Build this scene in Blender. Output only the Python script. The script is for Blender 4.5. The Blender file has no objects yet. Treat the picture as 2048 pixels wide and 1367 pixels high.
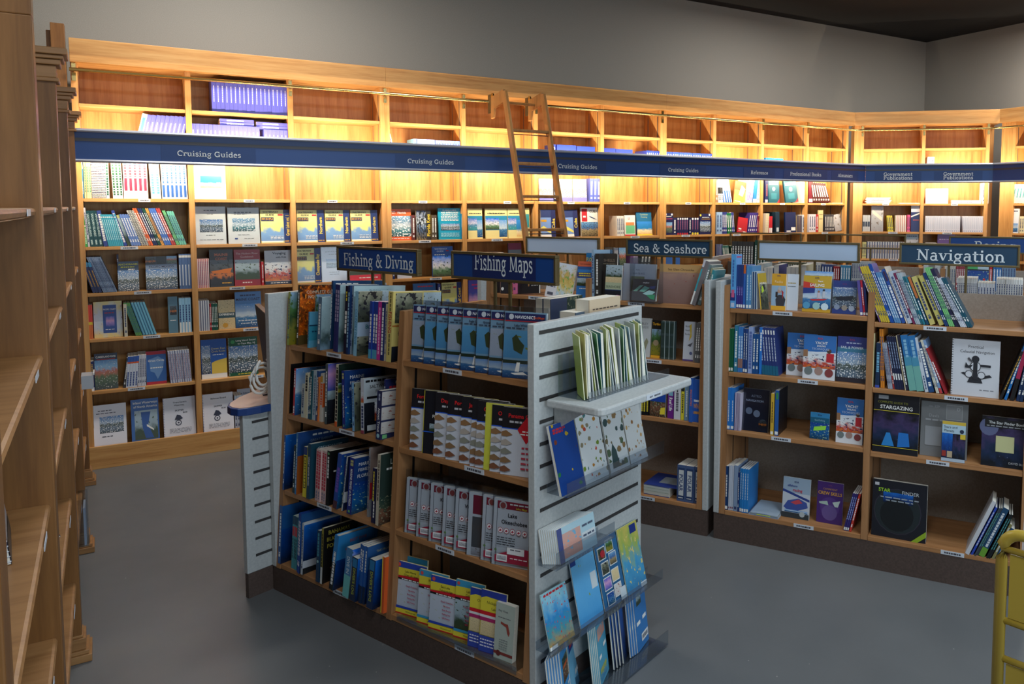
import bpy, math, random
from mathutils import Matrix, Vector
random.seed(7)
sc = bpy.context.scene
COL = sc.collection
# ------------------------------------------------------------------ camera
FPX, CPX, CPY, PITCH, ROLL, YAW, EYE = 1581.9, 1241.0, 528.1, .0720, .0025, 1.0086, 1.74
def _cam_axes():
    sp, cp, sr, cr, sa, ca = math.sin(PITCH), math.cos(PITCH), math.sin(ROLL), math.cos(ROLL), math.sin(YAW), math.cos(YAW)
    q = Matrix(((sa, -ca, 0), (ca, sa, 0), (0, 0, 1)))
    rx = Matrix(((1, 0, 0), (0, -sp, -cp), (0, cp, -sp)))
    rr = Matrix(((cr, -sr, 0), (sr, cr, 0), (0, 0, 1)))
    return rr @ rx @ q
RC = _cam_axes()
cam = bpy.data.cameras.new('camera')
cam.sensor_width = 36; cam.lens = FPX / 2048 * 36
cam.shift_x = (1024 - CPX) / 2048; cam.shift_y = (CPY - 683.5) / 2048
cam.clip_start = .05
camo = bpy.data.objects.new('camera', cam); COL.objects.link(camo)
camo.matrix_world = Matrix(((RC[0][0], -RC[1][0], -RC[2][0], 0), (RC[0][1], -RC[1][1], -RC[2][1], 0), (RC[0][2], -RC[1][2], -RC[2][2], EYE), (0, 0, 0, 1)))
sc.camera = camo
# ------------------------------------------------------------------ world, lights, exposure
sc.view_settings.view_transform = 'Standard'; sc.view_settings.look = 'None'; sc.view_settings.gamma = 1
sc.view_settings.use_curve_mapping = False; sc.view_settings.exposure = 0.0
w = bpy.data.worlds.new('room_air'); sc.world = w; w.use_nodes = True
w.node_tree.nodes['Background'].inputs[0].default_value = (.75, .88, 1, 1)
w.node_tree.nodes['Background'].inputs[1].default_value = .02
def area(name, loc, rot, sx, sy, power, col, spread=180):
    l = bpy.data.lights.new(name, 'AREA'); l.shape = 'RECTANGLE'; l.size = sx; l.size_y = sy; l.energy = power; l.color = col
    l.spread = math.radians(spread)
    o = bpy.data.objects.new(name, l); COL.objects.link(o); o.location = loc; o.rotation_euler = rot
    return o
CEIL = 3.84
COOL = (.78, .90, 1.0)
NEUT = (1.0, .96, .90)
# far-right troffer shows; wall-side lamps unseen, camera-side ones added as fill
for x, y, sx, sy, p, c in ((.75, 5.35, 1.2, .3, 50, NEUT), (5.6, 5.3, 1.2, .3, 28, NEUT), (7.9, 4.25, 1.3, .55, 50, NEUT), (2.7, 1.0, 1.2, .5, 52, COOL), (4.9, .4, 1.2, .5, 22, COOL), (.25, .5, 1.2, .5, 52, (.88, .95, 1.0))):
    area('ceiling_lamp_and_fill', (x, y, CEIL - .075), (0, 0, 0), sx, sy, p, c)
# cool front fill, added at an unseen window behind the camera
area('unseen_window_fill', (2.4, -2.68, 1.75), (math.radians(90), 0, 0), 4.4, 1.9, 120, (.72, .87, 1.0))
WARM = (1.0, .83, .58)
VAL_U = [(-.20 + .655 * i, .42) for i in range(11)]
for i, (u, ln) in enumerate(VAL_U):
    area('valance_lamp', (u + .30, 6.203 - .245, 2.10), (math.radians(90), 0, 0), ln, .03, 11.0, WARM)
for k in (.43, 1.10):
    area('valance_lamp', (6.991 + .7071 * k - .7071 * .245, 6.203 - .7071 * k - .7071 * .245, 2.10), (math.radians(90), 0, math.radians(-45)), .5, .03, 12.0, WARM)
for k in (.5, 1.2):
    area('valance_lamp', (8.075 - .245, 5.12 - k, 2.10), (math.radians(90), 0, math.radians(-90)), .5, .03, 11.0, WARM)
# ------------------------------------------------------------------ materials
def lin(c):
    r = []
    for v in c[:3]:
        v = v / 255
        r.append(v / 12.92 if v <= .04045 else ((v + .055) / 1.055) ** 2.4)
    return (*r, 1)
_m = {}
def nodes(name):
    m = bpy.data.materials.new(name); m.use_nodes = True
    nt = m.node_tree; return m, nt, nt.nodes['Principled BSDF'], nt.links
def flat(c, rough=.42, metal=0, name=None):
    k = (tuple(c), rough, metal)
    if k not in _m:
        m, nt, b, L = nodes(name or 'print_%02x%02x%02x' % tuple(int(v) for v in c[:3]))
        b.inputs['Base Color'].default_value = lin(c); b.inputs['Roughness'].default_value = rough; b.inputs['Metallic'].default_value = metal
        _m[k] = m
    return _m[k]
def ramp(nt, stops):
    r = nt.nodes.new('ShaderNodeValToRGB'); e = r.color_ramp.elements
    while len(e) < len(stops): e.new(.5)
    for i, (p, c) in enumerate(stops): e[i].position = p; e[i].color = lin(c)
    return r
def wood(name, a, bcol, c, scale, rough=.38, spec=.4):
    m, nt, b, L = nodes(name)
    tc = nt.nodes.new('ShaderNodeTexCoord'); mp = nt.nodes.new('ShaderNodeMapping'); mp.inputs['Scale'].default_value = scale
    n = nt.nodes.new('ShaderNodeTexNoise'); n.inputs['Scale'].default_value = 4; n.inputs['Detail'].default_value = 6; n.inputs['Roughness'].default_value = .65
    n2 = nt.nodes.new('ShaderNodeTexNoise'); n2.inputs['Scale'].default_value = 22; n2.inputs['Detail'].default_value = 3
    r = ramp(nt, [(.30, a), (.5, bcol), (.72, c)])
    mx = nt.nodes.new('ShaderNodeMath'); mx.operation = 'MULTIPLY_ADD'; mx.inputs[1].default_value = .25; 
    L.new(tc.outputs['Object'], mp.inputs['Vector']); L.new(mp.outputs[0], n.inputs['Vector']); L.new(mp.outputs[0], n2.inputs['Vector'])
    sb = nt.nodes.new('ShaderNodeMath'); sb.operation = 'SUBTRACT'; sb.inputs[1].default_value = .5; L.new(n2.outputs[0], sb.inputs[0])
    L.new(sb.outputs[0], mx.inputs[0]); L.new(n.outputs[0], mx.inputs[2]); L.new(mx.outputs[0], r.inputs[0]); L.new(r.outputs[0], b.inputs['Base Color'])
    b.inputs['Roughness'].default_value = rough; b.inputs['Specular IOR Level'].default_value = spec
    return m
OAKV = wood('oak_upright_grain', (176, 118, 62), (202, 148, 86), (216, 166, 104), (6, 6, .35))
OAKH = wood('oak_long_grain', (178, 120, 64), (204, 150, 88), (217, 168, 106), (.35, 6, 6))
BOAKV = wood('brown_oak_upright_grain', (108, 70, 34), (124, 83, 42), (138, 94, 50), (6, 6, .4))
BOAKH = wood('brown_oak_long_grain', (140, 98, 58), (158, 114, 70), (170, 126, 80), (6, .4, 6))
GOAKV = wood('gondola_oak_upright', (140, 98, 62), (160, 114, 74), (174, 128, 86), (6, 6, .4), .45)
GOAKH = wood('gondola_oak_edge', (150, 104, 64), (172, 122, 78), (186, 136, 90), (.4, 6, 6), .45)
def speckled(name, a, b2, scale, rough, bump=0):
    m, nt, b, L = nodes(name)
    tc = nt.nodes.new('ShaderNodeTexCoord'); n = nt.nodes.new('ShaderNodeTexNoise'); n.inputs['Scale'].default_value = scale; n.inputs['Detail'].default_value = 4
    r = ramp(nt, [(.35, a), (.65, b2)]); L.new(tc.outputs['Object'], n.inputs['Vector']); L.new(n.outputs[0], r.inputs[0]); L.new(r.outputs[0], b.inputs['Base Color'])
    b.inputs['Roughness'].default_value = rough
    if bump:
        bp = nt.nodes.new('ShaderNodeBump'); bp.inputs['Strength'].default_value = bump; bp.inputs['Distance'].default_value = .002
        L.new(n.outputs[0], bp.inputs['Height']); L.new(bp.outputs[0], b.inputs['Normal'])
    return m
WALLM = speckled('grey_wall_cloth', (150, 146, 138), (160, 156, 148), 220, .85, .25)
CEILM = flat((26, 26, 28), .9, 0, 'black_ceiling_paint')
LAMI = speckled('pale_grey_laminate', (176, 180, 180), (188, 191, 190), 90, .5)
BACKL = speckled('taupe_laminate', (146, 134, 122), (158, 146, 134), 120, .6)
KICK = speckled('brown_kick_laminate', (74, 60, 54), (86, 70, 63), 120, .55)
GROOVE = flat((52, 50, 50), .7, 0, 'slat_groove_painted_shade')  # flat dark strips stand in for the shade inside the slat grooves
BRASS = flat((214, 186, 120), .22, 1, 'polished_brass'); BRONZE = flat((112, 98, 66), .4, .6, 'dull_brass_frame')
STEEL = flat((120, 120, 124), .4, .8, 'zinc_strip'); BLACK = flat((14, 14, 15), .45); WHITE = flat((236, 236, 232), .5)
NAVY = flat((24, 62, 122), .4); GREYEDGE = flat((168, 172, 184), .35, .2, 'grey_edge_trim'); PAGE = speckled('page_edges', (226, 220, 204), (240, 236, 224), 400, .8)
TAG = flat((206, 212, 220), .4); YELM = flat((176, 150, 58), .35, 0, 'mustard_enamel')
def floor_mat():
    m, nt, b, L = nodes('polished_grey_concrete')
    tc = nt.nodes.new('ShaderNodeTexCoord'); n = nt.nodes.new('ShaderNodeTexNoise'); n.inputs['Scale'].default_value = 1.3; n.inputs['Detail'].default_value = 8
    r = ramp(nt, [(.3, (100, 103, 105)), (.7, (113, 115, 116))])
    v = nt.nodes.new('ShaderNodeTexVoronoi'); v.inputs['Scale'].default_value = 9  # small pale dots painted into the colour as floor glints
    r2 = nt.nodes.new('ShaderNodeValToRGB'); r2.color_ramp.elements[0].position = .018; r2.color_ramp.elements[0].color = (1, 1, 1, 1); r2.color_ramp.elements[1].position = .03; r2.color_ramp.elements[1].color = (0, 0, 0, 1)
    mx = nt.nodes.new('ShaderNodeMix'); mx.data_type = 'RGBA'; mx.inputs['B'].default_value = lin((176, 172, 166))
    L.new(tc.outputs['Object'], n.inputs['Vector']); L.new(tc.outputs['Object'], v.inputs['Vector']); L.new(n.outputs[0], r.inputs[0]); L.new(r.outputs[0], mx.inputs['A']); L.new(v.outputs['Distance'], r2.inputs[0]); L.new(r2.outputs[0], mx.inputs['Factor']); L.new(mx.outputs['Result'], b.inputs['Base Color'])
    n2 = nt.nodes.new('ShaderNodeTexNoise'); n2.inputs['Scale'].default_value = 5; n2.inputs['Detail'].default_value = 6; mr = nt.nodes.new('ShaderNodeMapRange'); mr.inputs['To Min'].default_value = .28; mr.inputs['To Max'].default_value = .5
    L.new(tc.outputs['Object'], n2.inputs['Vector']); L.new(n2.outputs[0], mr.inputs['Value']); L.new(mr.outputs[0], b.inputs['Roughness'])
    return m
FLOORM = floor_mat()
def clear(name, glossw, tint=(235, 240, 245)):
    m = bpy.data.materials.new(name); m.use_nodes = True; nt = m.node_tree; nt.nodes.remove(nt.nodes['Principled BSDF'])
    t = nt.nodes.new('ShaderNodeBsdfTransparent'); t.inputs[0].default_value = lin(tint); g = nt.nodes.new('ShaderNodeBsdfGlossy'); g.inputs['Roughness'].default_value = .12
    x = nt.nodes.new('ShaderNodeMixShader'); lw = nt.nodes.new('ShaderNodeLayerWeight'); lw.inputs['Blend'].default_value = .25
    ma = nt.nodes.new('ShaderNodeMath'); ma.operation = 'MULTIPLY_ADD'; ma.inputs[1].default_value = .5; ma.inputs[2].default_value = glossw
    nt.links.new(lw.outputs['Facing'], ma.inputs[0]); nt.links.new(ma.outputs[0], x.inputs[0]); nt.links.new(t.outputs[0], x.inputs[1]); nt.links.new(g.outputs[0], x.inputs[2]); nt.links.new(x.outputs[0], nt.nodes['Material Output'].inputs[0])
    return m
ACRYL = clear('clear_acrylic', .08); SLEEVE = clear('clear_plastic_sleeve', .07)
# printed pictures: vertical colour bands broken up by noise, plus specks of one colour
ARTDEF = {
 'sea': ([(0, (30, 70, 120)), (.42, (60, 120, 170)), (.5, (190, 205, 215)), (1, (90, 150, 215))], .12, 5, (235, 235, 235), .66, 14),
 'harbor': ([(0, (40, 50, 60)), (.25, (90, 110, 130)), (.5, (70, 80, 70)), (.6, (150, 170, 190)), (1, (80, 130, 190))], .25, 7, (240, 240, 238), .58, 20),
 'marina': ([(0, (30, 60, 60)), (.3, (60, 130, 140)), (.55, (200, 210, 215)), (.75, (110, 150, 180)), (1, (130, 180, 215))], .2, 8, (250, 250, 250), .56, 13),
 'lake': ([(0, (60, 70, 40)), (.3, (50, 70, 50)), (.5, (150, 170, 180)), (1, (170, 190, 200))], .2, 5, (60, 80, 50), .62, 9),
 'duskboat': ([(0, (30, 30, 38)), (.25, (40, 36, 40)), (.4, (196, 110, 40)), (.55, (60, 60, 60)), (1, (80, 90, 100))], .25, 5, (30, 34, 30), .6, 7),
 'town': ([(0, (60, 70, 76)), (.4, (90, 110, 80)), (.6, (190, 110, 90)), (.75, (140, 180, 210)), (1, (110, 160, 210))], .2, 8, (230, 225, 220), .64, 18),
 'crew': ([(0, (210, 130, 60)), (.3, (190, 60, 40)), (.6, (225, 225, 225)), (1, (215, 225, 235))], .5, 6, (40, 50, 90), .6, 9),
 'palm': ([(0, (60, 60, 50)), (.3, (90, 130, 90)), (.5, (220, 220, 225)), (1, (30, 110, 220))], .25, 6, (30, 60, 40), .62, 10),
 'palmdark': ([(0, (120, 100, 60)), (.4, (60, 90, 130)), (.6, (200, 210, 220)), (1, (40, 60, 110))], .4, 7, (28, 30, 26), .52, 8),
 'lighthouse': ([(0, (60, 150, 150)), (.4, (70, 130, 170)), (.55, (190, 190, 215)), (1, (60, 110, 200))], .2, 5, (245, 235, 240), .64, 8),
 'beach': ([(0, (220, 180, 110)), (.3, (235, 220, 180)), (.45, (40, 130, 190)), (1, (60, 140, 220))], .18, 5, (70, 60, 50), .68, 9),
 'city': ([(0, (90, 80, 60)), (.45, (170, 150, 110)), (.6, (60, 110, 170)), (1, (120, 170, 215))], .3, 9, (60, 56, 46), .56, 20),
 'deep': ([(0, (8, 30, 60)), (.5, (10, 60, 130)), (1, (20, 100, 190))], .35, 4, (120, 190, 200), .7, 16),
 'reef': ([(0, (10, 60, 90)), (.4, (20, 90, 150)), (1, (20, 60, 140))], .4, 6, (170, 200, 160), .62, 12),
 'coral': ([(0, (60, 50, 40)), (.4, (120, 80, 60)), (.6, (60, 74, 60)), (1, (40, 60, 54))], .5, 7, (150, 150, 120), .6, 13),
 'dark': ([(0, (16, 18, 24)), (1, (30, 34, 44))], .3, 5, (70, 80, 90), .66, 14),
 'autumn': ([(0, (96, 66, 20)), (.2, (210, 90, 16)), (.5, (90, 46, 16)), (.7, (214, 96, 20)), (1, (60, 34, 16))], .7, 7, (240, 130, 30), .58, 18),
 'meadow': ([(0, (130, 120, 30)), (.35, (120, 120, 50)), (.5, (40, 70, 40)), (.7, (70, 110, 60)), (1, (140, 170, 200))], .3, 4, (60, 90, 40), .6, 10),
 'mist': ([(0, (110, 140, 160)), (.2, (60, 80, 80)), (.4, (140, 165, 170)), (1, (170, 195, 200))], .25, 6, (80, 100, 96), .68, 24),
 'angler': ([(0, (70, 76, 60)), (.4, (60, 64, 56)), (.7, (120, 125, 105)), (1, (150, 150, 130))], .5, 4, (40, 40, 44), .56, 5),
 'fishes': ([(0, (190, 185, 180)), (1, (205, 200, 196))], .2, 5, (150, 90, 80), .6, 5),
 'mapblue': ([(0, (90, 160, 205)), (1, (110, 180, 220))], .3, 4, (140, 150, 70), .64, 4),
 'mapgreen': ([(0, (60, 130, 175)), (.4, (70, 150, 190)), (.7, (150, 170, 80)), (1, (190, 180, 90))], .5, 4, (210, 190, 110), .62, 9),
 'maptan': ([(0, (205, 185, 140)), (1, (220, 200, 155))], .3, 5, (120, 110, 90), .62, 26),
 'mapchart': ([(0, (225, 205, 130)), (.3, (190, 205, 215)), (.6, (205, 215, 225)), (1, (225, 210, 140))], .5, 4, (170, 140, 170), .66, 12),
 'maplake': ([(0, (180, 190, 205)), (1, (190, 198, 212))], .3, 6, (170, 180, 130), .66, 7),
 'coast': ([(0, (110, 150, 200)), (.4, (120, 160, 205)), (.6, (222, 222, 130)), (1, (225, 222, 150))], .5, 3, (210, 210, 120), .7, 6),
 'africa': ([(0, (190, 215, 230)), (.3, (220, 200, 120)), (.6, (200, 170, 90)), (1, (215, 225, 235))], .6, 5, (120, 170, 90), .6, 9),
 'space': ([(0, (14, 20, 30)), (.3, (20, 40, 70)), (.6, (60, 50, 90)), (1, (14, 14, 24))], .6, 4, (200, 200, 230), .74, 30),
 'cardfish': ([(0, (10, 40, 110)), (1, (30, 100, 180))], .3, 4, (190, 130, 50), .66, 9),
 'reefcard': ([(0, (190, 150, 70)), (.25, (70, 140, 150)), (.5, (40, 130, 190)), (1, (150, 205, 215))], .3, 5, (190, 60, 60), .64, 16),
 'islands': ([(0, (70, 150, 205)), (1, (110, 180, 220))], .25, 3, (130, 150, 70), .68, 4),
 'mountain': ([(0, (150, 150, 170)), (.2, (205, 200, 195)), (.6, (160, 150, 140)), (.75, (235, 238, 250)), (1, (220, 230, 250))], .4, 6, (90, 84, 80), .6, 16),
 'redmap': ([(0, (214, 150, 130)), (1, (200, 160, 150))], .4, 5, (110, 170, 200), .6, 5),
 'sunset': ([(0, (60, 80, 160)), (.35, (150, 120, 190)), (.6, (200, 150, 190)), (1, (60, 90, 190))], .2, 4, (220, 200, 220), .7, 8),
 'sandglass': ([(0, (128, 100, 92)), (.6, (150, 120, 112)), (.85, (175, 140, 120)), (1, (200, 160, 90))], .15, 5, (150, 60, 40), .68, 9),
 'silver': ([(0, (150, 150, 156)), (1, (190, 190, 196))], .3, 3, (120, 110, 100), .6, 4),
}
def sheet_mat(name, ground, cols, scale, rad):
    m, nt, b, L = nodes('print_' + name)
    tc = nt.nodes.new('ShaderNodeTexCoord'); v = nt.nodes.new('ShaderNodeTexVoronoi'); v.inputs['Scale'].default_value = scale; v.inputs['Randomness'].default_value = .75
    mp = nt.nodes.new('ShaderNodeMapping'); mp.inputs['Scale'].default_value = (.8, 1.5, 1); L.new(tc.outputs['UV'], mp.inputs['Vector']); L.new(mp.outputs[0], v.inputs['Vector'])
    sx = nt.nodes.new('ShaderNodeSeparateColor'); L.new(v.outputs['Color'], sx.inputs[0])
    r = ramp(nt, [(i / max(1, len(cols) - 1), c) for i, c in enumerate(cols)]); r.color_ramp.interpolation = 'CONSTANT'; L.new(sx.outputs[0], r.inputs[0])
    n = nt.nodes.new('ShaderNodeTexNoise'); n.inputs['Scale'].default_value = scale * 3; L.new(tc.outputs['UV'], n.inputs['Vector'])
    a = nt.nodes.new('ShaderNodeMath'); a.operation = 'MULTIPLY_ADD'; a.inputs[1].default_value = .35; L.new(n.outputs[0], a.inputs[0]); L.new(v.outputs['Distance'], a.inputs[2])
    lt = nt.nodes.new('ShaderNodeMath'); lt.operation = 'LESS_THAN'; lt.inputs[1].default_value = rad; L.new(a.outputs[0], lt.inputs[0])
    mx = nt.nodes.new('ShaderNodeMix'); mx.data_type = 'RGBA'; mx.inputs['A'].default_value = lin(ground); L.new(lt.outputs[0], mx.inputs['Factor']); L.new(r.outputs[0], mx.inputs['B']); L.new(mx.outputs['Result'], b.inputs['Base Color'])
    b.inputs['Roughness'].default_value = .3
    return m
SHEETS = {'fishsheet': ((226, 230, 230), [(80, 130, 130), (120, 150, 50), (190, 130, 50), (150, 140, 110), (200, 80, 60), (110, 120, 80)], 7, .52),
          'coralsheet': ((222, 226, 226), [(120, 110, 80), (90, 110, 80), (150, 120, 80), (60, 84, 84), (140, 120, 100)], 5, .62),
          'shellsheet': ((228, 230, 228), [(190, 140, 80), (160, 110, 60), (210, 170, 110), (150, 120, 90)], 7, .5),
          'bluefish': ((24, 66, 140), [(150, 110, 60), (40, 120, 70), (190, 160, 40), (120, 60, 40), (150, 160, 160)], 5, .42)}
def M(k):
    if not isinstance(k, str): return flat(k)
    if k in _m: return _m[k]
    if k in SHEETS: _m[k] = sheet_mat(k, *SHEETS[k]); return _m[k]
    st, amt, ns, spc, th, ss = ARTDEF[k]
    m, nt, b, L = nodes('print_' + k)
    tc = nt.nodes.new('ShaderNodeTexCoord'); sp = nt.nodes.new('ShaderNodeSeparateXYZ'); L.new(tc.outputs['UV'], sp.inputs[0])
    n = nt.nodes.new('ShaderNodeTexNoise'); n.inputs['Scale'].default_value = ns; n.inputs['Detail'].default_value = 5; L.new(tc.outputs['UV'], n.inputs['Vector'])
    s1 = nt.nodes.new('ShaderNodeMath'); s1.operation = 'SUBTRACT'; s1.inputs[1].default_value = .5; L.new(n.outputs[0], s1.inputs[0])
    a = nt.nodes.new('ShaderNodeMath'); a.operation = 'MULTIPLY_ADD'; a.inputs[1].default_value = amt * 2; L.new(s1.outputs[0], a.inputs[0]); L.new(sp.outputs['Y'], a.inputs[2])
    r = ramp(nt, st); L.new(a.outputs[0], r.inputs[0])
    n2 = nt.nodes.new('ShaderNodeTexNoise'); n2.inputs['Scale'].default_value = ss; n2.inputs['Detail'].default_value = 3; L.new(tc.outputs['UV'], n2.inputs['Vector'])
    g = nt.nodes.new('ShaderNodeMath'); g.operation = 'GREATER_THAN'; g.inputs[1].default_value = th; L.new(n2.outputs[0], g.inputs[0])
    mx = nt.nodes.new('ShaderNodeMix'); mx.data_type = 'RGBA'; L.new(g.outputs[0], mx.inputs['Factor']); L.new(r.outputs[0], mx.inputs['A']); mx.inputs['B'].default_value = lin(spc); L.new(mx.outputs['Result'], b.inputs['Base Color'])
    b.inputs['Roughness'].default_value = .32
    _m[k] = m
    return m
# ------------------------------------------------------------------ lettering
_tx = {}
def glyphs(text, bold):
    k = (text, bold)
    if k not in _tx:
        c = bpy.data.curves.new('t', 'FONT'); c.body = text; c.size = 1; c.resolution_u = 2; c.offset = .018 if bold else 0
        c.align_x = 'LEFT'
        o = bpy.data.objects.new('t', c); me = bpy.data.meshes.new_from_object(o)
        vs = [(v.co.x, v.co.y) for v in me.vertices]; fs = [tuple(p.vertices) for p in me.polygons]
        bpy.data.objects.remove(o); bpy.data.meshes.remove(me); bpy.data.curves.remove(c)
        if vs:
            x0 = min(v[0] for v in vs); x1 = max(v[0] for v in vs); vs = [(x - x0, y) for x, y in vs]
        else: x0 = x1 = 0
        _tx[k] = (vs, fs, x1 - x0)
    return _tx[k]
# slab-serif stroke letters for the painted signs: strokes ('l' line, 'a' arc, 's' serif) in a cell of x-height .48, cap height .70
def _arc(cx, cy, rx, ry, a0, a1, n=10):
    return [(cx + rx * math.cos(math.radians(a0 + (a1 - a0) * i / n)), cy + ry * math.sin(math.radians(a0 + (a1 - a0) * i / n))) for i in range(n + 1)]
_T, _H = .115, .055
def _V(x, y0, y1, t=_T): return ('q', [(x - t / 2, y0), (x + t / 2, y0), (x + t / 2, y1), (x - t / 2, y1)])
def _S(x, y, wd=.25, t=_H): return ('q', [(x - wd / 2, y), (x + wd / 2, y), (x + wd / 2, y + t), (x - wd / 2, y + t)])
def _A(cx, cy, rx, ry, a0, a1, t=.1): return ('w', _arc(cx, cy, rx, ry, a0, a1), t)
def _W(pts, t): return ('w', pts, t)
_h = _H
SL = {
 ' ': (.3, []), 'x': (.5, []),
 'C': (.66, [_A(.36, .35, .28, .31, 48, 312, .105), _V(.585, .44, .69, .06)]),
 'G': (.72, [_A(.36, .35, .28, .31, 48, 300, .105), _V(.585, .44, .69, .06), _V(.58, .02, .3), _S(.56, .27, .3)]),
 'R': (.72, [_V(.16, 0, .7), _S(.14, 0, .28), _S(.14, .7 - _h, .24), _A(.34, .52, .2, .155, 90, -90, .09), _S(.27, .7 - _h, .2), _S(.27, .335, .2), _W([(.38, .36), (.56, .03)], .11), _S(.6, 0, .2)]),
 'P': (.64, [_V(.16, 0, .7), _S(.15, 0, .3), _S(.14, .7 - _h, .24), _A(.34, .5, .21, .17, 90, -90, .09), _S(.27, .7 - _h, .2), _S(.27, .3, .2)]),
 'B': (.68, [_V(.16, 0, .7), _S(.14, 0, .24), _S(.14, .7 - _h, .24), _A(.34, .53, .18, .145, 90, -90, .09), _A(.36, .2, .21, .17, 90, -90, .095), _S(.27, .7 - _h, .2), _S(.28, .335, .22), _S(.28, 0, .22)]),
 'A': (.72, [_W([(.12, .02), (.36, .68)], .07), _W([(.36, .68), (.6, .02)], .115), _S(.12, 0, .24), _S(.6, 0, .24), _S(.36, .22, .26)]),
 'F': (.62, [_V(.16, 0, .7), _S(.16, 0, .3), _S(.32, .7 - _h, .54), _V(.57, .5, .7, .06), _S(.28, .33, .26), _V(.43, .26, .46, .055)]),
 'D': (.72, [_V(.16, 0, .7), _S(.2, 0, .32), _S(.2, .7 - _h, .32), _A(.3, .35, .32, .32, 88, -88, .105)]),
 'M': (.9, [_V(.15, 0, .7, .07), _V(.74, 0, .7), _W([(.17, .68), (.45, .06)], .1), _W([(.45, .06), (.73, .68)], .06), _S(.15, 0, .25), _S(.74, 0, .27), _S(.12, .7 - _h, .2), _S(.77, .7 - _h, .2)]),
 'N': (.78, [_V(.15, 0, .7, .07), _V(.62, 0, .7, .07), _W([(.15, .68), (.62, .03)], .11), _S(.15, 0, .25), _S(.62, .7 - _h, .25), _S(.12, .7 - _h, .2)]),
 'S': (.58, [_A(.29, .52, .19, .155, 40, 270, .1), _A(.29, .18, .2, .165, 90, -140, .1), _V(.46, .5, .69, .055), _V(.1, .01, .2, .055)]),
 '&': (.78, [_A(.3, .55, .12, .13, -40, 230, .085), _W([(.22, .47), (.62, .02)], .1), _A(.28, .2, .19, .185, 110, 330, .095), _W([(.44, .1), (.58, .36)], .07), _S(.6, .35, .22), _S(.64, 0, .2)]),
 'a': (.52, [_A(.24, .35, .15, .12, 150, 20, .085), _V(.38, .02, .37), _S(.43, 0, .16), _A(.22, .15, .14, .13, 70, 330, .085), _W([(.24, .27), (.38, .28)], .06)]),
 'b': (.58, [_V(.14, 0, .72), _S(.1, .72 - _h, .18), _A(.3, .24, .19, .22, 140, -140, .1)]),
 'c': (.48, [_A(.25, .24, .18, .215, 40, 320, .1), _V(.39, .3, .45, .06)]),
 'd': (.6, [_V(.44, 0, .72), _S(.4, .72 - _h, .18), _S(.48, 0, .18), _A(.26, .24, .185, .215, 40, 320, .1)]),
 'e': (.5, [_A(.25, .24, .18, .215, 0, 318, .1), _S(.25, .215, .34)]),
 'f': (.4, [_V(.17, 0, .56), _S(.18, 0, .29), _A(.3, .55, .13, .14, 180, 50, .09), _S(.2, .48 - _h, .32)]),
 'g': (.54, [_A(.24, .3, .15, .15, 0, 360, .09), _A(.24, -.07, .19, .12, 0, 360, .085), _W([(.15, .17), (.13, .07), (.36, .05)], .085), _S(.44, .41, .16)]),
 'h': (.62, [_V(.15, 0, .72), _S(.15, 0, .27), _S(.1, .72 - _h, .18), _A(.31, .3, .15, .15, 165, 0, .09), _V(.46, 0, .31), _S(.46, 0, .25)]),
 'i': (.32, [_V(.16, 0, .48), _S(.16, 0, .28), _S(.1, .48 - _h, .18), _V(.155, .58, .70, .12)]),
 'k': (.62, [_V(.15, 0, .72), _S(.15, 0, .26), _S(.1, .72 - _h, .18), _W([(.2, .2), (.44, .44)], .07), _W([(.28, .27), (.47, .03)], .11), _S(.5, 0, .2), _S(.45, .48 - _h, .22)]),
 'l': (.32, [_V(.16, 0, .72), _S(.16, 0, .28), _S(.1, .72 - _h, .18)]),
 'm': (.9, [_V(.15, 0, .48), _S(.15, 0, .25), _S(.1, .48 - _h, .18), _A(.3, .31, .14, .14, 165, 0, .09), _V(.44, 0, .32), _S(.44, 0, .23), _A(.6, .31, .14, .14, 165, 0, .09), _V(.74, 0, .32), _S(.75, 0, .25)]),
 'n': (.62, [_V(.15, 0, .48), _S(.15, 0, .26), _S(.1, .48 - _h, .18), _A(.31, .3, .15, .15, 165, 0, .09), _V(.46, 0, .31), _S(.46, 0, .26)]),
 'o': (.52, [_A(.26, .24, .185, .215, 0, 360, .1)]),
 'p': (.58, [_V(.15, -.22, .48), _S(.15, -.22, .27), _S(.1, .48 - _h, .18), _A(.31, .24, .185, .215, 140, -140, .1)]),
 'r': (.44, [_V(.15, 0, .48), _S(.16, 0, .28), _S(.1, .48 - _h, .18), _A(.3, .3, .14, .15, 160, 40, .085), _V(.385, .32, .44, .1)]),
 's': (.44, [_A(.22, .355, .13, .105, 40, 270, .085), _A(.22, .125, .14, .11, 90, -140, .085), _V(.335, .34, .47, .05), _V(.09, .01, .14, .05)]),
 't': (.4, [_V(.17, .1, .62), _S(.19, .48 - _h, .34), _A(.28, .12, .11, .1, 180, 320, .09)]),
 'u': (.62, [_V(.15, .16, .48), _S(.1, .48 - _h, .18), _A(.3, .17, .15, .14, 180, 340, .09), _V(.46, 0, .48), _S(.41, .48 - _h, .18), _S(.5, 0, .18)]),
 'v': (.56, [_W([(.1, .46), (.28, .03)], .11), _W([(.28, .03), (.45, .46)], .06), _S(.11, .48 - _h, .22), _S(.45, .48 - _h, .2)]),
}
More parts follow.
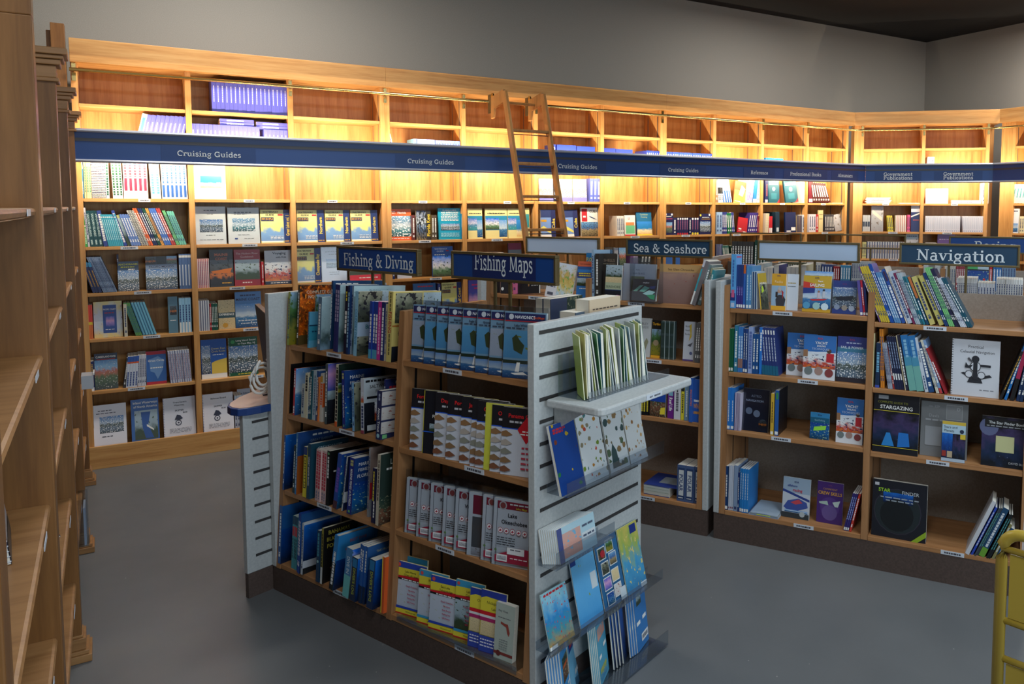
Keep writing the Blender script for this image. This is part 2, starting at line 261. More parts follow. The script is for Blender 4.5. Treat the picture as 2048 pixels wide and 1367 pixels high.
def slab(text):
    out = []; x = 0
    for ch in text:
        wd, st = SL[ch]
        for s in st:
            if s[0] == 'q': out.append([(x + a, b) for a, b in s[1]])
            else:
                p, t = s[1], s[2] / 2
                L_, R_ = [], []
                for i in range(len(p)):
                    a = p[max(0, i - 1)]; b = p[min(len(p) - 1, i + 1)]
                    dx, dy = b[0] - a[0], b[1] - a[1]; l = math.hypot(dx, dy) or 1
                    L_.append((x + p[i][0] - dy / l * t, p[i][1] + dx / l * t)); R_.append((x + p[i][0] + dy / l * t, p[i][1] - dx / l * t))
                for i in range(len(p) - 1): out.append([R_[i], R_[i + 1], L_[i + 1], L_[i]])
        x += wd
    return out, x
# ------------------------------------------------------------------ mesh builder
class MB:
    def __init__(s): s.v = []; s.f = []; s.m = []; s.uv = []; s.mats = []
    def mi(s, m):
        if m not in s.mats: s.mats.append(m)
        return s.mats.index(m)
    def face(s, pts, m, uv=None):
        b = len(s.v); s.v += [tuple(p) for p in pts]; s.f.append(tuple(range(b, b + len(pts)))); s.m.append(s.mi(m)); s.uv.append(uv)
    def box(s, x0, x1, y0, y1, z0, z1, m, skip=''):
        P = [(x0, y0, z0), (x1, y0, z0), (x1, y1, z0), (x0, y1, z0), (x0, y0, z1), (x1, y0, z1), (x1, y1, z1), (x0, y1, z1)]
        s.hexa(P, m, skip)
    def hexa(s, P, m, skip=''):
        b = len(s.v); s.v += [tuple(p) for p in P]; i = s.mi(m)
        for k, q in (('b', (3, 2, 1, 0)), ('t', (4, 5, 6, 7)), ('f', (0, 1, 5, 4)), ('r', (1, 2, 6, 5)), ('k', (2, 3, 7, 6)), ('l', (3, 0, 4, 7))):
            if k not in skip: s.f.append(tuple(b + j for j in q)); s.m.append(i); s.uv.append(None)
    def tube(s, pts, r, m, n=8, cap=True):
        pts = [Vector(p) for p in pts]; i = s.mi(m); rings = []
        for k, p in enumerate(pts):
            d = (pts[min(k + 1, len(pts) - 1)] - pts[max(k - 1, 0)]).normalized()
            a = d.cross(Vector((0, 0, 1)));  a = a if a.length > .05 else d.cross(Vector((1, 0, 0)))
            a.normalize(); c = d.cross(a)
            b = len(s.v); rings.append(b)
            for j in range(n):
                t = 2 * math.pi * j / n; s.v.append(tuple(p + a * (r * math.cos(t)) + c * (r * math.sin(t))))
        for k in range(len(rings) - 1):
            for j in range(n):
                a, b = rings[k], rings[k + 1]; s.f.append((a + j, a + (j + 1) % n, b + (j + 1) % n, b + j)); s.m.append(i); s.uv.append(None)
        if cap:
            s.f.append(tuple(rings[0] + j for j in range(n))[::-1]); s.m.append(i); s.uv.append(None)
            s.f.append(tuple(rings[-1] + j for j in range(n))); s.m.append(i); s.uv.append(None)
    def prism(s, prof, axis, a0, a1, m):      # closed profile (list of 2-D points) swept along an axis: 'x' (y,z), 'y' (x,z), 'z' (x,y)
        def P(q, a): return {'x': (a, q[0], q[1]), 'y': (q[0], a, q[1]), 'z': (q[0], q[1], a)}[axis]
        b = len(s.v); n = len(prof); i = s.mi(m)
        s.v += [P(q, a0) for q in prof] + [P(q, a1) for q in prof]
        for j in range(n): s.f.append((b + j, b + (j + 1) % n, b + n + (j + 1) % n, b + n + j)); s.m.append(i); s.uv.append(None)
        s.f.append(tuple(b + j for j in range(n))[::-1]); s.m.append(i); s.uv.append(None); s.f.append(tuple(b + n + j for j in range(n))); s.m.append(i); s.uv.append(None)
    def art(s, items, W, Hh, put):            # items in 0..1 of a W x Hh sheet; put(x, z, layer) gives the 3-D point
        for lay, it in enumerate(items):
            k = it[0]
            if k == 'r':
                _, x0, y0, x1, y1, c = it
                s.face([put(x0 * W, y0 * Hh, lay), put(x1 * W, y0 * Hh, lay), put(x1 * W, y1 * Hh, lay), put(x0 * W, y1 * Hh, lay)], M(c), [(0, 0), (1, 0), (1, 1), (0, 1)])
            elif k == 'p':
                s.face([put(x * W, y * Hh, lay) for x, y in it[1]], M(it[2]), [(x, y) for x, y in it[1]])
            elif k == 'c':
                _, cx, cy, r, c = it; n = 16
                s.face([put(cx * W + r * W * math.cos(2 * math.pi * j / n), cy * Hh + r * W * math.sin(2 * math.pi * j / n), lay) for j in range(n)], M(c), [(.5 + .5 * math.cos(2 * math.pi * j / n), .5 + .5 * math.sin(2 * math.pi * j / n)) for j in range(n)])
            elif k in ('t', 'v'):             # t horizontal, v reading upwards, centred at xc, yc; size in fractions of Hh
                _, text, xc, yc, size, c = it[:6]; bold = it[6] if len(it) > 6 else True; mw = it[7] if len(it) > 7 else .92
                vs, fs, tw = glyphs(text, bold); sz = size * Hh
                lim = mw * (W if k == 't' else Hh); sx = sz if tw * sz <= lim else lim / tw
                b = len(s.v); i = s.mi(M(c))
                for (x, y) in vs:
                    px, py = (x - tw / 2) * sx, (y - .35) * sz
                    s.v.append(put(xc * W + (px if k == 't' else -py), yc * Hh + (py if k == 't' else px), lay))
                for f in fs: s.f.append(tuple(b + j for j in f)); s.m.append(i); s.uv.append(None)
            elif k == 'w':                    # reading downwards (spines)
                _, text, xc, yc, size, c = it[:6]; bold = it[6] if len(it) > 6 else True; mw = it[7] if len(it) > 7 else .8
                vs, fs, tw = glyphs(text, bold); sz = size * W; sx = min(sz * 1.0, mw * Hh / tw)
                b = len(s.v); i = s.mi(M(c))
                for (x, y) in vs:
                    px, py = (x - tw / 2) * sx, (y - .35) * sz
                    s.v.append(put(xc * W + py, yc * Hh - px, lay))
                for f in fs: s.f.append(tuple(b + j for j in f)); s.m.append(i); s.uv.append(None)
            elif k == 'd':                    # a line of small print too small to read: broken dashes from x0 to x1 at height y
                _, x0, x1, y, t, c = it; x = x0; rr = random.Random(int(x0 * 99 + y * 977))
                while x < x1 - .02:
                    l = min(rr.uniform(.05, .14), x1 - x)
                    s.face([put(x * W, (y - t / 2) * Hh, lay), put((x + l) * W, (y - t / 2) * Hh, lay), put((x + l) * W, (y + t / 2) * Hh, lay), put(x * W, (y + t / 2) * Hh, lay)], M(c))
                    x += l + .025
            elif k == 'e':                    # small print on a spine, running down
                _, xc, y0, y1, t, c = it; y = y0; rr = random.Random(int(y0 * 99 + y1 * 977))
                while y < y1 - .01:
                    l = min(rr.uniform(.03, .07), y1 - y)
                    s.face([put((xc - t / 2) * W, y * Hh, lay), put((xc + t / 2) * W, y * Hh, lay), put((xc + t / 2) * W, (y + l) * Hh, lay), put((xc - t / 2) * W, (y + l) * Hh, lay)], M(c))
                    y += l + .012
    def mesh(s, name):
        me = bpy.data.meshes.new(name); me.from_pydata(s.v, [], s.f)
        for m in s.mats: me.materials.append(m)
        for p, i in zip(me.polygons, s.m): p.material_index = i
        if any(u for u in s.uv):
            ul = me.uv_layers.new(name='uv')
            for p, u in zip(me.polygons, s.uv):
                if u:
                    for li, q in zip(p.loop_indices, u): ul.data[li].uv = q
        me.validate(); me.update()
        return me
    def build(s, name, parent=None, smooth=False, bevel=0):
        me = s.mesh(name)
        if smooth:
            for p in me.polygons: p.use_smooth = True
        return place(me, name, parent, bevel)
def place(me, name, parent=None, bevel=0):
    o = bpy.data.objects.new(name, me); COL.objects.link(o)
    if parent: o.parent = parent
    if bevel:
        b = o.modifiers.new('bevel', 'BEVEL'); b.width = bevel; b.segments = 2; b.limit_method = 'ANGLE'
    return o
def empty(name, mat4):
    o = bpy.data.objects.new(name, None); COL.objects.link(o); o.matrix_world = mat4; o.empty_display_size = .1
    return o
_labels = {}
def tag(o, label, cat, group=None):
    o['label'] = label; o['category'] = cat
    if group: o['group'] = group
    _labels.setdefault(label.lower(), []).append(o.name)
    n = len(label.split())
    if n < 4 or n > 16: print('LABEL LENGTH', n, label)
    return o
def struct(o): o['kind'] = 'structure'; return o
# ------------------------------------------------------------------ frames: u along a shelf front (to the viewer's right), w into the shelf, z up
def rayd(x, y): return RC.transposed() @ Vector(((x - CPX) / FPX, (y - CPY) / FPX, 1))
def proj(p):
    c = RC @ (Vector(p) - Vector((0, 0, EYE))); return CPX + FPX * c[0] / c[2], CPY + FPX * c[1] / c[2]
class Fr:
    def __init__(s, x, y, deg, k=0, z0=0):
        s.o = Vector((x, y, 0)); s.a = math.radians(deg); s.k = k; s.z0 = z0
        s.d = Vector((math.cos(s.a), math.sin(s.a), 0)); s.n = Vector((-math.sin(s.a), math.cos(s.a), 0))
    def off(s, z): return s.k * max(0, z - s.z0)
    def P(s, u, w_, z): return s.o + s.d * u + s.n * (w_ + s.off(z)) + Vector((0, 0, z))
    def mat(s, u=0, w_=0, z=0): return Matrix.Translation(s.P(u, w_, z)) @ Matrix.Rotation(s.a, 4, 'Z')
    def base(s): return Matrix.Translation(s.o) @ Matrix.Rotation(s.a, 4, 'Z')
    def u_at(s, px, z, w_=0):                 # where along the shelf a picture column falls
        a, b = -3.0, 9.0; u = .5
        for _ in range(8):
            x0 = proj(s.P(u, w_, z))[0]; x1 = proj(s.P(u + .002, w_, z))[0]
            u += max(-1.5, min(1.5, (px - x0) / ((x1 - x0) / .002)))
        return u
    def h_at(s, u, w_, z, py):                # how tall a thing standing there must be to reach a picture row
        h = .25
        for _ in range(6):
            y0 = proj(s.P(u, w_, z + h))[1]; y1 = proj(s.P(u, w_, z + h + .002))[1]
            h += (py - y0) / ((y1 - y0) / .002)
        return h
WALL = Fr(0, 6.203, 0); CH = Fr(6.991, 6.203, -45); RW = Fr(8.075, 5.12, -90)
G1 = Fr(.526, 3.786, -67.414, .079, .138); G1E = Fr(1.12, 2.357, 22.586); KI = Fr(.426, 3.75, 22.586)
CR = Fr(2.587, 3.165, -58.556, .045, .16)
LW = Fr(-.188, 3.66, 90.95)
# ------------------------------------------------------------------ the room
RX0, RX1, RY0, RY1 = -.66, 8.75, -2.6, 6.6
def slab_box(name, x0, x1, y0, y1, z0, z1, m):
    b = MB(); b.box(x0, x1, y0, y1, z0, z1, m); return struct(b.build(name))
slab_box('floor', RX0 - .1, RX1 + .1, RY0 - .1, RY1 + .1, -.1, 0, FLOORM)
slab_box('wall_back', RX0 - .1, RX1 + .1, RY1, RY1 + .1, 0, CEIL, WALLM)
slab_box('wall_right', RX1, RX1 + .1, RY0, RY1, 0, CEIL, WALLM)
slab_box('wall_left', RX0 - .1, RX0, RY0, RY1, 0, CEIL, WALLM)
b = MB()
for x0, x1, z0, z1 in ((RX0 - .1, .2, 0, CEIL), (4.6, RX1 + .1, 0, CEIL), (.2, 4.6, 0, .8), (.2, 4.6, 2.7, CEIL)): b.box(x0, x1, RY0 - .1, RY0, z0, z1, WALLM)  # opening left in this unseen wall for the added front fill
struct(b.build('wall_front'))
b = MB()
for x0, x1, z0, z1 in ((.2, .25, .8, 2.7), (4.55, 4.6, .8, 2.7), (.25, 4.55, .8, .85), (.25, 4.55, 2.65, 2.7), (2.375, 2.425, .85, 2.65)): b.box(x0, x1, RY0 - .07, RY0 - .02, z0, z1, GREYEDGE)
struct(b.build('unseen_window'))  # unseen frame added around the front fill opening
slab_box('ceiling', RX0 - .1, RX1 + .1, RY0 - .1, RY1 + .1, CEIL, CEIL + .1, CEILM)
EMIT = bpy.data.materials.new('lit_diffuser'); EMIT.use_nodes = True
_b = EMIT.node_tree.nodes['Principled BSDF']; _b.inputs['Emission Color'].default_value = (.86, .93, 1, 1); _b.inputs['Emission Strength'].default_value = 2.5
b = MB(); b.box(-.68, .68, -.31, .31, -.06, -.001, WHITE, 'b'); fx = b.build('ceiling_light'); fx.location = (7.9, 4.25, CEIL)
b = MB(); b.box(-.66, .66, -.29, .29, -.068, -.06, EMIT); b.build('diffuser', fx)
tag(fx, 'lit white fluorescent ceiling light in the top right corner', 'ceiling light')
# ------------------------------------------------------------------ wall bookcases
UPR = [-.225, .414, 1.068, 1.733, 2.391, 3.045, 3.71, 4.37, 5.01, 5.645, 6.29, 6.905]
SH = [2.397, 2.10, 1.788, 1.472, 1.168, .865, .518, .12]
WD = .28
def shelf_part(root, u0, u1, w0, w1, z, th, m, label_u=None, lw=.1):
    b = MB(); b.box(u0, u1, w0, w1, z - th, z, m); s = b.build('shelf', root, bevel=.002)
    if label_u is not None:
        b = MB(); b.box(label_u - lw / 2, label_u + lw / 2, w0 - .0012, w0 - .0002, z - th + .001, z - .001, TAG)
        b.art([('d', .15, .85, .5, .35, (70, 70, 80))], lw, th, lambda x, y, l: (label_u - lw / 2 + x, w0 - .0018, z - th + y)); b.build('shelf_label', s)
    return s
def wall_unit(fr, ups, ext0, ext1, label, lab=True, open_left=False):
    root = empty('wall_bookcase', fr.base())
    tag(root, label, 'bookcase', 'built-in oak bookcases around the room')
    for i, u in enumerate(ups):
        b = MB(); b.box(u - .018, u + .018, 0, WD, .02, 2.655, OAKV)
        for sx in (-1, 1):
            for w_ in (.05, .21): b.box(u + sx * .0185 - .0008, u + sx * .0185 + .0008, w_ - .006, w_ + .006, .2, 2.6, STEEL)
        b.build('upright', root, bevel=.0015)
    for a, c in zip(ups[:-1], ups[1:]):
        for k, z in enumerate(SH):
            lu = (a + c) / 2 + .06 * math.sin(a * 7 + k * 2) if (lab and 2 <= k <= 6) else None
            shelf_part(root, a + .0185, c - .0185, .004, WD - .004, z, .022, OAKH, lu, .1 if k > 2 else .07)
    u0, u1 = ups[0] + ext0, ups[-1] + ext1
    b = MB(); b.box(u0, u1, WD, WD + .012, .02, 2.655, OAKV); b.build('back_panel', root)
    b = MB(); b.box(u0, u1, -.02, WD + .012, 2.6555, 2.675, OAKH); b.build('top_board', root)
    b = MB(); b.box(u0, u1, -.045, -.021, 2.652, 2.80, OAKH); b.build('fascia', root, bevel=.002)
    b = MB(); b.box(u0, u1, -.02, -.001, 0, .15, OAKH); b.build('kick_panel', root, bevel=.002)
    return root
wall_unit(WALL, UPR[:4], -.018, .0185, 'oak wall bookcase at the far left end, three bays beside the brown shelves')
wall_unit(WALL, [UPR[3] + .037] + UPR[4:8], -.018, .0185, 'oak wall bookcase in the middle of the long wall, behind the ladder')
wall_unit(WALL, [UPR[7] + .037] + UPR[8:], -.018, .086, 'oak wall bookcase at the right end of the long wall, reaching the angled corner')
wall_unit(CH, [.105, .757, 1.415], -.105, .118, 'two-bay oak bookcase set at an angle across the far corner')
wall_unit(RW, [.16, .81, 1.46, 2.11], -.16, .018, 'oak bookcase on the right wall, cut by the picture edge')
b = MB(); b.box(.018, .087, 0, .014, .02, 2.655, OAKV); p = b.build('corner_filler'); p.matrix_world = CH.base(); tag(p, 'narrow oak filler strip left of the angled corner bookcase', 'trim'); struct(p)
b = MB(); b.box(.02, .141, 0, .014, .02, 2.655, OAKV); p = b.build('corner_filler'); p.matrix_world = RW.base(); tag(p, 'plain oak filler panel right of the angled corner bookcase', 'trim'); struct(p)
b = MB(); b.box(-.335, -.262, -.06, .04, 0, 2.88, BOAKV); b.box(-.36, -.3351, -.01, .03, 2.4, 2.84, BOAKV); p = b.build('corner_post', bevel=.003); p.matrix_world = WALL.base(); tag(p, 'tall brown wooden post closing the left end of the long bookcase', 'post')
# ------------------------------------------------------------------ blue valance with the section names
def lettering(fr, text, uc, zc, cap, w_, m, parent, name='section_lettering', serif=True, squeeze=1.0):
    q, tw = slab(text); sc_ = cap / .70; b = MB()
    for pl in q: b.face([(uc + (x - tw / 2) * sc_ * squeeze, w_, zc + (y - .35) * sc_) for x, y in pl], m)
    return b.build(name, parent)
LETT = flat((214, 222, 226), .5); NAVY2 = flat((20, 54, 108), .45)
def valance(fr, u0, u1, label, texts, c0=0, c1=0):
    root = empty('sign_valance', fr.base()); tag(root, label, 'sign', 'blue sign band around the room')
    b = MB(); b.box(u0, u1, -.30, -.286, 2.022, 2.20, NAVY); b.build('blue_panel', root)
    prof = [(-.316, 2.192), (-.322, 2.2), (-.316, 2.212), (-.275, 2.216), (-.275, 2.192)]
    b = MB(); b.prism(prof, 'x', u0, u1, GREYEDGE); b.build('top_trim', root)
    b = MB(); b.prism([(-.312, 2.008), (-.318, 2.017), (-.312, 2.026), (-.275, 2.026), (-.275, 2.008)], 'x', u0, u1, GREYEDGE); b.build('bottom_trim', root)
    b = MB(); b.box(u0, u1, -.3025, -.3002, 2.137, 2.156, flat((60, 58, 62), .4)); b.build('dark_groove', root)
    for t, px, cap in texts:
        cap *= .68 if '|' not in t else .9
        lines = t.split('|'); u = fr.u_at(px, 2.08, -.303)
        wds = max(slab(l)[1] for l in lines) * cap / .7
        b = MB(); b.box(u - wds / 2 - .09, u + wds / 2 + .09, -.3018, -.3002, 2.030, 2.128, NAVY2); ins = b.build('name_insert', root)
        for i, l in enumerate(lines): lettering(fr, l, u, 2.082 + ((len(lines) - 1) / 2 - i) * cap * 1.12, cap, -.3032, LETT, ins)
    n = max(1, int((u1 - u0) / .64))
    for i in range(n):
        uc = u0 + (i + .5) * (u1 - u0) / n
        b = MB(); b.tube([(uc - .26, -.268, 2.10), (uc + .26, -.268, 2.10)], .008, EMIT, 6); b.build('fluorescent_tube', root)
        b = MB(); b.box(uc - .02, uc + .02, -.274, 0, 2.06, 2.075, STEEL); b.build('valance_bracket', root)
valance(WALL, -.243, 6.866, 'long blue sign band across the back wall shelves, reading Cruising Guides four times',
        [('Cruising Guides', 419.5, .052), ('Cruising Guides', 862, .050), ('Cruising Guides', 1156, .052), ('Cruising Guides', 1367, .048), ('Reference', 1519, .050), ('Professional Books', 1612, .052), ('Almanacs', 1690.5, .052)])
valance(CH, .125, 1.408, 'blue sign band reading Government Publications twice, across the angled corner', [('Government|Publications', 1796, .040), ('Government|Publications', 1916.5, .040)])
valance(RW, .125, 2.13, 'plain blue sign band on the right wall, cut by the picture edge', [])
# ------------------------------------------------------------------ brass ladder rail and ladder
root = empty('ladder_rail', WALL.base()); tag(root, 'long brass ladder rail running along the top of the bookcases', 'rail')
cx, cy = 6.991 - .414 * .09 - 0, -.09
pts = [(-.245, -.09, 2.596), (cx - .12, -.09, 2.596), (cx - .03, -.1, 2.596), (cx + .06, -.15, 2.596)]
qx, qy = 8.075 - .09, 5.12 - .414 * .09 - 6.203
pts += [(qx - .05, qy + .07, 2.596), (qx - .012, qy, 2.596), (qx, qy - .1, 2.596), (qx, qy - 1.9, 2.596)]
b = MB(); b.tube(pts, .0115, BRASS, 10); b.build('rail', root, smooth=True)
def rbracket(x, y, a):
    b = MB(); c, s = math.cos(a), math.sin(a)
    for dz in (.034, -.034):
        b.prism([(x + px_ * c - py_ * s, y + px_ * s + py_ * c) for px_, py_ in ((-.011, -.012), (.011, -.012), (.011, -.001), (-.011, -.001))], 'z', 2.596 + dz - .026, 2.596 + dz + .026, BRASS)
    b.tube([(x - .001 * s, y, 2.596), (x + .085 * s, y - .085 * c, 2.596)], .006, BRASS, 6)
    b.build('rail_bracket', root)
for u in [-.225, 1.068, 1.752, 2.391, 3.045, 4.37, 5.645, 6.29]: rbracket(u, 0, 0)
for u in (.105, .757, 1.415): rbracket(6.991 + .7071 * u, -.7071 * u, -math.pi / 4)
lad = empty('library_ladder', WALL.mat(2.575, 0, 0)); tag(lad, 'wooden rolling ladder leaning on the brass rail in front of the bookcases', 'ladder')
def lw_(z): return -.38 - .328 * (2.637 - z)
LADV = wood('ladder_wood', (150, 104, 56), (178, 126, 72), (192, 142, 84), (6, 6, .5))
for u in (0, .335):
    b = MB(); P = []
    for z in (0, 2.65):
        w_ = lw_(z); P += [(u, w_ - .035, z), (u + .024, w_ - .035, z), (u + .024, w_ + .035, z), (u, w_ + .035, z)]
    P[0] = (u, P[0][1], 0); b.hexa(P, LADV); b.build('side_rail', lad, bevel=.004)
    b = MB(); b.prism([(-.37, 2.665), (-.37, 2.565), (-.27, 2.545), (-.19, 2.535), (-.165, 2.46), (-.12, 2.455), (-.125, 2.52), (-.112, 2.56), (-.115, 2.625)], 'x', u + .002, u + .022, LADV); br = b.build('hanger_arm', lad, bevel=.002)
    b = MB()
    for zz in (2.596 + .043, 2.596 - .043): b.prism([(-.09 + .03 * math.cos(t * .5236), zz + .03 * math.sin(t * .5236)) for t in range(12)], 'x', u + .026, u + .036, BRASS)
    b.box(u - .004, u + .0015, -.125, -.08, 2.5, 2.65, BRONZE); b.build('roller', br)
for z in (2.335, 2.075, 1.82, 1.565, 1.31, 1.055, .80, .545, .29):
    b = MB(); b.box(.024, .335, lw_(z) - .03, lw_(z) + .03, z - .011, z + .011, LADV); r = b.build('rung', lad, bevel=.005)
    b = MB(); b.tube([(.02, lw_(z - .03), z - .03), (.34, lw_(z - .03), z - .03)], .0035, STEEL, 6); b.build('tie_rod', r)
b = MB(); b.tube([(.024, -.25, 2.575), (.335, -.25, 2.575)], .012, LADV, 8); b.build('rung', lad)
# ------------------------------------------------------------------ low double-sided gondolas
def gondola(fr, ua, ub, um, depth, levels, label, slots=(False, False), H_=1.355, kick=.113):
    root = empty('display_gondola', fr.base()); tag(root, label, 'display shelf', 'double-sided floor gondolas')
    half = depth / 2; t = .030; k, z0 = fr.k, fr.z0
    for i, (p0, p1) in enumerate(((ua, ua + t), (ub - t, ub))):
        b = MB(); b.box(p0, p1, 0, depth, kick, H_, LAMI); e = b.build('end_panel', root, bevel=.003)
        if slots[i]:
            uo = p0 - .0006 if i == 0 else p1 + .0006; z = H_ - .03
            b = MB()
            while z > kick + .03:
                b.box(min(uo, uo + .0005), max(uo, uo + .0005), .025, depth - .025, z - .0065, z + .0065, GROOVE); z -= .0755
            b.build('slat_groove', e)
    b = MB(); b.box(ua + t, ub - t, half - .008, half + .008, kick, H_ - .045, BACKL); b.build('spine_panel', root)
    b = MB(); b.box(ua + .002, ub - .002, .004, depth - .004, 0, kick - .001, KICK); b.build('kick_base', root)
    for side in (0, 1):
        def Y(w_): return w_ if side == 0 else depth - w_
        for u in (ua + t + .001, um - .015, ub - t - .031):
            zt = H_ - .025; f0, f1 = 0, k * (zt - z0)
            b = MB(); a0, a1, c0, c1 = Y(f0), Y(half - .009), Y(f1), Y(half - .009)
            P = [(u, a0, kick), (u + .03, a0, kick), (u + .03, a1, kick), (u, a1, kick), (u, c0, zt), (u + .03, c0, zt), (u + .03, c1, zt), (u, c1, zt)]
            if side: P = [P[3], P[2], P[1], P[0], P[7], P[6], P[5], P[4]]
            b.hexa(P, GOAKV)
            for q in (.30, .85):
                yy = lambda z, q=q: Y((k * max(0, z - z0)) * (1 - q) + (half - .009) * q)
                for su in (u - .0006, u + .0306):
                    b.face([(su, yy(kick + .05) - .006, kick + .05), (su, yy(kick + .05) + .006, kick + .05), (su, yy(zt - .05) + .006, zt - .05), (su, yy(zt - .05) - .006, zt - .05)], BLACK)
            b.build('upright', root)
        for (a, c), zs in zip(((ua + t + .032, um - .016), (um + .016, ub - t - .032)), levels):
            for z in zs:
                f = k * max(0, z - z0) + .003; th = .023
                y0, y1 = sorted((Y(f), Y(half - .01)))
                b = MB(); b.box(a, c, y0, y1, z - th, z, GOAKH); s = b.build('shelf', root, bevel=.002)
                if side == 0:
                    lu = a + (c - a) * (.5 + .1 * math.sin(z * 9 + a)); lw2 = .1
                    b = MB(); b.box(lu - lw2 / 2, lu + lw2 / 2, y0 - .0014, y0 - .0002, z - th + .002, z - .002, TAG)
                    b.art([('d', .15, .85, .5, .35, (70, 70, 80))], lw2, th, lambda x, y, l, lu=lu, y0=y0, z=z: (lu - lw2 / 2 + x, y0 - .002, z - th + y)); b.build('shelf_label', s)
    return root
G1L = ((1.12, .81, .47, .137), (1.138, .797, .473, .137))
CRL = ((1.219, .887, .583, .16), (1.194, .879, .57, .16))
gondola(G1, -.0075, 1.578, .806, .64, G1L, 'front gondola of fishing books and maps with a slatted grey end panel', (False, True))
CD = .84
CR_A = gondola(CR, -.012, 1.49, .757, CD, CRL, 'right-hand gondola under the Navigation sign', H_=1.362, kick=.14)
CR_B = gondola(CR, -1.52, -.045, -.79, CD, ((1.22, .915, .6, .16), (1.2215, .915, .6, .16)), 'middle gondola under the Sea & Seashore sign', H_=1.362, kick=.14)
DR = Fr(*(CR.P(0, 1.72, 0)[:2]), -58.556, .045, .16)
gondola(DR, -.72, .86, .07, .8, ((1.2, .89, .58, .16), (1.2, .89, .58, .16)), 'rear gondola behind the blank sign, seen over the right-hand gondola', H_=1.362, kick=.14)
gondola(DR, .90, 2.5, 1.7, .8, ((1.2, .89, .58, .16), (1.2, .89, .58, .16)), 'rear gondola behind the Navigation sign, at the right picture edge', H_=1.362, kick=.14)
# ------------------------------------------------------------------ sign boards on posts
def aisle_sign(fr, u0, u1, w_, z0, z1, face, text, label, posts, zpost, cap=.05, serif=True, insert=None, hollow=False):
    root = empty('aisle_sign', fr.base()); tag(root, label, 'sign', 'framed signs standing on the gondolas')
    f = .011; w0 = w_ + fr.off((z0 + z1) / 2) * 0
    b = MB()
    for x0, x1, y0, y1 in ((u0, u1, z1 - f, z1), (u0, u1, z0, z0 + f), (u0, u0 + f, z0 + f, z1 - f), (u1 - f, u1, z0 + f, z1 - f)): b.box(x0, x1, w0 - .012, w0 + .012, y0, y1, BRONZE)
    b.build('frame', root, bevel=.002)
    if not hollow:
        b = MB(); b.box(u0 + f, u1 - f, w0 - .006, w0 + .006, z0 + f, z1 - f, face); p = b.build('sign_panel', root)
        if insert: b = MB(); b.box(insert[0], insert[1], w0 - .0075, w0 - .0062, z0 + f, z1 - f, flat((22, 40, 92), .4)); b.build('name_insert', p)
        if text:
            if serif == 'thin':
                q, tw = slab(text); b = MB(); s_ = cap / .7
                uc = (insert[0] + insert[1]) / 2; sq = (insert[1] - insert[0]) * .92 / (tw * s_)
                for pl in q: b.face([(uc + (x - tw / 2) * s_ * sq, w0 - .0085, z0 + .042 + y * s_) for x, y in pl], LETT)
                b.build('sign_lettering', p)
            else:
                sq = min(1, (u1 - u0) * .86 / (slab(text)[1] * cap / .7)); lettering(fr, text, (u0 + u1) / 2 + .01, (z0 + z1) / 2 - .003, cap, w0 - .0085, LETT, p, 'sign_lettering', squeeze=sq)
    for u in posts:
        b = MB(); b.box(u - .006, u + .006, w0 - .004, w0 + .004, zpost, z0, BRONZE); b.build('post', root)
    return root
SIGNB = flat((20, 66, 132), .4); SIGND = flat((30, 62, 88), .4); SIGNW = flat((176, 196, 220), .35)
G1S, CRS, DRS = .32, .42, .40
aisle_sign(G1, .083, .650, G1S, 1.443, 1.558, SIGNB, 'Fishing & Diving', 'blue framed sign reading Fishing & Diving on the front gondola', (.332, .409), 1.312, .058)
aisle_sign(G1, .854, 1.414, G1S, 1.447, 1.560, SIGNB, 'Fishing Maps', 'blue framed sign reading Fishing Maps on the front gondola', (1.093, 1.173), 1.312, .066, 'thin', (.974, 1.312))
def csign(px0, px1, zt, zb, *a, **k):
    u0, u1 = CR.u_at(px0, 1.5, CRS - CR.off(1.5)), CR.u_at(px1, 1.5, CRS - CR.off(1.5))
    uc = (u0 + u1) / 2; return aisle_sign(CR, u0, u1, CRS, zb, zt, *a, (uc - .04, uc + .04), 1.318, **k)
csign(1053, 1199, 1.552, 1.445, SIGNW, None, 'blank pale blue sign left of the Sea & Seashore sign')
csign(1253.5, 1424, 1.555, 1.448, SIGND, 'Sea & Seashore', 'dark blue framed sign reading Sea & Seashore', cap=.05)
csign(1516, 1720, 1.556, 1.449, SIGNW, None, 'blank pale blue sign between Sea & Seashore and Navigation signs')
csign(1799, 2040, 1.562, 1.451, SIGND, 'Navigation', 'dark blue framed sign reading Navigation, at the right', cap=.056)
def dsign(px0, px1, zt, zb, *a, **k):
    u0 = DR.u_at(px0, 1.5, DRS - DR.off(1.5)); u1 = DR.u_at(px1, 1.5, DRS - DR.off(1.5)) if px1 else u0 + .56
    uc = (u0 + u1) / 2; return aisle_sign(DR, u0, u1, DRS, zb, zt, *a, (uc - .04, uc + .04), 1.318, **k)
dsign(1460, 1603, 1.546, 1.44, SIGNW, None, 'empty brass sign frame half hidden behind the middle blank sign', hollow=True)
dsign(1652, 1812, 1.546, 1.44, SIGNW, None, 'empty brass sign frame left of and behind the Navigation sign', hollow=True)
dsign(1898, None, 1.545, 1.43, SIGNB, 'Racing', 'blue framed sign partly hidden behind the Navigation sign', cap=.056)
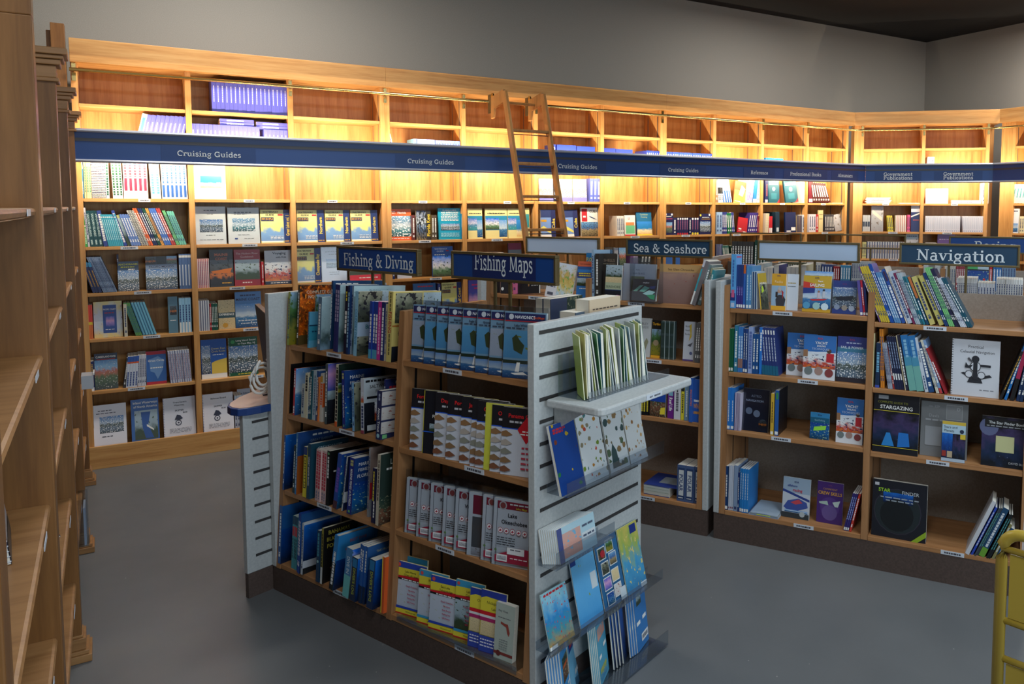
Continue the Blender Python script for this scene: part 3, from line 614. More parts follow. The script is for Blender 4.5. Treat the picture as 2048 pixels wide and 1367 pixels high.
# ------------------------------------------------------------------ kiosk with the monitor
KI.o = KI.o + KI.n * .006
ki = empty('computer_kiosk', KI.base()); tag(ki, 'grey slatted kiosk with a blue-edged counter behind the front gondola', 'kiosk')
b = MB(); b.box(-.008, .56, 0, .03, .113, .828, LAMI); pn = b.build('end_panel', ki, bevel=.003)
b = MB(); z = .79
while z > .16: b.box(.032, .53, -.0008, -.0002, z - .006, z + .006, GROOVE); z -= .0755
b.build('slat_groove', pn)
b = MB(); b.box(.26, .54, .031, .4, .113, .828, LAMI); b.build('cabinet_body', ki)
b = MB(); b.box(-.004, .556, .003, .028, 0, .112, KICK); b.box(.262, .538, .0285, .39, 0, .112, KICK); b.build('kick_base', ki)
pl = [(.56, -.02), (.06, -.03)] + [(-.0, -.02), (-.03, .0), (-.04, .04), (-.03, .085), (.0, .13), (.08, .2), (.17, .25), (.3, .33), (.56, .36)]
pl = pl[::-1]
b = MB(); b.prism(pl, 'z', .829, .862, flat((28, 60, 120), .4)); ct = b.build('counter_top', ki, bevel=.003)
b = MB(); b.face([(.01 + x * .975, .003 + y * .975, .8635) for x, y in pl], flat((206, 176, 160), .35)); b.build('laminate_top', ct)
mo = empty('monitor', KI.mat(.262, .2, .863) @ Matrix.Rotation(math.radians(66), 4, 'Z') @ Matrix.Rotation(math.radians(-6), 4, 'X')); tag(mo, 'black flat monitor seen edge-on above the kiosk counter', 'monitor')
b = MB(); b.box(-.2, .2, -.012, .012, .03, .40, BLACK); b.build('screen', mo, bevel=.003)
b = MB(); b.box(-.1, .1, -.06, .06, 0, .012, BLACK); b.box(-.02, .02, -.01, .01, .012, .05, BLACK); b.build('stand', mo)
b = MB()
for s in range(3): b.tube([(.055 * math.cos(t * .42 + s) * (1 - .1 * s), -.012 * s, .06 * math.sin(t * .42 + s) + .02 * s) for t in range(14)], .006, WHITE, 6)
cb = b.build('looped_cable', smooth=True); cb.matrix_world = KI.mat(.122, .075, .952) @ Matrix.Rotation(math.radians(10), 4, 'Z'); tag(cb, 'white cable looped beside the black monitor', 'cable')
# ------------------------------------------------------------------ brown shelves along the left wall
LZ = (1.735, 1.37, .99, .64, .31)
def pilaster(b, u):
    b.box(u - .085, u, 0, .40, .002, 2.2, BOAKV)
def side_unit(u0, u1, label, first=False):
    root = empty('side_bookcase', LW.base()); tag(root, label, 'bookcase', 'brown bookcases along the left wall')
    dz = .12 if first else 0
    for u in ([u0] if first else []) + [u1]:
        b = MB(); pilaster(b, u)
        if first: b.box(u - .085, u, 0, .40, 2.2, 2.32, BOAKV)
        b = b; pn = b.build('side_panel', root, bevel=.003)
        for ou, s in ((u - .085, -1), (u, 1)):
            b = MB(); x = ou + s * .0012
            b.box(min(x, ou + s * .0002), max(x, ou + s * .0002), .155, .175, .15, 2.1, STEEL)
            z = .18
            while z < 2.08: b.box(min(x, x + s * .0006), max(x, x + s * .0006), .160, .170, z, z + .007, BLACK); z += .032
            b.build('slotted_strip', pn)
        b = MB()
        for (pr, z0, z1) in ((.012, 2.19, 2.205), (.004, 2.205, 2.25), (.018, 2.25, 2.27), (.028, 2.27, 2.285), (.04, 2.285, 2.31)):
            b.box(u - .085 - pr, u + pr, -pr, .40, z0 + dz, z1 + dz - .0005, BOAKH)
        b.build('crown', pn, bevel=.003)
        b = MB()
        for (pr, z0, z1) in ((.03, .001, .03), (.022, .03, .045), (.012, .045, .09), (.004, .09, .1)): b.box(u - .085 - pr, u + pr, -pr, .399, z0, z1 - .0005, BOAKH)
        b.build('base_moulding', pn, bevel=.002)
    for z in LZ:
        b = MB(); b.prism([(.023, z - .022), (.013, z - .018), (.010, z - .009), (.013, z - .002), (.019, z), (.38, z), (.38, z - .024), (.023, z - .024)], 'x', u0 + .001, u1 - .086, BOAKH); s = b.build('shelf', root)
        lu = u0 + (u1 - u0) * .72
        b = MB(); b.box(lu - .045, lu + .045, .0085, .0098, z - .018, z - .003, TAG); b.build('shelf_label', s)
    b = MB(); b.box(u0 + .001, u1 - .086, .381, .40, .05, 2.2, BOAKV); b.build('back_panel', root)
side_unit(-2.32, -1.16, 'brown bookcase nearest the camera along the left edge', True)
side_unit(-1.16, 0, 'brown bookcase second from the camera on the left wall')
side_unit(0, 1.14, 'brown bookcase third from the camera on the left wall')
side_unit(1.14, 2.29, 'brown bookcase farthest from the camera, touching the long oak bookcase')
# ------------------------------------------------------------------ yellow book cart
CA = Fr(1.853, 1.128, -78)
ca = empty('book_cart', CA.base()); tag(ca, 'mustard yellow tubular book cart at the bottom right corner', 'cart')
r = .0145; L_ = .42
pth = [(0, 0, .05), (0, 0, .86)] + [(.05 - .05 * math.cos(t * math.pi / 10), 0, .88 + .05 * math.sin(t * math.pi / 10)) for t in range(1, 6)] + [(L_ - .05, 0, .93)] + [(L_ - .05 + .05 * math.sin(t * math.pi / 10), 0, .88 + .05 * math.cos(t * math.pi / 10)) for t in range(1, 6)] + [(L_, 0, .05)]
for yy in (0, .75):
    b = MB(); b.tube([(x, yy, z) for x, _, z in pth], r, YELM, 12); e = b.build('end_frame', ca, smooth=True)
    b = MB()
    for z in (.885, .70, .60): b.tube([(0, yy, z), (L_, yy, z)], .009, YELM, 8)
    b.build('cross_bar', e, smooth=True)
    b = MB(); b.box(.02, L_ - .02, yy - .002, yy + .002, .71, .875, YELM); b.build('end_plate', e)
    b = MB(); b.box(.02, L_ - .02, yy - .002, yy + .002, .15, .59, YELM); b.build('end_plate', e)
for z, tl in ((.72, .08), (.42, .08), (.15, .08)):
    b = MB(); b.box(.016, L_ - .016, .016, .734, z - .012, z, YELM); b.build('tray', ca)
for x in (0, L_):
    for y in (0, .75):
        b = MB(); b.prism([(y + .03 * math.cos(t * .5236), .031 + .03 * math.sin(t * .5236)) for t in range(12)], 'x', x - .01, x + .01, BLACK); b.build('caster', ca)
# ------------------------------------------------------------------ books, maps and cards
G1E = Fr(*(G1.P(1.578, 0, 0)[:2]), 22.586)
ORD = 'first second third fourth fifth sixth seventh eighth ninth tenth eleventh twelfth thirteenth fourteenth fifteenth sixteenth seventeenth eighteenth nineteenth twentieth twenty-first twenty-second twenty-third twenty-fourth'.split()
NUM = 'one two three four five six seven eight nine ten eleven twelve thirteen fourteen fifteen sixteen seventeen eighteen nineteen twenty twenty-one twenty-two twenty-three twenty-four'.split()
E_ = .0003
def book_meshes(W, H, T, col, front, spine, face, style):
    bt, ov = {'paper': (.0009, .0), 'hard': (.0026, .003), 'spiral': (.0007, .0), 'sheet': (.0005, 0)}[style]
    bt = min(bt, T * .3); cm = flat(col, .36); b = MB(); pg = MB()
    sp = style in ('paper', 'hard')
    if face:      # cover faces the viewer: x across the cover, y thickness
        b.box(0, W, 0, bt, 0, H, cm); b.box(0, W, T - bt, T, 0, H, cm)
        if sp: b.box(0, bt, bt, T - bt, 0, H, cm)
        pg.box(bt if sp else .0005, W - ov - .0008, bt, T - bt, ov + .0004, H - ov - .0006, PAGE)
        b.art(front, W, H, lambda x, z, l: (x, -E_ * (l + 1), z))
        if sp and spine: b.art(spine, T, H, lambda x, z, l: (-E_ * (l + 1), T - x, z))
    else:         # spine faces the viewer: x thickness, y depth
        b.box(0, bt, 0, W, 0, H, cm); b.box(T - bt, T, 0, W, 0, H, cm)
        if sp: b.box(bt, T - bt, 0, bt, 0, H, cm)
        pg.box(bt, T - bt, bt if sp else .0005, W - ov - .0008, ov + .0004, H - ov - .0006, PAGE)
        if spine and sp: b.art(spine, T, H, lambda x, z, l: (x, -E_ * (l + 1), z))
        if front: b.art(front, W, H, lambda x, z, l: (T + E_ * (l + 1), x, z))
    ring = None
    if style == 'spiral':
        ring = MB(); n = max(8, int(H / .011)); rc = flat(RINGC[0], .35); rr = T / 2 + .0016
        for i in range(n):
            z = H * (i + .5) / n
            if face: P = [(.003 + .005 * math.cos(a), T / 2 + rr * math.sin(a), z) for a in [j * math.pi / 3 for j in range(7)]]
            else: P = [(T / 2 + rr * math.cos(a), .002 + .005 * math.sin(a), z) for a in [j * math.pi / 3 for j in range(7)]]
            ring.tube(P, .0013, rc, 4, False)
        ring = ring.mesh('spiral_binding')
    return b.mesh('cover'), pg.mesh('page_block'), ring
RINGC = [(30, 40, 110)]
class Row:
    def __init__(s, fr, z, pl, gap=.28, tilt=0):
        s.fr, s.z, s.pl, s.gap, s.tilt = fr, z, pl, gap, tilt
        s.kind = 'cruising_guide' if 'wall bay' in pl else 'government_publication' if 'angled' in pl or 'right wall' in pl else 'fishing_book' if 'fishing half' in pl or 'front gondola' in pl else 'nature_book' if 'Seashore' in pl else 'sailing_manual' if 'left of Nav' in pl else 'paperback_book' if 'rear' in pl or 'far side' in pl else 'navigation_book'
        if 'wall bay' in pl and any(k in pl for k in ('ninth', 'tenth', 'eleventh')): s.kind = 'reference_book'
QUEUE = []
def inst(meshes, name, mat4, label, cat, group):
    QUEUE.append((meshes, name, mat4, label, cat, group))
def shown_px(meshes, mat4):
    P = [proj(mat4 @ Vector(c)) for c in ((meshes[0].vertices[0].co), ) ] if 0 else None
    vs = [v.co for v in meshes[0].vertices[:8]] + [v.co for v in meshes[0].vertices[8:16]]
    q = [proj(mat4 @ v) for v in vs]; xs = [min(max(a[0], 0), 2048) for a in q]; ys = [min(max(a[1], 0), 1367) for a in q]
    return (max(xs) - min(xs)) * (max(ys) - min(ys))
def flush(limit=400):
    kinds = {}
    for q in QUEUE: kinds.setdefault(q[1], []).append(q)
    print('STUFF kinds', {k: len(v) for k, v in kinds.items()})
    for name, qs in kinds.items():
        qs.sort(key=lambda q: -shown_px(q[0], q[2]))
        for q in qs[:limit]: inst_now(*q)
        rest = qs[limit:]
        if not rest: continue
        b = MB()
        for q in rest:
            for me in q[0]:
                if me is None: continue
                ul = me.uv_layers.active; o = len(b.v); b.v += [tuple(q[2] @ v.co) for v in me.vertices]
                for p in me.polygons:
                    b.f.append(tuple(o + i for i in p.vertices)); b.m.append(b.mi(me.materials[p.material_index])); b.uv.append([tuple(ul.data[i].uv) for i in p.loop_indices] if ul else None)
        o = b.build('small_%ss' % name); o['kind'] = 'stuff'
        tag(o, 'the many small distant %s, packed on the far shelves' % {'paperback_book': 'paperback spines', 'booklet': 'thin booklet spines'}.get(name, name.replace('_', ' ') + 's'), 'books')
        print('STUFF', name, len(rest), 'singles', limit)
def inst_now(meshes, name, mat4, label, cat, group):
    o = place(meshes[0], name); o.matrix_world = mat4
    place(meshes[1], 'page_block', o)
    if meshes[2]: place(meshes[2], 'spiral_binding', o)
    if len(meshes) > 3: place(meshes[3], 'clear_sleeve', o)
    return tag(o, label, cat, group)
def light(c): return .3 * c[0] + .6 * c[1] + .1 * c[2] > 130
def S(row, x0, x1, n, yt, col, desc, lean=0, d=.17, w=.012, spine=None, cover=None, style='paper', name=None, cat='book', h=None, dl=0, flipw=0):
    fr, z = row.fr, row.z + .0008
    u0, u1 = fr.u_at(x0, z, w), fr.u_at(x1, z, w); th = math.radians(lean); pitch = (u1 - u0) / n; t = max(.003, pitch * math.cos(th) - .0007)
    if h is None: h = fr.h_at(u0, w, z, yt)
    h = min(h / math.cos(th), (row.gap - .006) / math.cos(th) - t * abs(math.sin(th)))
    if spine is None:
        k = (235, 235, 230) if not light(col) else (60, 70, 110)
        spine = [('e', .5, .12, .2, .5, k), ('e', .5, .3, .88, .42, k)]
    ms = book_meshes(d, h, t, col, cover or [], spine, False, style)
    nm = name or ('spiral_book' if style == 'spiral' else 'hardback_book' if style == 'hard' else row.kind)
    for i in range(n):
        l = th + math.radians(dl) * i
        up = t * math.sin(l) if l > 0 else 0
        jit = random.uniform(0, .006)
        m = fr.mat(u0 + pitch * i, w + jit, z + max(0, up)) @ Matrix.Rotation(-math.radians(row.tilt), 4, 'X') @ Matrix.Rotation(l, 4, 'Y')
        lab = '%s, %s' % (desc, row.pl) if n == 1 else '%s, %s from left, %s' % (desc, ORD[i], row.pl)
        inst(ms, nm, m, lab, cat, '%s, %s' % (desc, row.pl) if n > 1 else None)
def F(row, x0, x1, yt, col, desc, art, w=.04, t=.014, tilt=8, yaw=0, roll=0, style='paper', name=None, cat='book', h=None, zo=0, sleeve=0, spine=None, group=None):
    fr, z = row.fr, row.z + .0008 + zo
    u0, u1 = fr.u_at(x0, z, w), fr.u_at(x1, z, w); W = (u1 - u0) / math.cos(math.radians(yaw))
    if h is None: h = fr.h_at(u0, w + .02, z, yt)
    tl = math.radians(tilt + row.tilt); h = min(h / math.cos(tl), row.gap - .006)
    ms = list(book_meshes(W, h, t, col, art, spine, True, style))
    if sleeve:
        b = MB(); b.box(-.004, W + .004, -.0016, t + .0016, -.0002, h + sleeve, SLEEVE); ms.append(b.mesh('clear_sleeve'))
    m = fr.mat(u0, w, z) @ Matrix.Rotation(math.radians(yaw), 4, 'Z') @ Matrix.Rotation(-tl, 4, 'X') @ Matrix.Rotation(math.radians(roll), 4, 'Y')
    nm = name or ('spiral_book' if style == 'spiral' else row.kind)
    return inst(ms, nm, m, '%s, %s' % (desc, row.pl), cat, group)
def LAY(row, x0, x1, zo, t, col, desc, d=.2, w=.03, n=1, style='paper', top=None, name=None, cat='book', spine=None):   # lying flat, spine to the viewer
    fr = row.fr; z = row.z + .0008 + zo; u0, u1 = fr.u_at(x0, z, w), fr.u_at(x1, z, w)
    ms = book_meshes(d, u1 - u0, t, col, top or [], spine or [('e', .5, .2, .7, .4, (235, 235, 230) if not light(col) else (80, 90, 130))], False, style)
    for i in range(n):
        # lay the standing book on its side: its height runs along u
        m = fr.mat(u1 + .002 * math.sin(i * 3), w + .004 * (i % 2), z + i * (t + .0008) + t) @ Matrix.Rotation(-math.pi / 2, 4, 'Y') @ Matrix.Translation((-t, 0, 0)) 
        m = fr.mat(u0 + .002 * math.sin(i * 3), w + .004 * (i % 2), z + i * (t + .0008) + t) @ Matrix.Rotation(math.pi / 2, 4, 'Y')
        lab = '%s, %s' % (desc, row.pl) if n == 1 else '%s, %s from bottom, %s' % (desc, ORD[i], row.pl)
        inst(ms, name or row.kind, m, lab, cat, '%s, %s' % (desc, row.pl) if n > 1 else None)
# colour words
PUR = (92, 92, 190); WH = (236, 236, 232); CRM = (226, 214, 180); NV = (26, 36, 84); TEAL = (20, 96, 110); TUR = (60, 160, 185); RED = (190, 40, 50); DG = (20, 70, 56); YEL = (226, 206, 60); BLU = (40, 100, 180); LBL = (120, 180, 215); BK = (20, 20, 24); MAR = (110, 24, 44); ORG = (222, 96, 40); LTG = (110, 180, 120); GRY = (120, 126, 134); GOLD = (200, 150, 50)
def wall_row(k, bay, fr=WALL):
    nm = {0: 'top shelf', 1: 'above blue band', 2: 'under blue band', 3: 'fourth shelf', 4: 'fifth shelf', 5: 'sixth shelf', 6: 'seventh shelf', 7: 'bottom tray'}[k]
    gp = [.25, .27, .30, .30, .29, .29, .29, .36][k]
    pl = '%s, %s' % (nm, bay if ' ' in bay else bay + ' wall bay')
    return Row(fr, SH[k], pl, gp)
B_ = ORD
# ---- top two levels
r = wall_row(0, 'second')
vio = [('e', .5, .3, .8, .18, (225, 220, 235))]
S(r, 424.5, 576, 18, 157, PUR, 'violet hardback spine', d=.2, w=.02, spine=vio, style='hard')
LAY(r, 423, 487, .196, .02, PUR, 'violet hardback lying left on the violet row', d=.18)
LAY(r, 489, 553, .196, .02, PUR, 'violet hardback lying right on the violet row', d=.18)
r = wall_row(1, 'first')
S(r, 268, 279, 1, 229, WH, 'white and blue spine leaning right', lean=13, spine=[('r', .2, .1, .8, .9, (70, 120, 190))], h=.25)
S(r, 279, 361, 9, 232, PUR, 'violet spine leaning right', lean=13, spine=vio, h=.245)
r = wall_row(1, 'second')
S(r, 384, 521, 16, 238, PUR, 'violet upright spine in long row', spine=vio, h=.205, style='hard')
S(r, 529, 577, 6, 248, PUR, 'violet spine in short row', spine=vio, h=.19, style='hard')
LAY(r, 440, 508, .207, .022, PUR, 'violet hardback lying on the long row', n=2, d=.17)
LAY(r, 513, 576, .192, .025, PUR, 'violet hardback lying on the short row', n=2, d=.17)
r = wall_row(1, 'fourth')
S(r, 767, 773, 1, 256, CRM, 'cream book leaning left', lean=-4, h=.2); S(r, 780, 786, 1, 258, (40, 44, 70), 'dark slate book leaning left', lean=-12, h=.21); S(r, 787, 793, 1, 258, WH, 'white book leaning left', lean=-12, h=.2)
S(r, 828, 834, 1, 269, LBL, 'pale blue book at the left of the blue box', h=.175); F(r, 835, 870, 269, (120, 140, 215), 'blue boxed book facing out', [('d', .15, .85, .7, .05, WH), ('d', .15, .7, .5, .05, WH), ('d', .15, .8, .3, .04, WH)], tilt=0, h=.175, t=.1, w=.02)
S(r, 872, 921, 9, 270, (110, 130, 215), 'light blue spine', h=.172)
r = wall_row(1, 'sixth')
S(r, 1107, 1112, 1, 268, (40, 56, 150), 'royal blue binder edge', h=.185); F(r, 1114, 1152, 270, (40, 60, 165), 'left royal blue binder facing out', [('r', .3, .4, .75, .42, (120, 140, 220))], tilt=0, t=.05, h=.185, w=.015); F(r, 1154, 1190, 272, (40, 60, 165), 'right royal blue binder facing out', [('r', .3, .4, .75, .42, (120, 140, 220))], tilt=0, t=.05, h=.18, w=.015)
r = wall_row(1, 'seventh')
F(r, 1206, 1231, 275, (36, 54, 150), 'left dark blue binder facing out', [('r', .2, .4, .7, .42, (110, 130, 215))], tilt=0, t=.05, h=.175, w=.015); F(r, 1232, 1265, 276, (36, 54, 150), 'right dark blue binder facing out', [('r', .3, .4, .75, .42, (110, 130, 215))], tilt=0, t=.05, h=.172, w=.015)
S(r, 1291, 1319, 7, 277, (44, 66, 170), 'royal blue spine leaning right', lean=5, h=.17, d=.2)
r = wall_row(1, 'eighth'); S(r, 1326, 1425, 22, 279, (44, 70, 180), 'royal blue thin spine', h=.168, d=.2)
r = wall_row(1, 'tenth'); S(r, 1532, 1566, 9, 300, (30, 130, 215), 'bright blue spine', h=.155)
r = wall_row(1, 'eleventh'); S(r, 1617, 1642, 7, 305, (40, 130, 200), 'sky blue spine', h=.13)
r = wall_row(1, 'second angled bay', CH); S(r, 1853, 1867, 2, 305, WH, 'white booklet standing', h=.2, lean=2)
# ---- just under the band
r = wall_row(2, 'first')
S(r, 156, 160, 1, 326, ORG, 'orange spine at far left', h=.27); S(r, 160.5, 168.5, 2, 326, (60, 130, 180), 'blue thin spine', h=.27, spine=[('r', 0, .7, 1, 1, (190, 215, 230)), ('e', .5, .1, .4, .4, WH)])
S(r, 169.5, 184, 3, 326, (232, 220, 160), 'cream spine with green print', h=.26, spine=[('e', .5, .15, .8, .5, (90, 150, 120))])
S(r, 184.5, 212.5, 7, 326, WH, 'white spiral-bound book', style='spiral', h=.26); S(r, 213, 219.5, 1, 326, WH, 'white spine with dark green print, before the gap', h=.26, spine=[('e', .5, .08, .9, .6, (30, 90, 70))])
S(r, 226.5, 247, 3, 326, WH, 'white spine with dark green print', h=.26, lean=-1.5, spine=[('e', .5, .08, .9, .6, (30, 90, 60))])
S(r, 248.5, 297, 5, 326, WH, 'white spine with red band', h=.26, lean=-.5, spine=[('r', .2, .2, .8, .52, (215, 40, 70)), ('e', .5, .55, .88, .5, (200, 60, 80)), ('r', .2, .85, .8, .94, (60, 90, 180))])
S(r, 303, 323, 2, 326, WH, 'white spine with teal print', h=.26, lean=-2, spine=[('e', .5, .12, .85, .5, (80, 160, 180))])
S(r, 325, 376, 6, 326, WH, 'white spine with blue band', h=.26, lean=-1, spine=[('r', .15, .04, .75, .36, (40, 90, 165)), ('e', .45, .4, .88, .4, (50, 100, 170))])
r = wall_row(2, 'second')
RINGC[0] = (190, 160, 170); F(r, 389, 452.5, 326, WH, 'white spiral book with a bay picture', [('r', .2, .3, .88, .62, 'beach'), ('d', .3, .8, .8, .02, (120, 120, 120))], style='spiral', h=.262, tilt=5)
r = wall_row(2, 'sixth')
mtn = [('r', 0, .18, 1, .75, 'mountain'), ('r', 0, 0, 1, .18, (120, 120, 200)), ('r', 0, .75, 1, 1, (225, 232, 248)), ('d', .1, .9, .9, .03, (150, 90, 90))]
for a, c, y, ds in ((1079, 1107, 357, 'leftmost white book with a snowy mountain'), (1119, 1145, 358, 'middle white book with a snowy mountain'), (1147, 1174, 358, 'right white book with a snowy mountain')): F(r, a, c, y, (225, 230, 245), ds, mtn, tilt=4, t=.012, w=.03)
S(r, 1108, 1117, 2, 357, (40, 44, 66), 'dark spine between the mountain books', d=.14, w=.06)
S(r, 1180, 1201, 3, 357, (90, 104, 190), 'lavender blue spine', d=.17, lean=1)
r = wall_row(2, 'ninth')
S(r, 1431.5, 1435.5, 1, 350, (150, 110, 80), 'tan photo spine', h=.25); S(r, 1437, 1446.5, 3, 352, WH, 'white spine with black band', lean=-4, h=.25, spine=[('r', 0, .35, 1, .6, BK), ('e', .5, .1, .3, .5, (60, 60, 70))]); S(r, 1447, 1465, 4, 352, (215, 230, 245), 'white and blue spine leaning left', lean=-12, h=.24, spine=[('r', 0, 0, .6, .5, (40, 100, 180))])
F(r, 1467, 1489, 363, (240, 150, 80), 'orange book leaning right', [('r', 0, .6, 1, 1, (235, 90, 50)), ('p', [(.4, .4), (.75, .35), (.95, .7), (.6, .85)], WH), ('d', .1, .6, .1, .03, WH)], roll=9, tilt=4, t=.01, h=.23, w=.02)
S(r, 1493, 1504, 4, 355, WH, 'white spine with purple mark, leaning right', lean=8, h=.25, spine=[('r', .2, .1, .8, .45, (110, 90, 190))]); S(r, 1506, 1513, 2, 352, (40, 120, 190), 'blue and white spine leaning right', lean=6, h=.25, spine=[('r', 0, .0, 1, .15, WH)]); S(r, 1514.5, 1521, 2, 352, WH, 'plain white spine leaning right', lean=5, h=.25)
r = wall_row(2, 'tenth')
nor = [('r', .12, .12, .88, .72, (20, 84, 100)), ('c', .5, .6, .13, WH), ('r', .25, .16, .75, .42, (40, 110, 125)), ('d', .1, .9, .88, .05, WH), ('d', .1, .9, .8, .05, WH), ('p', [(.75, 0), (1, 0), (1, .18)], RED)]
S(r, 1530, 1536, 1, 358, NV, 'thick navy spine with white tag', h=.24, spine=[('r', .1, .02, .9, .14, WH), ('e', .6, .3, .8, .3, (190, 90, 70))]); F(r, 1537, 1559, 358, (16, 80, 96), 'left teal book facing out', nor, tilt=3, h=.245, t=.03, w=.02); F(r, 1572, 1597, 360, (16, 80, 96), 'right teal book leaning back', nor, tilt=6, roll=-5, h=.235, t=.02, w=.03); S(r, 1608, 1611.5, 1, 362, WH, 'white thin spine at right', h=.235)
r = wall_row(2, 'eleventh')
S(r, 1617.5, 1626, 2, 360, MAR, 'maroon upright spine', h=.235, spine=[('r', .1, .05, .9, .2, WH)]); S(r, 1627, 1662, 7, 362, (70, 26, 26), 'dark red spine fanned leaning left', lean=-12, dl=-1.8, h=.22, d=.16)
LAY(r, 1664, 1689, 0, .004, WH, 'white sheet lying flat', d=.2)
r = wall_row(2, 'first angled bay', CH)
for i in range(5): LAY(r, 1733 - i % 2 * 2, 1779 + i % 3 * 2, i * .0135, .012, [(222, 214, 210), (230, 224, 220), (200, 196, 196), (234, 230, 226), (226, 216, 210)][i], ['bottom', 'second', 'middle', 'fourth', 'top'][i] + ' magazine in the white pile', name='magazine', cat='magazine')
LAY(r, 1799, 1843, 0, .006, WH, 'thin white booklet lying flat')
r = wall_row(2, 'second angled bay', CH)
F(r, 1851, 1896, 373, (240, 236, 228), 'blank white folder facing out', [], tilt=6, t=.02, h=.165)
LAY(r, 1903, 1962, 0, .018, WH, 'white booklet in the flat pile', n=2, d=.19); S(r, 1965, 1977, 3, 366, WH, 'tall white spine', h=.225)
r = wall_row(2, 'right wall', RW); 
S(r, 2022, 2060, 6, 370, (236, 226, 196), 'cream spine with teal stripe, leaning right', lean=9, h=.2, spine=[('r', .3, .3, .7, .8, (60, 140, 150))])
# ---- fourth shelf
r = wall_row(3, 'first')
S(r, 157, 176, 3, 431, (60, 170, 80), 'bright green spine', h=.2, spine=[('r', 0, .66, 1, .7, WH), ('e', .5, .1, .6, .4, (200, 235, 205))], lean=-.5)
S(r, 176.5, 180.5, 1, 412, (205, 208, 220), 'tall pale grey spine', lean=-4, h=.255)
S(r, 181, 207, 3, 422, (24, 70, 76), 'dark teal spine lettered San Juan Islands', lean=-5, h=.235, spine=[('w', 'SAN JUAN ISLANDS', .5, .6, .75, (200, 225, 220)), ('e', .5, .06, .2, .4, (200, 225, 220))])
S(r, 208, 216.5, 1, 422, (52, 70, 140), 'navy spine with white letters, beside the dark teal three', lean=-8, h=.235, spine=[('e', .5, .15, .9, .6, WH)])
S(r, 217.5, 248, 8, 433, TUR, 'turquoise spine', lean=-11, h=.21, spine=[('r', .1, .9, .9, .93, WH), ('e', .5, .2, .85, .3, (200, 235, 240))])
S(r, 249, 255.5, 1, 420, (44, 66, 150), 'navy spine with white letters, beside the turquoise row', lean=-16, h=.235, spine=[('e', .5, .1, .92, .6, WH)])
S(r, 256, 263, 1, 431, (190, 190, 120), 'yellow photo spine', lean=-16, h=.205, spine=[('r', 0, 0, 1, .9, 'lake')]); S(r, 263.5, 283, 4, 429, (96, 126, 190), 'slate blue spine', lean=-17, h=.21)
RINGC[0] = (40, 40, 60); S(r, 284, 298.5, 3, 419, (205, 208, 214), 'grey spiral-bound spine', lean=-19, h=.235, style='spiral')
k = -20
S(r, 299, 307.5, 2, 413, ORG, 'orange red spine', lean=k, h=.25); S(r, 308, 317, 2, 413, NV, 'navy spine between orange and green', lean=k, h=.25); S(r, 317.5, 323.5, 2, 413, DG, 'forest green spine', lean=k, h=.25); S(r, 324, 330, 2, 413, (226, 160, 70), 'tan orange spine', lean=k, h=.25); S(r, 330.5, 344, 3, 412, (70, 110, 190), 'medium blue spine', lean=k, h=.25); S(r, 344.5, 353, 2, 411, (180, 60, 56), 'brick red spine', lean=k, h=.25); S(r, 353.5, 360, 2, 417, LTG, 'grass green spine', lean=-19, h=.235); S(r, 360.5, 374, 3, 418, (110, 190, 170), 'sea green spine', lean=-18, h=.23)
r = wall_row(3, 'second')
RINGC[0] = (40, 50, 140)
F(r, 391, 453.5, 413, WH, 'spiral book in plastic with an aircraft picture', [('r', .16, .32, .9, .66, 'harbor'), ('d', .3, .7, .9, .02, (60, 60, 70)), ('d', .4, .6, .8, .012, (90, 90, 90)), ('d', .35, .65, .24, .012, (90, 90, 90)), ('d', .15, .9, .12, .01, (90, 90, 90))], style='spiral', tilt=7, sleeve=.004)
F(r, 457.5, 520.5, 415, WH, 'white guide in plastic with a coast picture', [('r', .14, .34, .86, .7, 'marina'), ('d', .2, .75, .87, .018, (60, 60, 70)), ('d', .2, .6, .82, .018, (60, 60, 70)), ('d', .3, .7, .24, .012, (90, 90, 90)), ('d', .2, .3, .14, .04, (50, 70, 140)), ('d', .5, .8, .14, .012, (90, 90, 90))], tilt=7, sleeve=.004)
def wg(side, word, dark=False, art='coast', yr=True):
    g = (222, 220, 150) if not dark else (50, 66, 120)
    return [('r', 0, 0, .74, 1, g), ('r', 0, .06, .74, .72, art), ('r', .02, .02, .7, .06, WH), ('t', 'WATERWAY', .33, .93, .075, (40, 44, 40) if not dark else (170, 180, 200), True, .6), ('t', 'GUIDE', .30, .84, .08, (40, 44, 40) if not dark else (170, 180, 200), True, .4), ('r', .56, .82, .72, .865, RED), ('r', .02, .66, .42, .77, (36, 50, 90)), ('d', .04, .4, .735, .02, GOLD), ('d', .04, .4, .695, .02, GOLD), ('d', .3, .72, .2, .015, WH), ('d', .3, .72, .16, .015, WH), ('d', .3, .72, .12, .015, WH), ('r', .74, 0, 1, 1, (30, 50, 110)), ('v', word, .86, .52, .135, (240, 210, 70), True, .62), ('d', .76, .98, .05, .03, GOLD)]
RINGC[0] = (220, 180, 60)
F(r, 523, 585, 419, (220, 190, 80), 'yellow spiral guide reading Great Lakes vol. 1', wg('s', 'Great Lakes vol. 1', art='coast'), style='spiral', tilt=7, t=.022)
r = wall_row(3, 'third')
F(r, 596, 650, 420, (220, 190, 80), 'leftmost yellow guide reading Northern', wg('s', 'Northern'), style='spiral', tilt=7, t=.022); F(r, 652.5, 701, 420, (220, 190, 80), 'middle yellow guide reading Northern', wg('s', 'Northern'), style='spiral', tilt=7, t=.022); F(r, 703.5, 757, 420, (220, 190, 80), 'rightmost yellow guide reading Northern', wg('s', 'Northern'), style='spiral', tilt=7, t=.022)
r = wall_row(3, 'fourth')
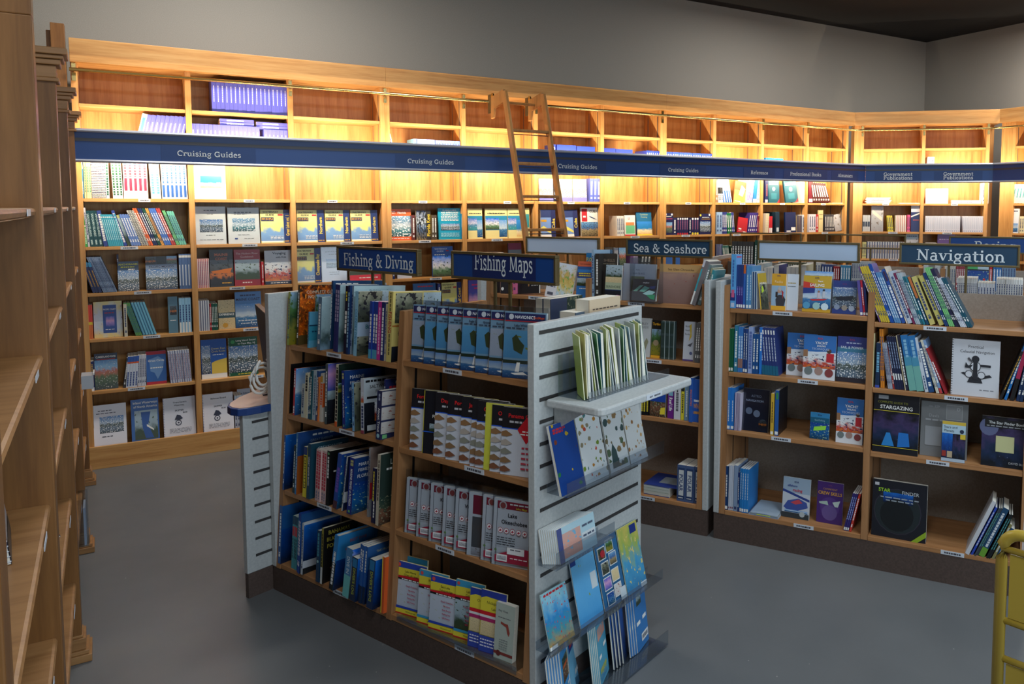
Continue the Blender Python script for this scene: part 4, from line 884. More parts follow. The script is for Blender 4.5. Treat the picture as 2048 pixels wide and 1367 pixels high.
F(r, 776, 824, 418, ORG, 'orange Florida guide with moored boats', [('r', 0, .12, 1, .78, 'marina'), ('t', 'Florida', .62, .89, .1, WH, True, .5), ('d', .05, .35, .92, .02, WH), ('d', .05, .35, .87, .02, WH), ('d', .1, .9, .06, .02, WH)], tilt=5, t=.018)
S(r, 825, 831, 1, 416, (96, 40, 36), 'brown red spine beside the orange guide', h=.2)
RINGC[0] = WH; F(r, 834, 863, 421, (40, 44, 60), 'spiral guide reading Florida Keys', [('r', 0, 0, .7, 1, 'palmdark'), ('r', .66, 0, 1, 1, (40, 36, 30)), ('v', 'Florida Keys', .82, .5, .16, (235, 205, 60), True, .75)], style='spiral', tilt=4, t=.02); S(r, 864, 874, 2, 419, (80, 66, 50), 'crumpled brown spine in plastic', h=.2)
F(r, 878, 923.5, 416, (20, 150, 185), 'turquoise Florida Keys cruising guide', [('t', 'FLORIDA KEYS', .5, .93, .07, WH, True, .8), ('t', 'AND EVERGLADES', .5, .86, .07, WH, True, .88), ('t', 'CRUISING GUIDE', .5, .79, .07, WH, True, .82)] + [('d', .12, .88, .73 - .04 * i, .018, WH) for i in range(4)] + [('r', .1, .3, .92, .5, 'harbor')] + [('d', .1, .9, .2 - .035 * i, .016, (160, 220, 235)) for i in range(4)], tilt=4, t=.02)
S(r, 924, 931, 1, 416, (30, 120, 160), 'blue photo edge beside the turquoise guide', h=.21, spine=[('r', 0, .1, .7, .9, 'sea')])
r = wall_row(3, 'fifth')
def tan(word, pic, pic2): return [('r', 0, .28, 1, .76, (40, 130, 170)), ('r', 0, .3, .62, .68, pic), ('r', .62, .05, .98, .62, pic2), ('d', .1, .9, .84, .03, (60, 60, 60))] + ([('t', word, .5, .84, .07, (50, 54, 50), False, .8)] if word else [])
F(r, 937, 966, 417, (226, 214, 150), 'tan Bahamas guide with a red lighthouse', tan('', 'lighthouse', 'sea'), tilt=4, w=.03); F(r, 972, 1015.5, 417, (226, 214, 150), 'tan guide with a white boat', tan('The Exuma Guide', 'palm', 'sea'), tilt=4, w=.03); F(r, 1017, 1044, 417, (226, 214, 150), 'tan guide behind the ladder rail', tan('', 'lighthouse', 'beach'), tilt=4, w=.03); F(r, 1052, 1060, 416, (226, 214, 150), 'tan guide edge right of the ladder rail', [('r', .1, .35, .9, .8, (60, 150, 160))], tilt=3, w=.03)
S(r, 1046, 1050, 1, 420, (226, 214, 150), 'tan spine behind the ladder', h=.2)
r = wall_row(3, 'sixth')
cub = [('r', 0, 0, .7, 1, (120, 150, 205)), ('r', 0, .72, .7, 1, (46, 60, 110)), ('p', [(.0, .34), (.2, .42), (.5, .3), (.68, .22), (.7, .14), (.4, .22), (.1, .3)], (235, 220, 110)), ('r', .05, .56, .4, .64, GOLD), ('r', .7, 0, 1, 1, (34, 40, 90)), ('v', 'Cuba', .85, .5, .17, (240, 210, 70), True, .5), ('r', 0, 0, .7, .1, WH)]
RINGC[0] = (220, 190, 80); F(r, 1082, 1112, 419, (120, 150, 205), 'left blue and yellow Cuba guide', cub, style='spiral', tilt=4, w=.03); F(r, 1126, 1158, 420, (120, 150, 205), 'right blue and yellow Cuba guide', cub, tilt=5, roll=-2, w=.03)
F(r, 1163, 1199, 415, WH, 'white guide lettered CUBA with a city view', [('r', 0, 0, 1, .5, 'city'), ('r', .05, .52, .35, .96, RED), ('r', .12, .66, .27, .72, WH), ('t', 'CUBA', .7, .87, .12, (60, 50, 50), True, .48), ('p', [(.42, .72), (.6, .68), (.9, .58), (.6, .64)], (30, 60, 110))], tilt=4)
r = wall_row(3, 'seventh')
S(r, 1235, 1249, 4, 430, (225, 222, 216), 'white magazine spine', lean=-2, h=.185, d=.14, name='magazine', cat='magazine'); F(r, 1250, 1271, 430, (232, 228, 222), 'white magazine with red and green cover', [('r', .1, .1, .95, .5, (110, 190, 140)), ('r', .1, .5, .9, .65, (220, 140, 80)), ('t', 'U', .4, .84, .16, RED), ('r', 0, 0, 1, .06, RED)], tilt=3, w=.03, name='magazine', cat='magazine', t=.01)
F(r, 1275, 1305, 424, (40, 110, 150), 'blue beach book facing out', [('r', 0, .05, 1, .6, 'beach'), ('r', 0, 0, 1, .05, YEL), ('t', 'Caribbean', .5, .9, .1, (190, 200, 150), False, .8), ('t', 'Cruising', .5, .79, .1, (190, 200, 150), False, .7)], tilt=7)
r = wall_row(3, 'eighth')
nvb = lambda dot: [('c', .5, .93, .35, WH), ('e', .5, .3, .85, .35, (150, 90, 120)), ('c', .5, .06, .38, dot)]
F(r, 1329, 1346, 426, (34, 36, 80), 'navy book with red dot, facing out at left', [('r', .2, .1, .9, .58, 'town'), ('c', .15, .94, .1, WH), ('c', .85, .94, .1, WH), ('d', .2, .8, .85, .03, WH), ('d', .15, .9, .74, .03, (210, 80, 110)), ('c', .1, .05, .08, RED)], tilt=0, w=.015)
S(r, 1347, 1353.5, 1, 426, (44, 44, 84), 'navy back cover with a picture', h=.165); S(r, 1354, 1377, 5, 426, (34, 36, 80), 'navy spine with red dot', h=.166, spine=nvb(RED)); S(r, 1378, 1382.5, 1, 426, (30, 32, 70), 'plain navy edge between the dotted spines', h=.166); S(r, 1383, 1398.5, 3, 427, (34, 36, 80), 'navy spine with yellow dot', h=.165, spine=nvb(YEL))
F(r, 1399.5, 1421, 427, (34, 36, 80), 'navy book with yellow dot, facing out', [('r', .02, .12, .98, .62, 'harbor'), ('c', .06, .92, .08, YEL), ('c', .88, .94, .08, WH), ('d', .2, .85, .82, .03, WH), ('d', .15, .9, .74, .03, GOLD)], tilt=0, w=.015); S(r, 1422, 1427, 1, 427, (34, 36, 80), 'last navy spine at right', h=.165, spine=nvb(YEL))
r = wall_row(3, 'ninth')
S(r, 1433, 1444.5, 2, 411, (150, 180, 215), 'pale blue wide spine', h=.22); S(r, 1445, 1454.5, 3, 412, (50, 60, 130), 'navy thin spine', h=.22); S(r, 1456, 1464.5, 2, 415, (20, 110, 70), 'deep green spine', lean=-5, h=.21); S(r, 1465, 1470, 2, 413, (60, 70, 150), 'blue and red thin spine', lean=-6, h=.215)
F(r, 1474, 1493, 431, RED, 'red book leaning right', [('r', .1, .28, .4, .36, WH), ('r', .62, .06, .95, .2, WH), ('d', .1, .6, .2, .02, WH)], roll=9, tilt=3, t=.01, h=.175, w=.01); S(r, 1495, 1514, 5, 416, (64, 52, 130), 'purple spine leaning right', lean=9, h=.21, w=.03); S(r, 1517, 1523.5, 3, 426, (150, 40, 60), 'dark red small spine', h=.18, spine=[('r', 0, .8, 1, 1, BK), ('e', .5, .1, .7, .3, WH)])
r = wall_row(3, 'tenth')
S(r, 1530.5, 1537, 1, 418, (236, 232, 222), 'fat white spiral spine', h=.205, lean=3, style='spiral'); S(r, 1538.5, 1545, 2, 429, RED, 'red and white spine', h=.175, spine=[('r', .1, .0, .9, .3, WH)]); S(r, 1552, 1560, 1, 412, (18, 50, 70), 'dark teal tall spine', lean=-2, h=.22, spine=[('r', .2, .05, .8, .25, (200, 210, 215))])
F(r, 1571, 1592, 424, (20, 40, 84), 'dark navy book with white sticker', [('r', .55, .1, .95, .26, WH), ('r', .1, .04, .5, .1, WH)], tilt=3, w=.02, t=.02); S(r, 1593, 1603.5, 4, 425, (150, 130, 100), 'tan and navy spine', h=.18, spine=[('r', .4, 0, 1, 1, NV)]); S(r, 1605, 1615, 2, 421, (225, 230, 240), 'white spine at the right end', h=.19)
r = wall_row(3, 'eleventh')
S(r, 1618.5, 1632, 3, 418, (222, 216, 222), 'off-white spine', h=.195); S(r, 1632.5, 1636.5, 1, 418, RED, 'single red spine', h=.193, lean=-1); F(r, 1637, 1645.5, 420, (226, 206, 150), 'cream narrow book facing out', [('d', .1, .9, .8, .03, (110, 90, 60)), ('d', .1, .9, .6, .03, (110, 90, 60))], tilt=0, w=.015, t=.02); S(r, 1651, 1669, 6, 418, (70, 70, 78), 'charcoal thin spine', lean=-4, h=.19); F(r, 1671, 1688, 420, (150, 142, 140), 'curled silver grey booklet', [('r', 0, 0, 1, 1, 'silver')], tilt=12, roll=-7, t=.006, h=.185, w=.03)
r = wall_row(3, 'first angled bay', CH)
S(r, 1725, 1740, 3, 411, (196, 200, 206), 'grey white spine', h=.185, spine=[('r', .1, .3, .9, .6, (60, 70, 90))]); F(r, 1742, 1766, 411, (170, 166, 176), 'silver magazine facing out', [('r', 0, 0, 1, .85, 'silver'), ('p', [(.1, .85), (.9, .55), (.9, .4), (.1, .7)], (226, 214, 200))], tilt=4, w=.03, name='magazine', cat='magazine', t=.008); S(r, 1776, 1787, 3, 413, (214, 200, 60), 'yellow thin spine', lean=-6, h=.18); S(r, 1791, 1813, 6, 411, (226, 220, 214), 'cream and red spine', h=.185, spine=[('r', .7, 0, 1, 1, (190, 80, 60))], lean=-1); S(r, 1814, 1820, 2, 409, (222, 90, 140), 'pink edged spine', h=.19); F(r, 1821.5, 1841, 410, (40, 50, 100), 'dark blue magazine facing out', [('r', 0, .75, 1, 1, (200, 205, 220)), ('d', .2, .8, .45, .03, (200, 90, 70)), ('p', [(0, .6), (1, .75), (1, .7), (0, .55)], WH)], tilt=3, w=.02, name='magazine', cat='magazine', t=.008)
r = wall_row(3, 'second angled bay', CH)
S(r, 1850, 1920, 16, 417, (214, 216, 230), 'white upright volume spine', h=.178, spine=[('e', .5, .05, .12, .4, (60, 90, 170)), ('e', .5, .2, .9, .15, (170, 175, 200))]); S(r, 1926, 1974, 11, 418, (214, 216, 230), 'white leaning volume spine', lean=-4, h=.176, spine=[('e', .5, .05, .12, .4, (60, 90, 170)), ('e', .5, .2, .9, .15, (170, 175, 200))])
r = wall_row(3, 'right wall', RW)
S(r, 2003.5, 2009, 1, 417, (60, 130, 190), 'blue spine beside the white magazines', h=.18); F(r, 2011, 2036, 417, (225, 230, 240), 'white magazine with a sea picture', [('r', .08, .05, .95, .4, 'sea'), ('d', .1, .9, .9, .04, NV), ('d', .1, .6, .78, .04, NV)], tilt=2, w=.015, name='magazine', cat='magazine'); S(r, 2038, 2056, 4, 418, (230, 220, 180), 'cream spine at picture edge', h=.18)
# ---- fifth shelf
r = wall_row(4, 'first')
S(r, 186, 205, 3, 525, (40, 50, 96), 'navy spine with blue top', lean=-16, h=.2, spine=[('r', 0, .85, 1, 1, (60, 140, 190)), ('e', .5, .2, .75, .3, GOLD)]); S(r, 207, 235, 9, 512, (130, 150, 180), 'grey blue thin spine fanned left', lean=-20, h=.235); S(r, 236, 240, 1, 502, (28, 36, 84), 'tall navy spine behind the anchorage book', h=.245, w=.12, d=.1)
F(r, 237, 279, 523, (60, 80, 110), 'blue grey anchorages book with sailboats', [('r', 0, 0, 1, .7, 'harbor'), ('t', 'ANCHORAGES', .5, .9, .085, (225, 220, 70), True, .92), ('d', .15, .8, .81, .035, (225, 220, 70)), ('d', .5, .8, .73, .03, WH)], tilt=5)
F(r, 293, 356, 513, (60, 76, 110), 'blue Pacific Mexico book with boats', [('r', 0, .04, 1, .62, 'harbor'), ('r', 0, .76, .33, 1, 'duskboat'), ('r', .34, .76, .66, 1, 'dark'), ('r', .67, .76, 1, 1, 'town'), ('r', 0, .62, 1, .76, (130, 150, 180)), ('t', 'PACIFIC MEXICO', .5, .69, .085, (40, 44, 70), True, .9)], tilt=4, t=.02)
S(r, 360, 384, 4, 503, (80, 110, 160), 'blue and white spine in plastic', h=.24, spine=[('r', .0, .1, .4, .7, (205, 215, 230)), ('r', 0, .9, 1, .97, WH)])
r = wall_row(4, 'second')
S(r, 394.5, 419.5, 7, 508, (210, 110, 110), 'red and white striped thin spine', h=.205, spine=[('r', .5, 0, 1, 1, (235, 215, 215)), ('e', .3, .1, .9, .3, (120, 60, 110))]); F(r, 421, 468, 499, (44, 46, 52), 'dark Maine Coast book with an orange boat', [('r', 0, .04, 1, .72, 'duskboat'), ('p', [(.05, .42), (.95, .5), (.85, .36), (.15, .36)], (200, 110, 40)), ('t', 'MAINE', .5, .86, .11, (200, 120, 90), True, .6), ('t', 'COAST', .5, .75, .1, (200, 120, 90), True, .5), ('d', .5, .9, .1, .03, GOLD)], tilt=4, t=.02)
F(r, 470, 522, 499, (150, 30, 48), 'dark red Hudson River guidebook', [('r', .03, .17, .97, .72, 'lake'), ('t', 'The Hudson River', .5, .89, .075, (236, 214, 214), False, .85), ('t', 'Guidebook', .5, .8, .075, (236, 214, 214), False, .55), ('d', .3, .7, .09, .03, (236, 214, 214))], tilt=4, t=.02); S(r, 524, 528.5, 1, 520, (200, 44, 56), 'red spine beside the dark red guidebook', h=.17, w=.02)
F(r, 531, 584, 501, (190, 196, 205), 'Voyaging with Kids book with a family in life jackets', [('r', 0, .1, 1, .66, 'crew'), ('t', 'Voyaging', .55, .92, .1, (40, 50, 70), True, .7), ('t', 'with Kids', .62, .8, .075, (40, 50, 70), True, .5), ('r', 0, 0, 1, .09, (30, 50, 80)), ('d', .2, .85, .045, .02, WH)], tilt=4)
r = wall_row(4, 'third')
F(r, 595, 643, 497, (222, 220, 150), 'yellow guide reading Chesapeake Bay', wg('s', 'Chesapeake Bay', art='coast'), tilt=4, t=.02)
RINGC[0] = (60, 60, 70); F(r, 645, 694, 495, (215, 215, 222), 'white stapled guide with a boat picture', [('r', .18, .4, .8, .66, 'harbor'), ('d', .15, .85, .87, .02, (90, 90, 90)), ('d', .3, .7, .8, .015, (90, 90, 90)), ('d', .3, .7, .28, .015, (90, 90, 90)), ('d', .3, .7, .22, .015, (90, 90, 90))], tilt=5, sleeve=.004)
F(r, 700, 762, 497, (96, 100, 90), 'spiral guide with a red strip, behind the blue sign', [('r', 0, .18, 1, .95, 'lake'), ('r', 0, 0, 1, .17, (215, 50, 70)), ('d', .3, .9, .08, .03, WH)], style='spiral', tilt=4, t=.02)
r = wall_row(4, 'fourth')
S(r, 781, 790, 2, 500, (40, 50, 110), 'navy and white spine behind the sign', h=.2); F(r, 795, 824, 505, (205, 210, 225), 'white guide behind the sign edge', [('r', .1, .2, .9, .6, 'sea')], tilt=4, h=.19)
F(r, 866, 907, 493, (40, 90, 170), 'blue harbour guide with a palm', [('r', 0, 0, 1, .7, 'palm'), ('t', 'WATERWAY', .42, .92, .075, (190, 205, 230), True, .7), ('t', 'GUIDE', .38, .84, .08, (190, 205, 230), True, .5), ('r', .66, .84, .8, .87, RED), ('d', .1, .6, .73, .03, WH)], tilt=3, t=.02); S(r, 909, 925, 5, 492, (40, 70, 120), 'blue photo spine behind the Fishing Maps sign', h=.2)
r = wall_row(4, 'fifth')
S(r, 978, 1008, 8, 500, (215, 205, 205), 'white and red spine behind a sign', h=.185); F(r, 1018, 1044, 486, (60, 90, 120), 'maroon and blue folder behind the ladder', [('r', 0, .78, 1, 1, (130, 50, 80)), ('r', 0, .66, 1, .78, (120, 130, 140))], tilt=3)
r = wall_row(4, 'seventh')
F(r, 1211, 1226, 490, (120, 100, 80), 'plastic wrapped brown book', [('r', 0, 0, 1, .9, 'city')], tilt=3, w=.02, h=.2, sleeve=.004); S(r, 1229, 1237, 3, 490, (120, 130, 150), 'grey blue spine beside the wrapped books', h=.195); F(r, 1239, 1252, 490, (60, 100, 150), 'blue and orange photo book left of the sign', [('r', 0, 0, 1, 1, 'town')], tilt=3, w=.03, h=.195)
S(r, 1267, 1276, 4, 500, (150, 110, 180), 'lilac spine under the sign', h=.16); S(r, 1280, 1300, 3, 500, (60, 64, 70), 'dark grey spine under the sign', h=.17, lean=8)
r = wall_row(4, 'eighth'); F(r, 1329, 1345, 505, (60, 110, 190), 'left blue book under the sign', [('d', .1, .9, .8, .03, WH)], h=.15, tilt=2); F(r, 1349, 1360, 505, (60, 110, 190), 'right blue book under the sign', [('d', .1, .9, .8, .03, WH)], h=.15, tilt=2)
r = wall_row(4, 'ninth'); S(r, 1433.5, 1446, 5, 472, (60, 70, 120), 'navy and grey spine', h=.2, spine=[('r', 0, 0, .4, 1, (150, 155, 175))]); S(r, 1448, 1461, 5, 478, (60, 110, 100), 'green and navy thin spine leaning left', lean=-8, h=.185); S(r, 1464, 1490, 7, 480, (24, 54, 44), 'dark green spine behind the brass frame', lean=-7, h=.18); S(r, 1496, 1526, 5, 470, (30, 50, 110), 'navy broad spine', h=.2)
r = wall_row(4, 'tenth'); S(r, 1532, 1556, 6, 470, (40, 50, 90), 'navy and tan spine above the blank sign', h=.19); S(r, 1566, 1612, 10, 478, (90, 80, 70), 'brown low spine above the blank sign', h=.165)
r = wall_row(4, 'eleventh'); S(r, 1619, 1652, 10, 470, (80, 120, 160), 'blue grey spine above the blank sign', h=.19); S(r, 1654, 1682, 7, 471, (60, 80, 110), 'slate spine beside the corner', h=.185, spine=[('r', 0, .3, 1, .6, (150, 50, 60))])
r = wall_row(4, 'first angled bay', CH)
S(r, 1724, 1732, 3, 466, (200, 196, 130), 'yellow grey spine', h=.185); S(r, 1733, 1809, 15, 464, (190, 194, 200), 'silver and navy spine', h=.19, spine=[('r', 0, 0, .35, 1, (60, 70, 110)), ('e', .65, .3, .8, .3, (150, 120, 90))]); F(r, 1811, 1836, 466, (150, 170, 185), 'pale magazine facing out, fifth shelf row', [('r', 0, 0, 1, .8, 'silver'), ('d', .1, .9, .9, .04, NV)], tilt=3, name='magazine', cat='magazine', w=.02)
r = wall_row(4, 'second angled bay', CH)
S(r, 1850, 1872, 4, 469, (226, 224, 230), 'white spine left of the purple book', h=.185, spine=[('r', .3, .4, .7, .8, (90, 90, 170))]); F(r, 1874, 1909, 468, (96, 64, 130), 'purple book facing out', [('d', .1, .9, .8, .03, (190, 170, 210))], tilt=2, w=.02); S(r, 1912, 1978, 14, 471, (214, 216, 226), 'white spine right of the purple book', h=.18)
# ---- sixth and seventh shelves, bottom tray
r = wall_row(5, 'first')
S(r, 168, 187, 6, 601, (214, 70, 60), 'red and orange thin spine', h=.225, spine=[('r', 0, 0, 1, .42, (220, 120, 60)), ('r', 0, .42, 1, .5, YEL)])
F(r, 189, 246, 604, (214, 210, 170), 'chart covered Pacific coast book', [('r', 0, 0, 1, 1, 'mapchart'), ('r', .32, .12, .8, .9, (40, 76, 150)), ('r', .42, .3, .72, .58, 'sunset'), ('t', 'PACIFIC COAST', .56, .78, .06, WH, True, .44), ('d', .38, .74, .68, .025, RED), ('d', .4, .72, .22, .015, WH)], tilt=5, t=.02); S(r, 249, 256, 1, 603, (210, 204, 180), 'chart patterned spine', h=.22)
S(r, 272, 285, 4, 599, (90, 150, 80), 'leaf green spine', lean=-16, h=.225, spine=[('e', .5, .1, .9, .5, (40, 90, 140))]); S(r, 286, 314, 5, 599, (120, 190, 215), 'aqua spine', lean=-16, h=.225, spine=[('r', 0, .0, .3, 1, (50, 110, 150))])
F(r, 338, 357, 593, (90, 130, 150), 'blue grey book with a sunset window', [('r', .2, .5, .9, .75, 'duskboat'), ('d', .2, .8, .35, .02, WH)], tilt=2, w=.02, t=.012); S(r, 360, 384, 4, 593, (150, 200, 230), 'light blue and white spine', h=.24, spine=[('r', 0, 0, .6, .3, WH), ('e', .4, .3, .8, .4, (30, 60, 120))])
r = wall_row(5, 'second')
S(r, 397.5, 420, 5, 590, (200, 204, 212), 'white and grey spine', h=.215, spine=[('r', 0, 0, .3, 1, (60, 70, 110))]); S(r, 421, 424, 1, 601, RED, 'thin red spine', h=.19); S(r, 424.5, 436.5, 4, 601, (24, 84, 70), 'dark green small spine', h=.19)
F(r, 438, 471, 600, (150, 140, 120), 'sepia Cruising Experience book', [('r', 0, 0, 1, 1, 'maptan'), ('r', 0, .38, 1, .56, (50, 80, 90)), ('t', 'EXPERIENCE', .5, .5, .1, WH, True, .9), ('c', .4, .13, .16, GOLD)], tilt=4); F(r, 472, 524, 584, (80, 130, 190), 'blue Maine coast cruising guide with islands', [('r', 0, 0, 1, .66, 'sea'), ('t', 'MAINE COAST', .5, .79, .1, (50, 50, 80), True, .92), ('d', .2, .8, .9, .04, (50, 60, 100)), ('d', .1, .9, .2, .03, (200, 210, 220)), ('d', .2, .8, .12, .03, (200, 210, 220))], tilt=4, t=.02)
r = wall_row(5, 'fourth'); F(r, 828, 873, 566, (60, 110, 170), 'blue book with red title above the map packets', [('d', .2, .9, .9, .04, (210, 60, 80)), ('p', [(.4, .6), (.9, .7), (.9, .62)], RED)], tilt=3, h=.255); S(r, 877, 882, 1, 567, (50, 60, 120), 'navy spine beside the yellow guide', h=.25); F(r, 885, 925, 567, (222, 220, 150), 'yellow guide reading Gulf Coast', wg('s', 'Gulf Coast'), tilt=3, h=.25)
r = wall_row(5, 'fifth'); F(r, 938, 960, 563, (90, 90, 190), 'blue and pink book beside the grey panel', [('r', 0, 0, 1, .6, 'sunset'), ('d', .3, .95, .85, .05, (220, 60, 120)), ('d', .5, .95, .74, .05, (220, 60, 120))], tilt=2, h=.26)
r = wall_row(6, 'first')
S(r, 175.5, 190, 2, 714, (30, 44, 96), 'navy spine with white foot', h=.2, spine=[('r', .1, 0, .9, .13, WH), ('e', .5, .2, .9, .4, (180, 150, 80))]); F(r, 191, 237, 708, (44, 56, 80), 'Cumberland River book with a town view', [('r', 0, 0, 1, .82, 'town'), ('t', 'CUMBERLAND RIVER', .5, .91, .075, WH, True, .88), ('r', .1, .83, .9, .85, RED)], tilt=4)
S(r, 246, 251, 1, 712, (60, 56, 60), 'dark grey spine leaning right', lean=8, h=.2); S(r, 252, 275, 4, 709, (206, 214, 228), 'white spine with blue and orange top', lean=5, h=.21, spine=[('r', 0, .82, 1, 1, (50, 90, 170)), ('r', 0, .77, 1, .82, ORG), ('e', .5, .05, .5, .5, (60, 80, 140))]); S(r, 276, 292.5, 5, 707, (206, 210, 222), 'pale grey thin spine', lean=2, h=.215)
F(r, 294, 334, 703, (50, 100, 170), 'blue Great Circle book with a map outline', [('r', 0, .9, 1, 1, (180, 40, 60)), ('r', 0, 0, 1, .08, (180, 40, 60)), ('p', [(.15, .75), (.6, .85), (.9, .7), (.8, .4), (.55, .15), (.4, .35), (.2, .4)], (110, 150, 200)), ('t', 'Great Circle', .5, .72, .09, WH, True, .8), ('d', .2, .85, .5, .03, WH)], tilt=3)
S(r, 341, 384, 9, 696, (200, 204, 218), 'white slim spine', lean=-3, h=.225, spine=[('e', .6, .1, .9, .3, (150, 110, 130)), ('r', 0, 0, .2, 1, (60, 70, 130))])
r = wall_row(6, 'second'); F(r, 404, 455, 680, (40, 90, 170), 'blue Down East Circle Route book', [('r', 0, 0, 1, .12, WH), ('r', .02, .13, .36, .85, 'harbor'), ('p', [(.4, .4), (.6, .45), (1, .5), (1, .12), (.4, .12)], (222, 190, 80)), ('t', 'Down East', .68, .76, .075, (220, 214, 150), False, .55), ('t', 'Circle Route', .68, .69, .075, (220, 214, 150), False, .55), ('d', .45, .9, .6, .015, WH)], tilt=4)
RINGC[0] = WH; F(r, 459, 517, 676, (20, 84, 60), 'green spiral guide with a harbour breakwater', [('r', 0, .09, 1, .78, 'harbor'), ('t', 'Long Island Sound', .6, .92, .065, WH, True, .68), ('t', 'to Cape May, NJ', .62, .84, .065, WH, True, .6), ('c', .15, .89, .07, (60, 150, 90)), ('d', .3, .9, .045, .02, YEL)], style='spiral', tilt=4, t=.018)
r = Row(WALL, .125, 'bottom tray, first wall bay', .34)
RINGC[0] = (50, 70, 150); F(r, 184, 255, 814, (226, 226, 234), 'white spiral book with a steamboat picture', [('r', .24, .34, .92, .72, 'harbor'), ('d', .2, .6, .86, .018, (60, 60, 70)), ('d', .15, .7, .8, .018, (90, 90, 110)), ('d', .3, .6, .26, .02, (60, 60, 70))], style='spiral', tilt=10, w=.02)
F(r, 264.5, 320, 802, (50, 100, 170), 'blue Inland Waterways of North America book', [('r', .12, .08, .95, .74, 'lake'), ('p', [(.35, .7), (.7, .7), (.6, .4), (.8, .1), (.5, .1), (.4, .35)], (50, 90, 160)), ('p', [(.55, .42), (.8, .3), (.8, .26), (.55, .37)], WH), ('t', 'Inland Waterways', .52, .92, .075, WH, True, .88), ('t', 'of North America', .52, .83, .075, WH, True, .86)], tilt=10, w=.02)
def skip(a, l2): return [('t', a, .52, .88, .055, (40, 40, 50), True, .75)] + ([('t', l2, .5, .81, .05, (40, 40, 50), True, .55)] if l2 else []) + [('t', 'SKIPPER', .5, .68, .055, (40, 40, 50), True, .45), ('t', 'BOB', .68, .62, .05, (40, 40, 50), True, .2), ('c', .46, .38, .1, (60, 64, 84)), ('c', .46, .38, .07, (226, 226, 234)), ('c', .46, .38, .03, (60, 64, 84)), ('p', [(.34, .46), (.42, .58), (.52, .56), (.6, .48), (.5, .44)], (50, 54, 74))] + [('d', .18, .86, .24 - .03 * i, .01, (120, 120, 130)) for i in range(4)]
F(r, 329, 393, 799, (226, 226, 234), 'white booklet with a helmsman drawing, left of two', skip('Trent-Severn', 'Waterway,'), style='spiral', tilt=10, w=.02); 
F(r, 345, 372, 784, (170, 176, 190), 'New Edition card behind the left white booklet', [('t', 'New Edition', .5, .35, .22, (40, 44, 80), True, .9), ('d', .1, .8, .8, .08, (60, 60, 80)), ('c', .8, .12, .12, RED)], tilt=4, w=.13, t=.004, h=.26, name='display_card', cat='card', style='sheet')
r = Row(WALL, .125, 'bottom tray, second wall bay', .34)
F(r, 408, 469, 791, (226, 226, 234), 'white booklet with a helmsman drawing, right of two', skip('Bahamas Bound', ''), style='spiral', tilt=10, w=.02)
F(r, 422, 448, 786, (150, 156, 170), 'grey card behind the right white booklet', [('d', .1, .8, .9, .06, (60, 60, 80))], tilt=4, w=.13, t=.004, h=.255, name='display_card', cat='card', style='sheet'); F(r, 477, 503, 776, (170, 176, 190), 'New Edition card beside the kiosk counter', [('t', 'New Edition', .5, .88, .06, (40, 44, 80), True, .9)], tilt=4, w=.14, t=.004, h=.27, name='display_card', cat='card', style='sheet')
S(r, 471, 486, 3, 790, (180, 190, 205), 'grey white spine beside the booklet', h=.25, w=.03, d=.15)
# ------------------------------------------------------------------ front gondola, left half: spine-out books whose front covers also show
TG = 4.0
def G(z, nm, gap=.29): return Row(G1, z, nm, gap, TG)
def fc(pic, title='', c=WH, y=.85, sz=.1, extra=()): return ([('r', 0, 0, 1, 1, pic)] if pic else []) + ([('t', title, .5, y, sz, c, True, .88)] if title else []) + list(extra)
r = G(1.12, 'top shelf, fishing half'); r.gap = .34
S(r, 573, 577, 1, 583, (150, 160, 60), 'thin book with a green meadow cover', cover=fc('meadow'), d=.21, w=-.01)
S(r, 590, 594, 1, 569, (70, 60, 40), 'autumn leaf cover, tall orange book', cover=fc('autumn', '', extra=[('t', 'COMPLETE GUIDE', .52, .88, .075, (225, 210, 190), False, .8), ('t', 'NORTH', .35, .8, .075, (225, 210, 190), False, .4), ('r', 0, 0, 1, .16, (90, 74, 36)), ('d', .2, .8, .1, .02, (200, 190, 160))]), d=.22, w=.01)
S(r, 614, 616.5, 1, 623, (90, 160, 190), 'small pale blue book', cover=[('r', 0, .2, 1, .62, (50, 140, 165)), ('r', 0, .6, 1, .64, (20, 60, 90)), ('d', .1, .9, .45, .04, (20, 70, 100))], d=.14, w=0, spine=[('e', .5, .1, .95, .5, (40, 80, 110))])
S(r, 625.5, 628, 1, 588, (120, 150, 130), 'landscape cover behind the small blue book', cover=fc('meadow'), d=.17, w=.05)
S(r, 633, 640, 1, 593, (90, 120, 146), 'misty grey blue book with plain cover', cover=fc('mist'), d=.17, w=-.005)
S(r, 657, 660.5, 1, 560.5, (26, 60, 104), 'tall dark blue book at the back', cover=[('r', 0, 0, 1, 1, (30, 70, 112)), ('d', .05, .5, .95, .03, WH)], d=.26, w=.04)
S(r, 664, 675.5, 2, 568, (44, 50, 110), 'indigo tall spine', cover=fc('mist'), d=.2, w=.012, spine=[('e', .5, .45, .92, .5, (170, 160, 190))])
S(r, 684.5, 690, 1, 571, (24, 26, 50), 'black spine with yellow and white title', cover=fc('dark'), d=.19, w=.004, spine=[('e', .5, .78, .93, .4, YEL), ('e', .5, .3, .65, .6, WH)]); S(r, 690.5, 694.5, 1, 570, (20, 50, 96), 'dark blue spine with pale title', d=.2, w=.004, spine=[('e', .5, .1, .9, .6, (150, 190, 215))])
S(r, 696.5, 701, 1, 571, (140, 160, 178), 'pale grey fly fishing book, tall', cover=[('r', 0, 0, 1, 1, 'mist'), ('t', 'Fly Fishing', .4, .93, .05, (50, 60, 70), False, .6), ('t', 'I', .12, .66, .1, (30, 50, 70))], d=.27, w=.012)
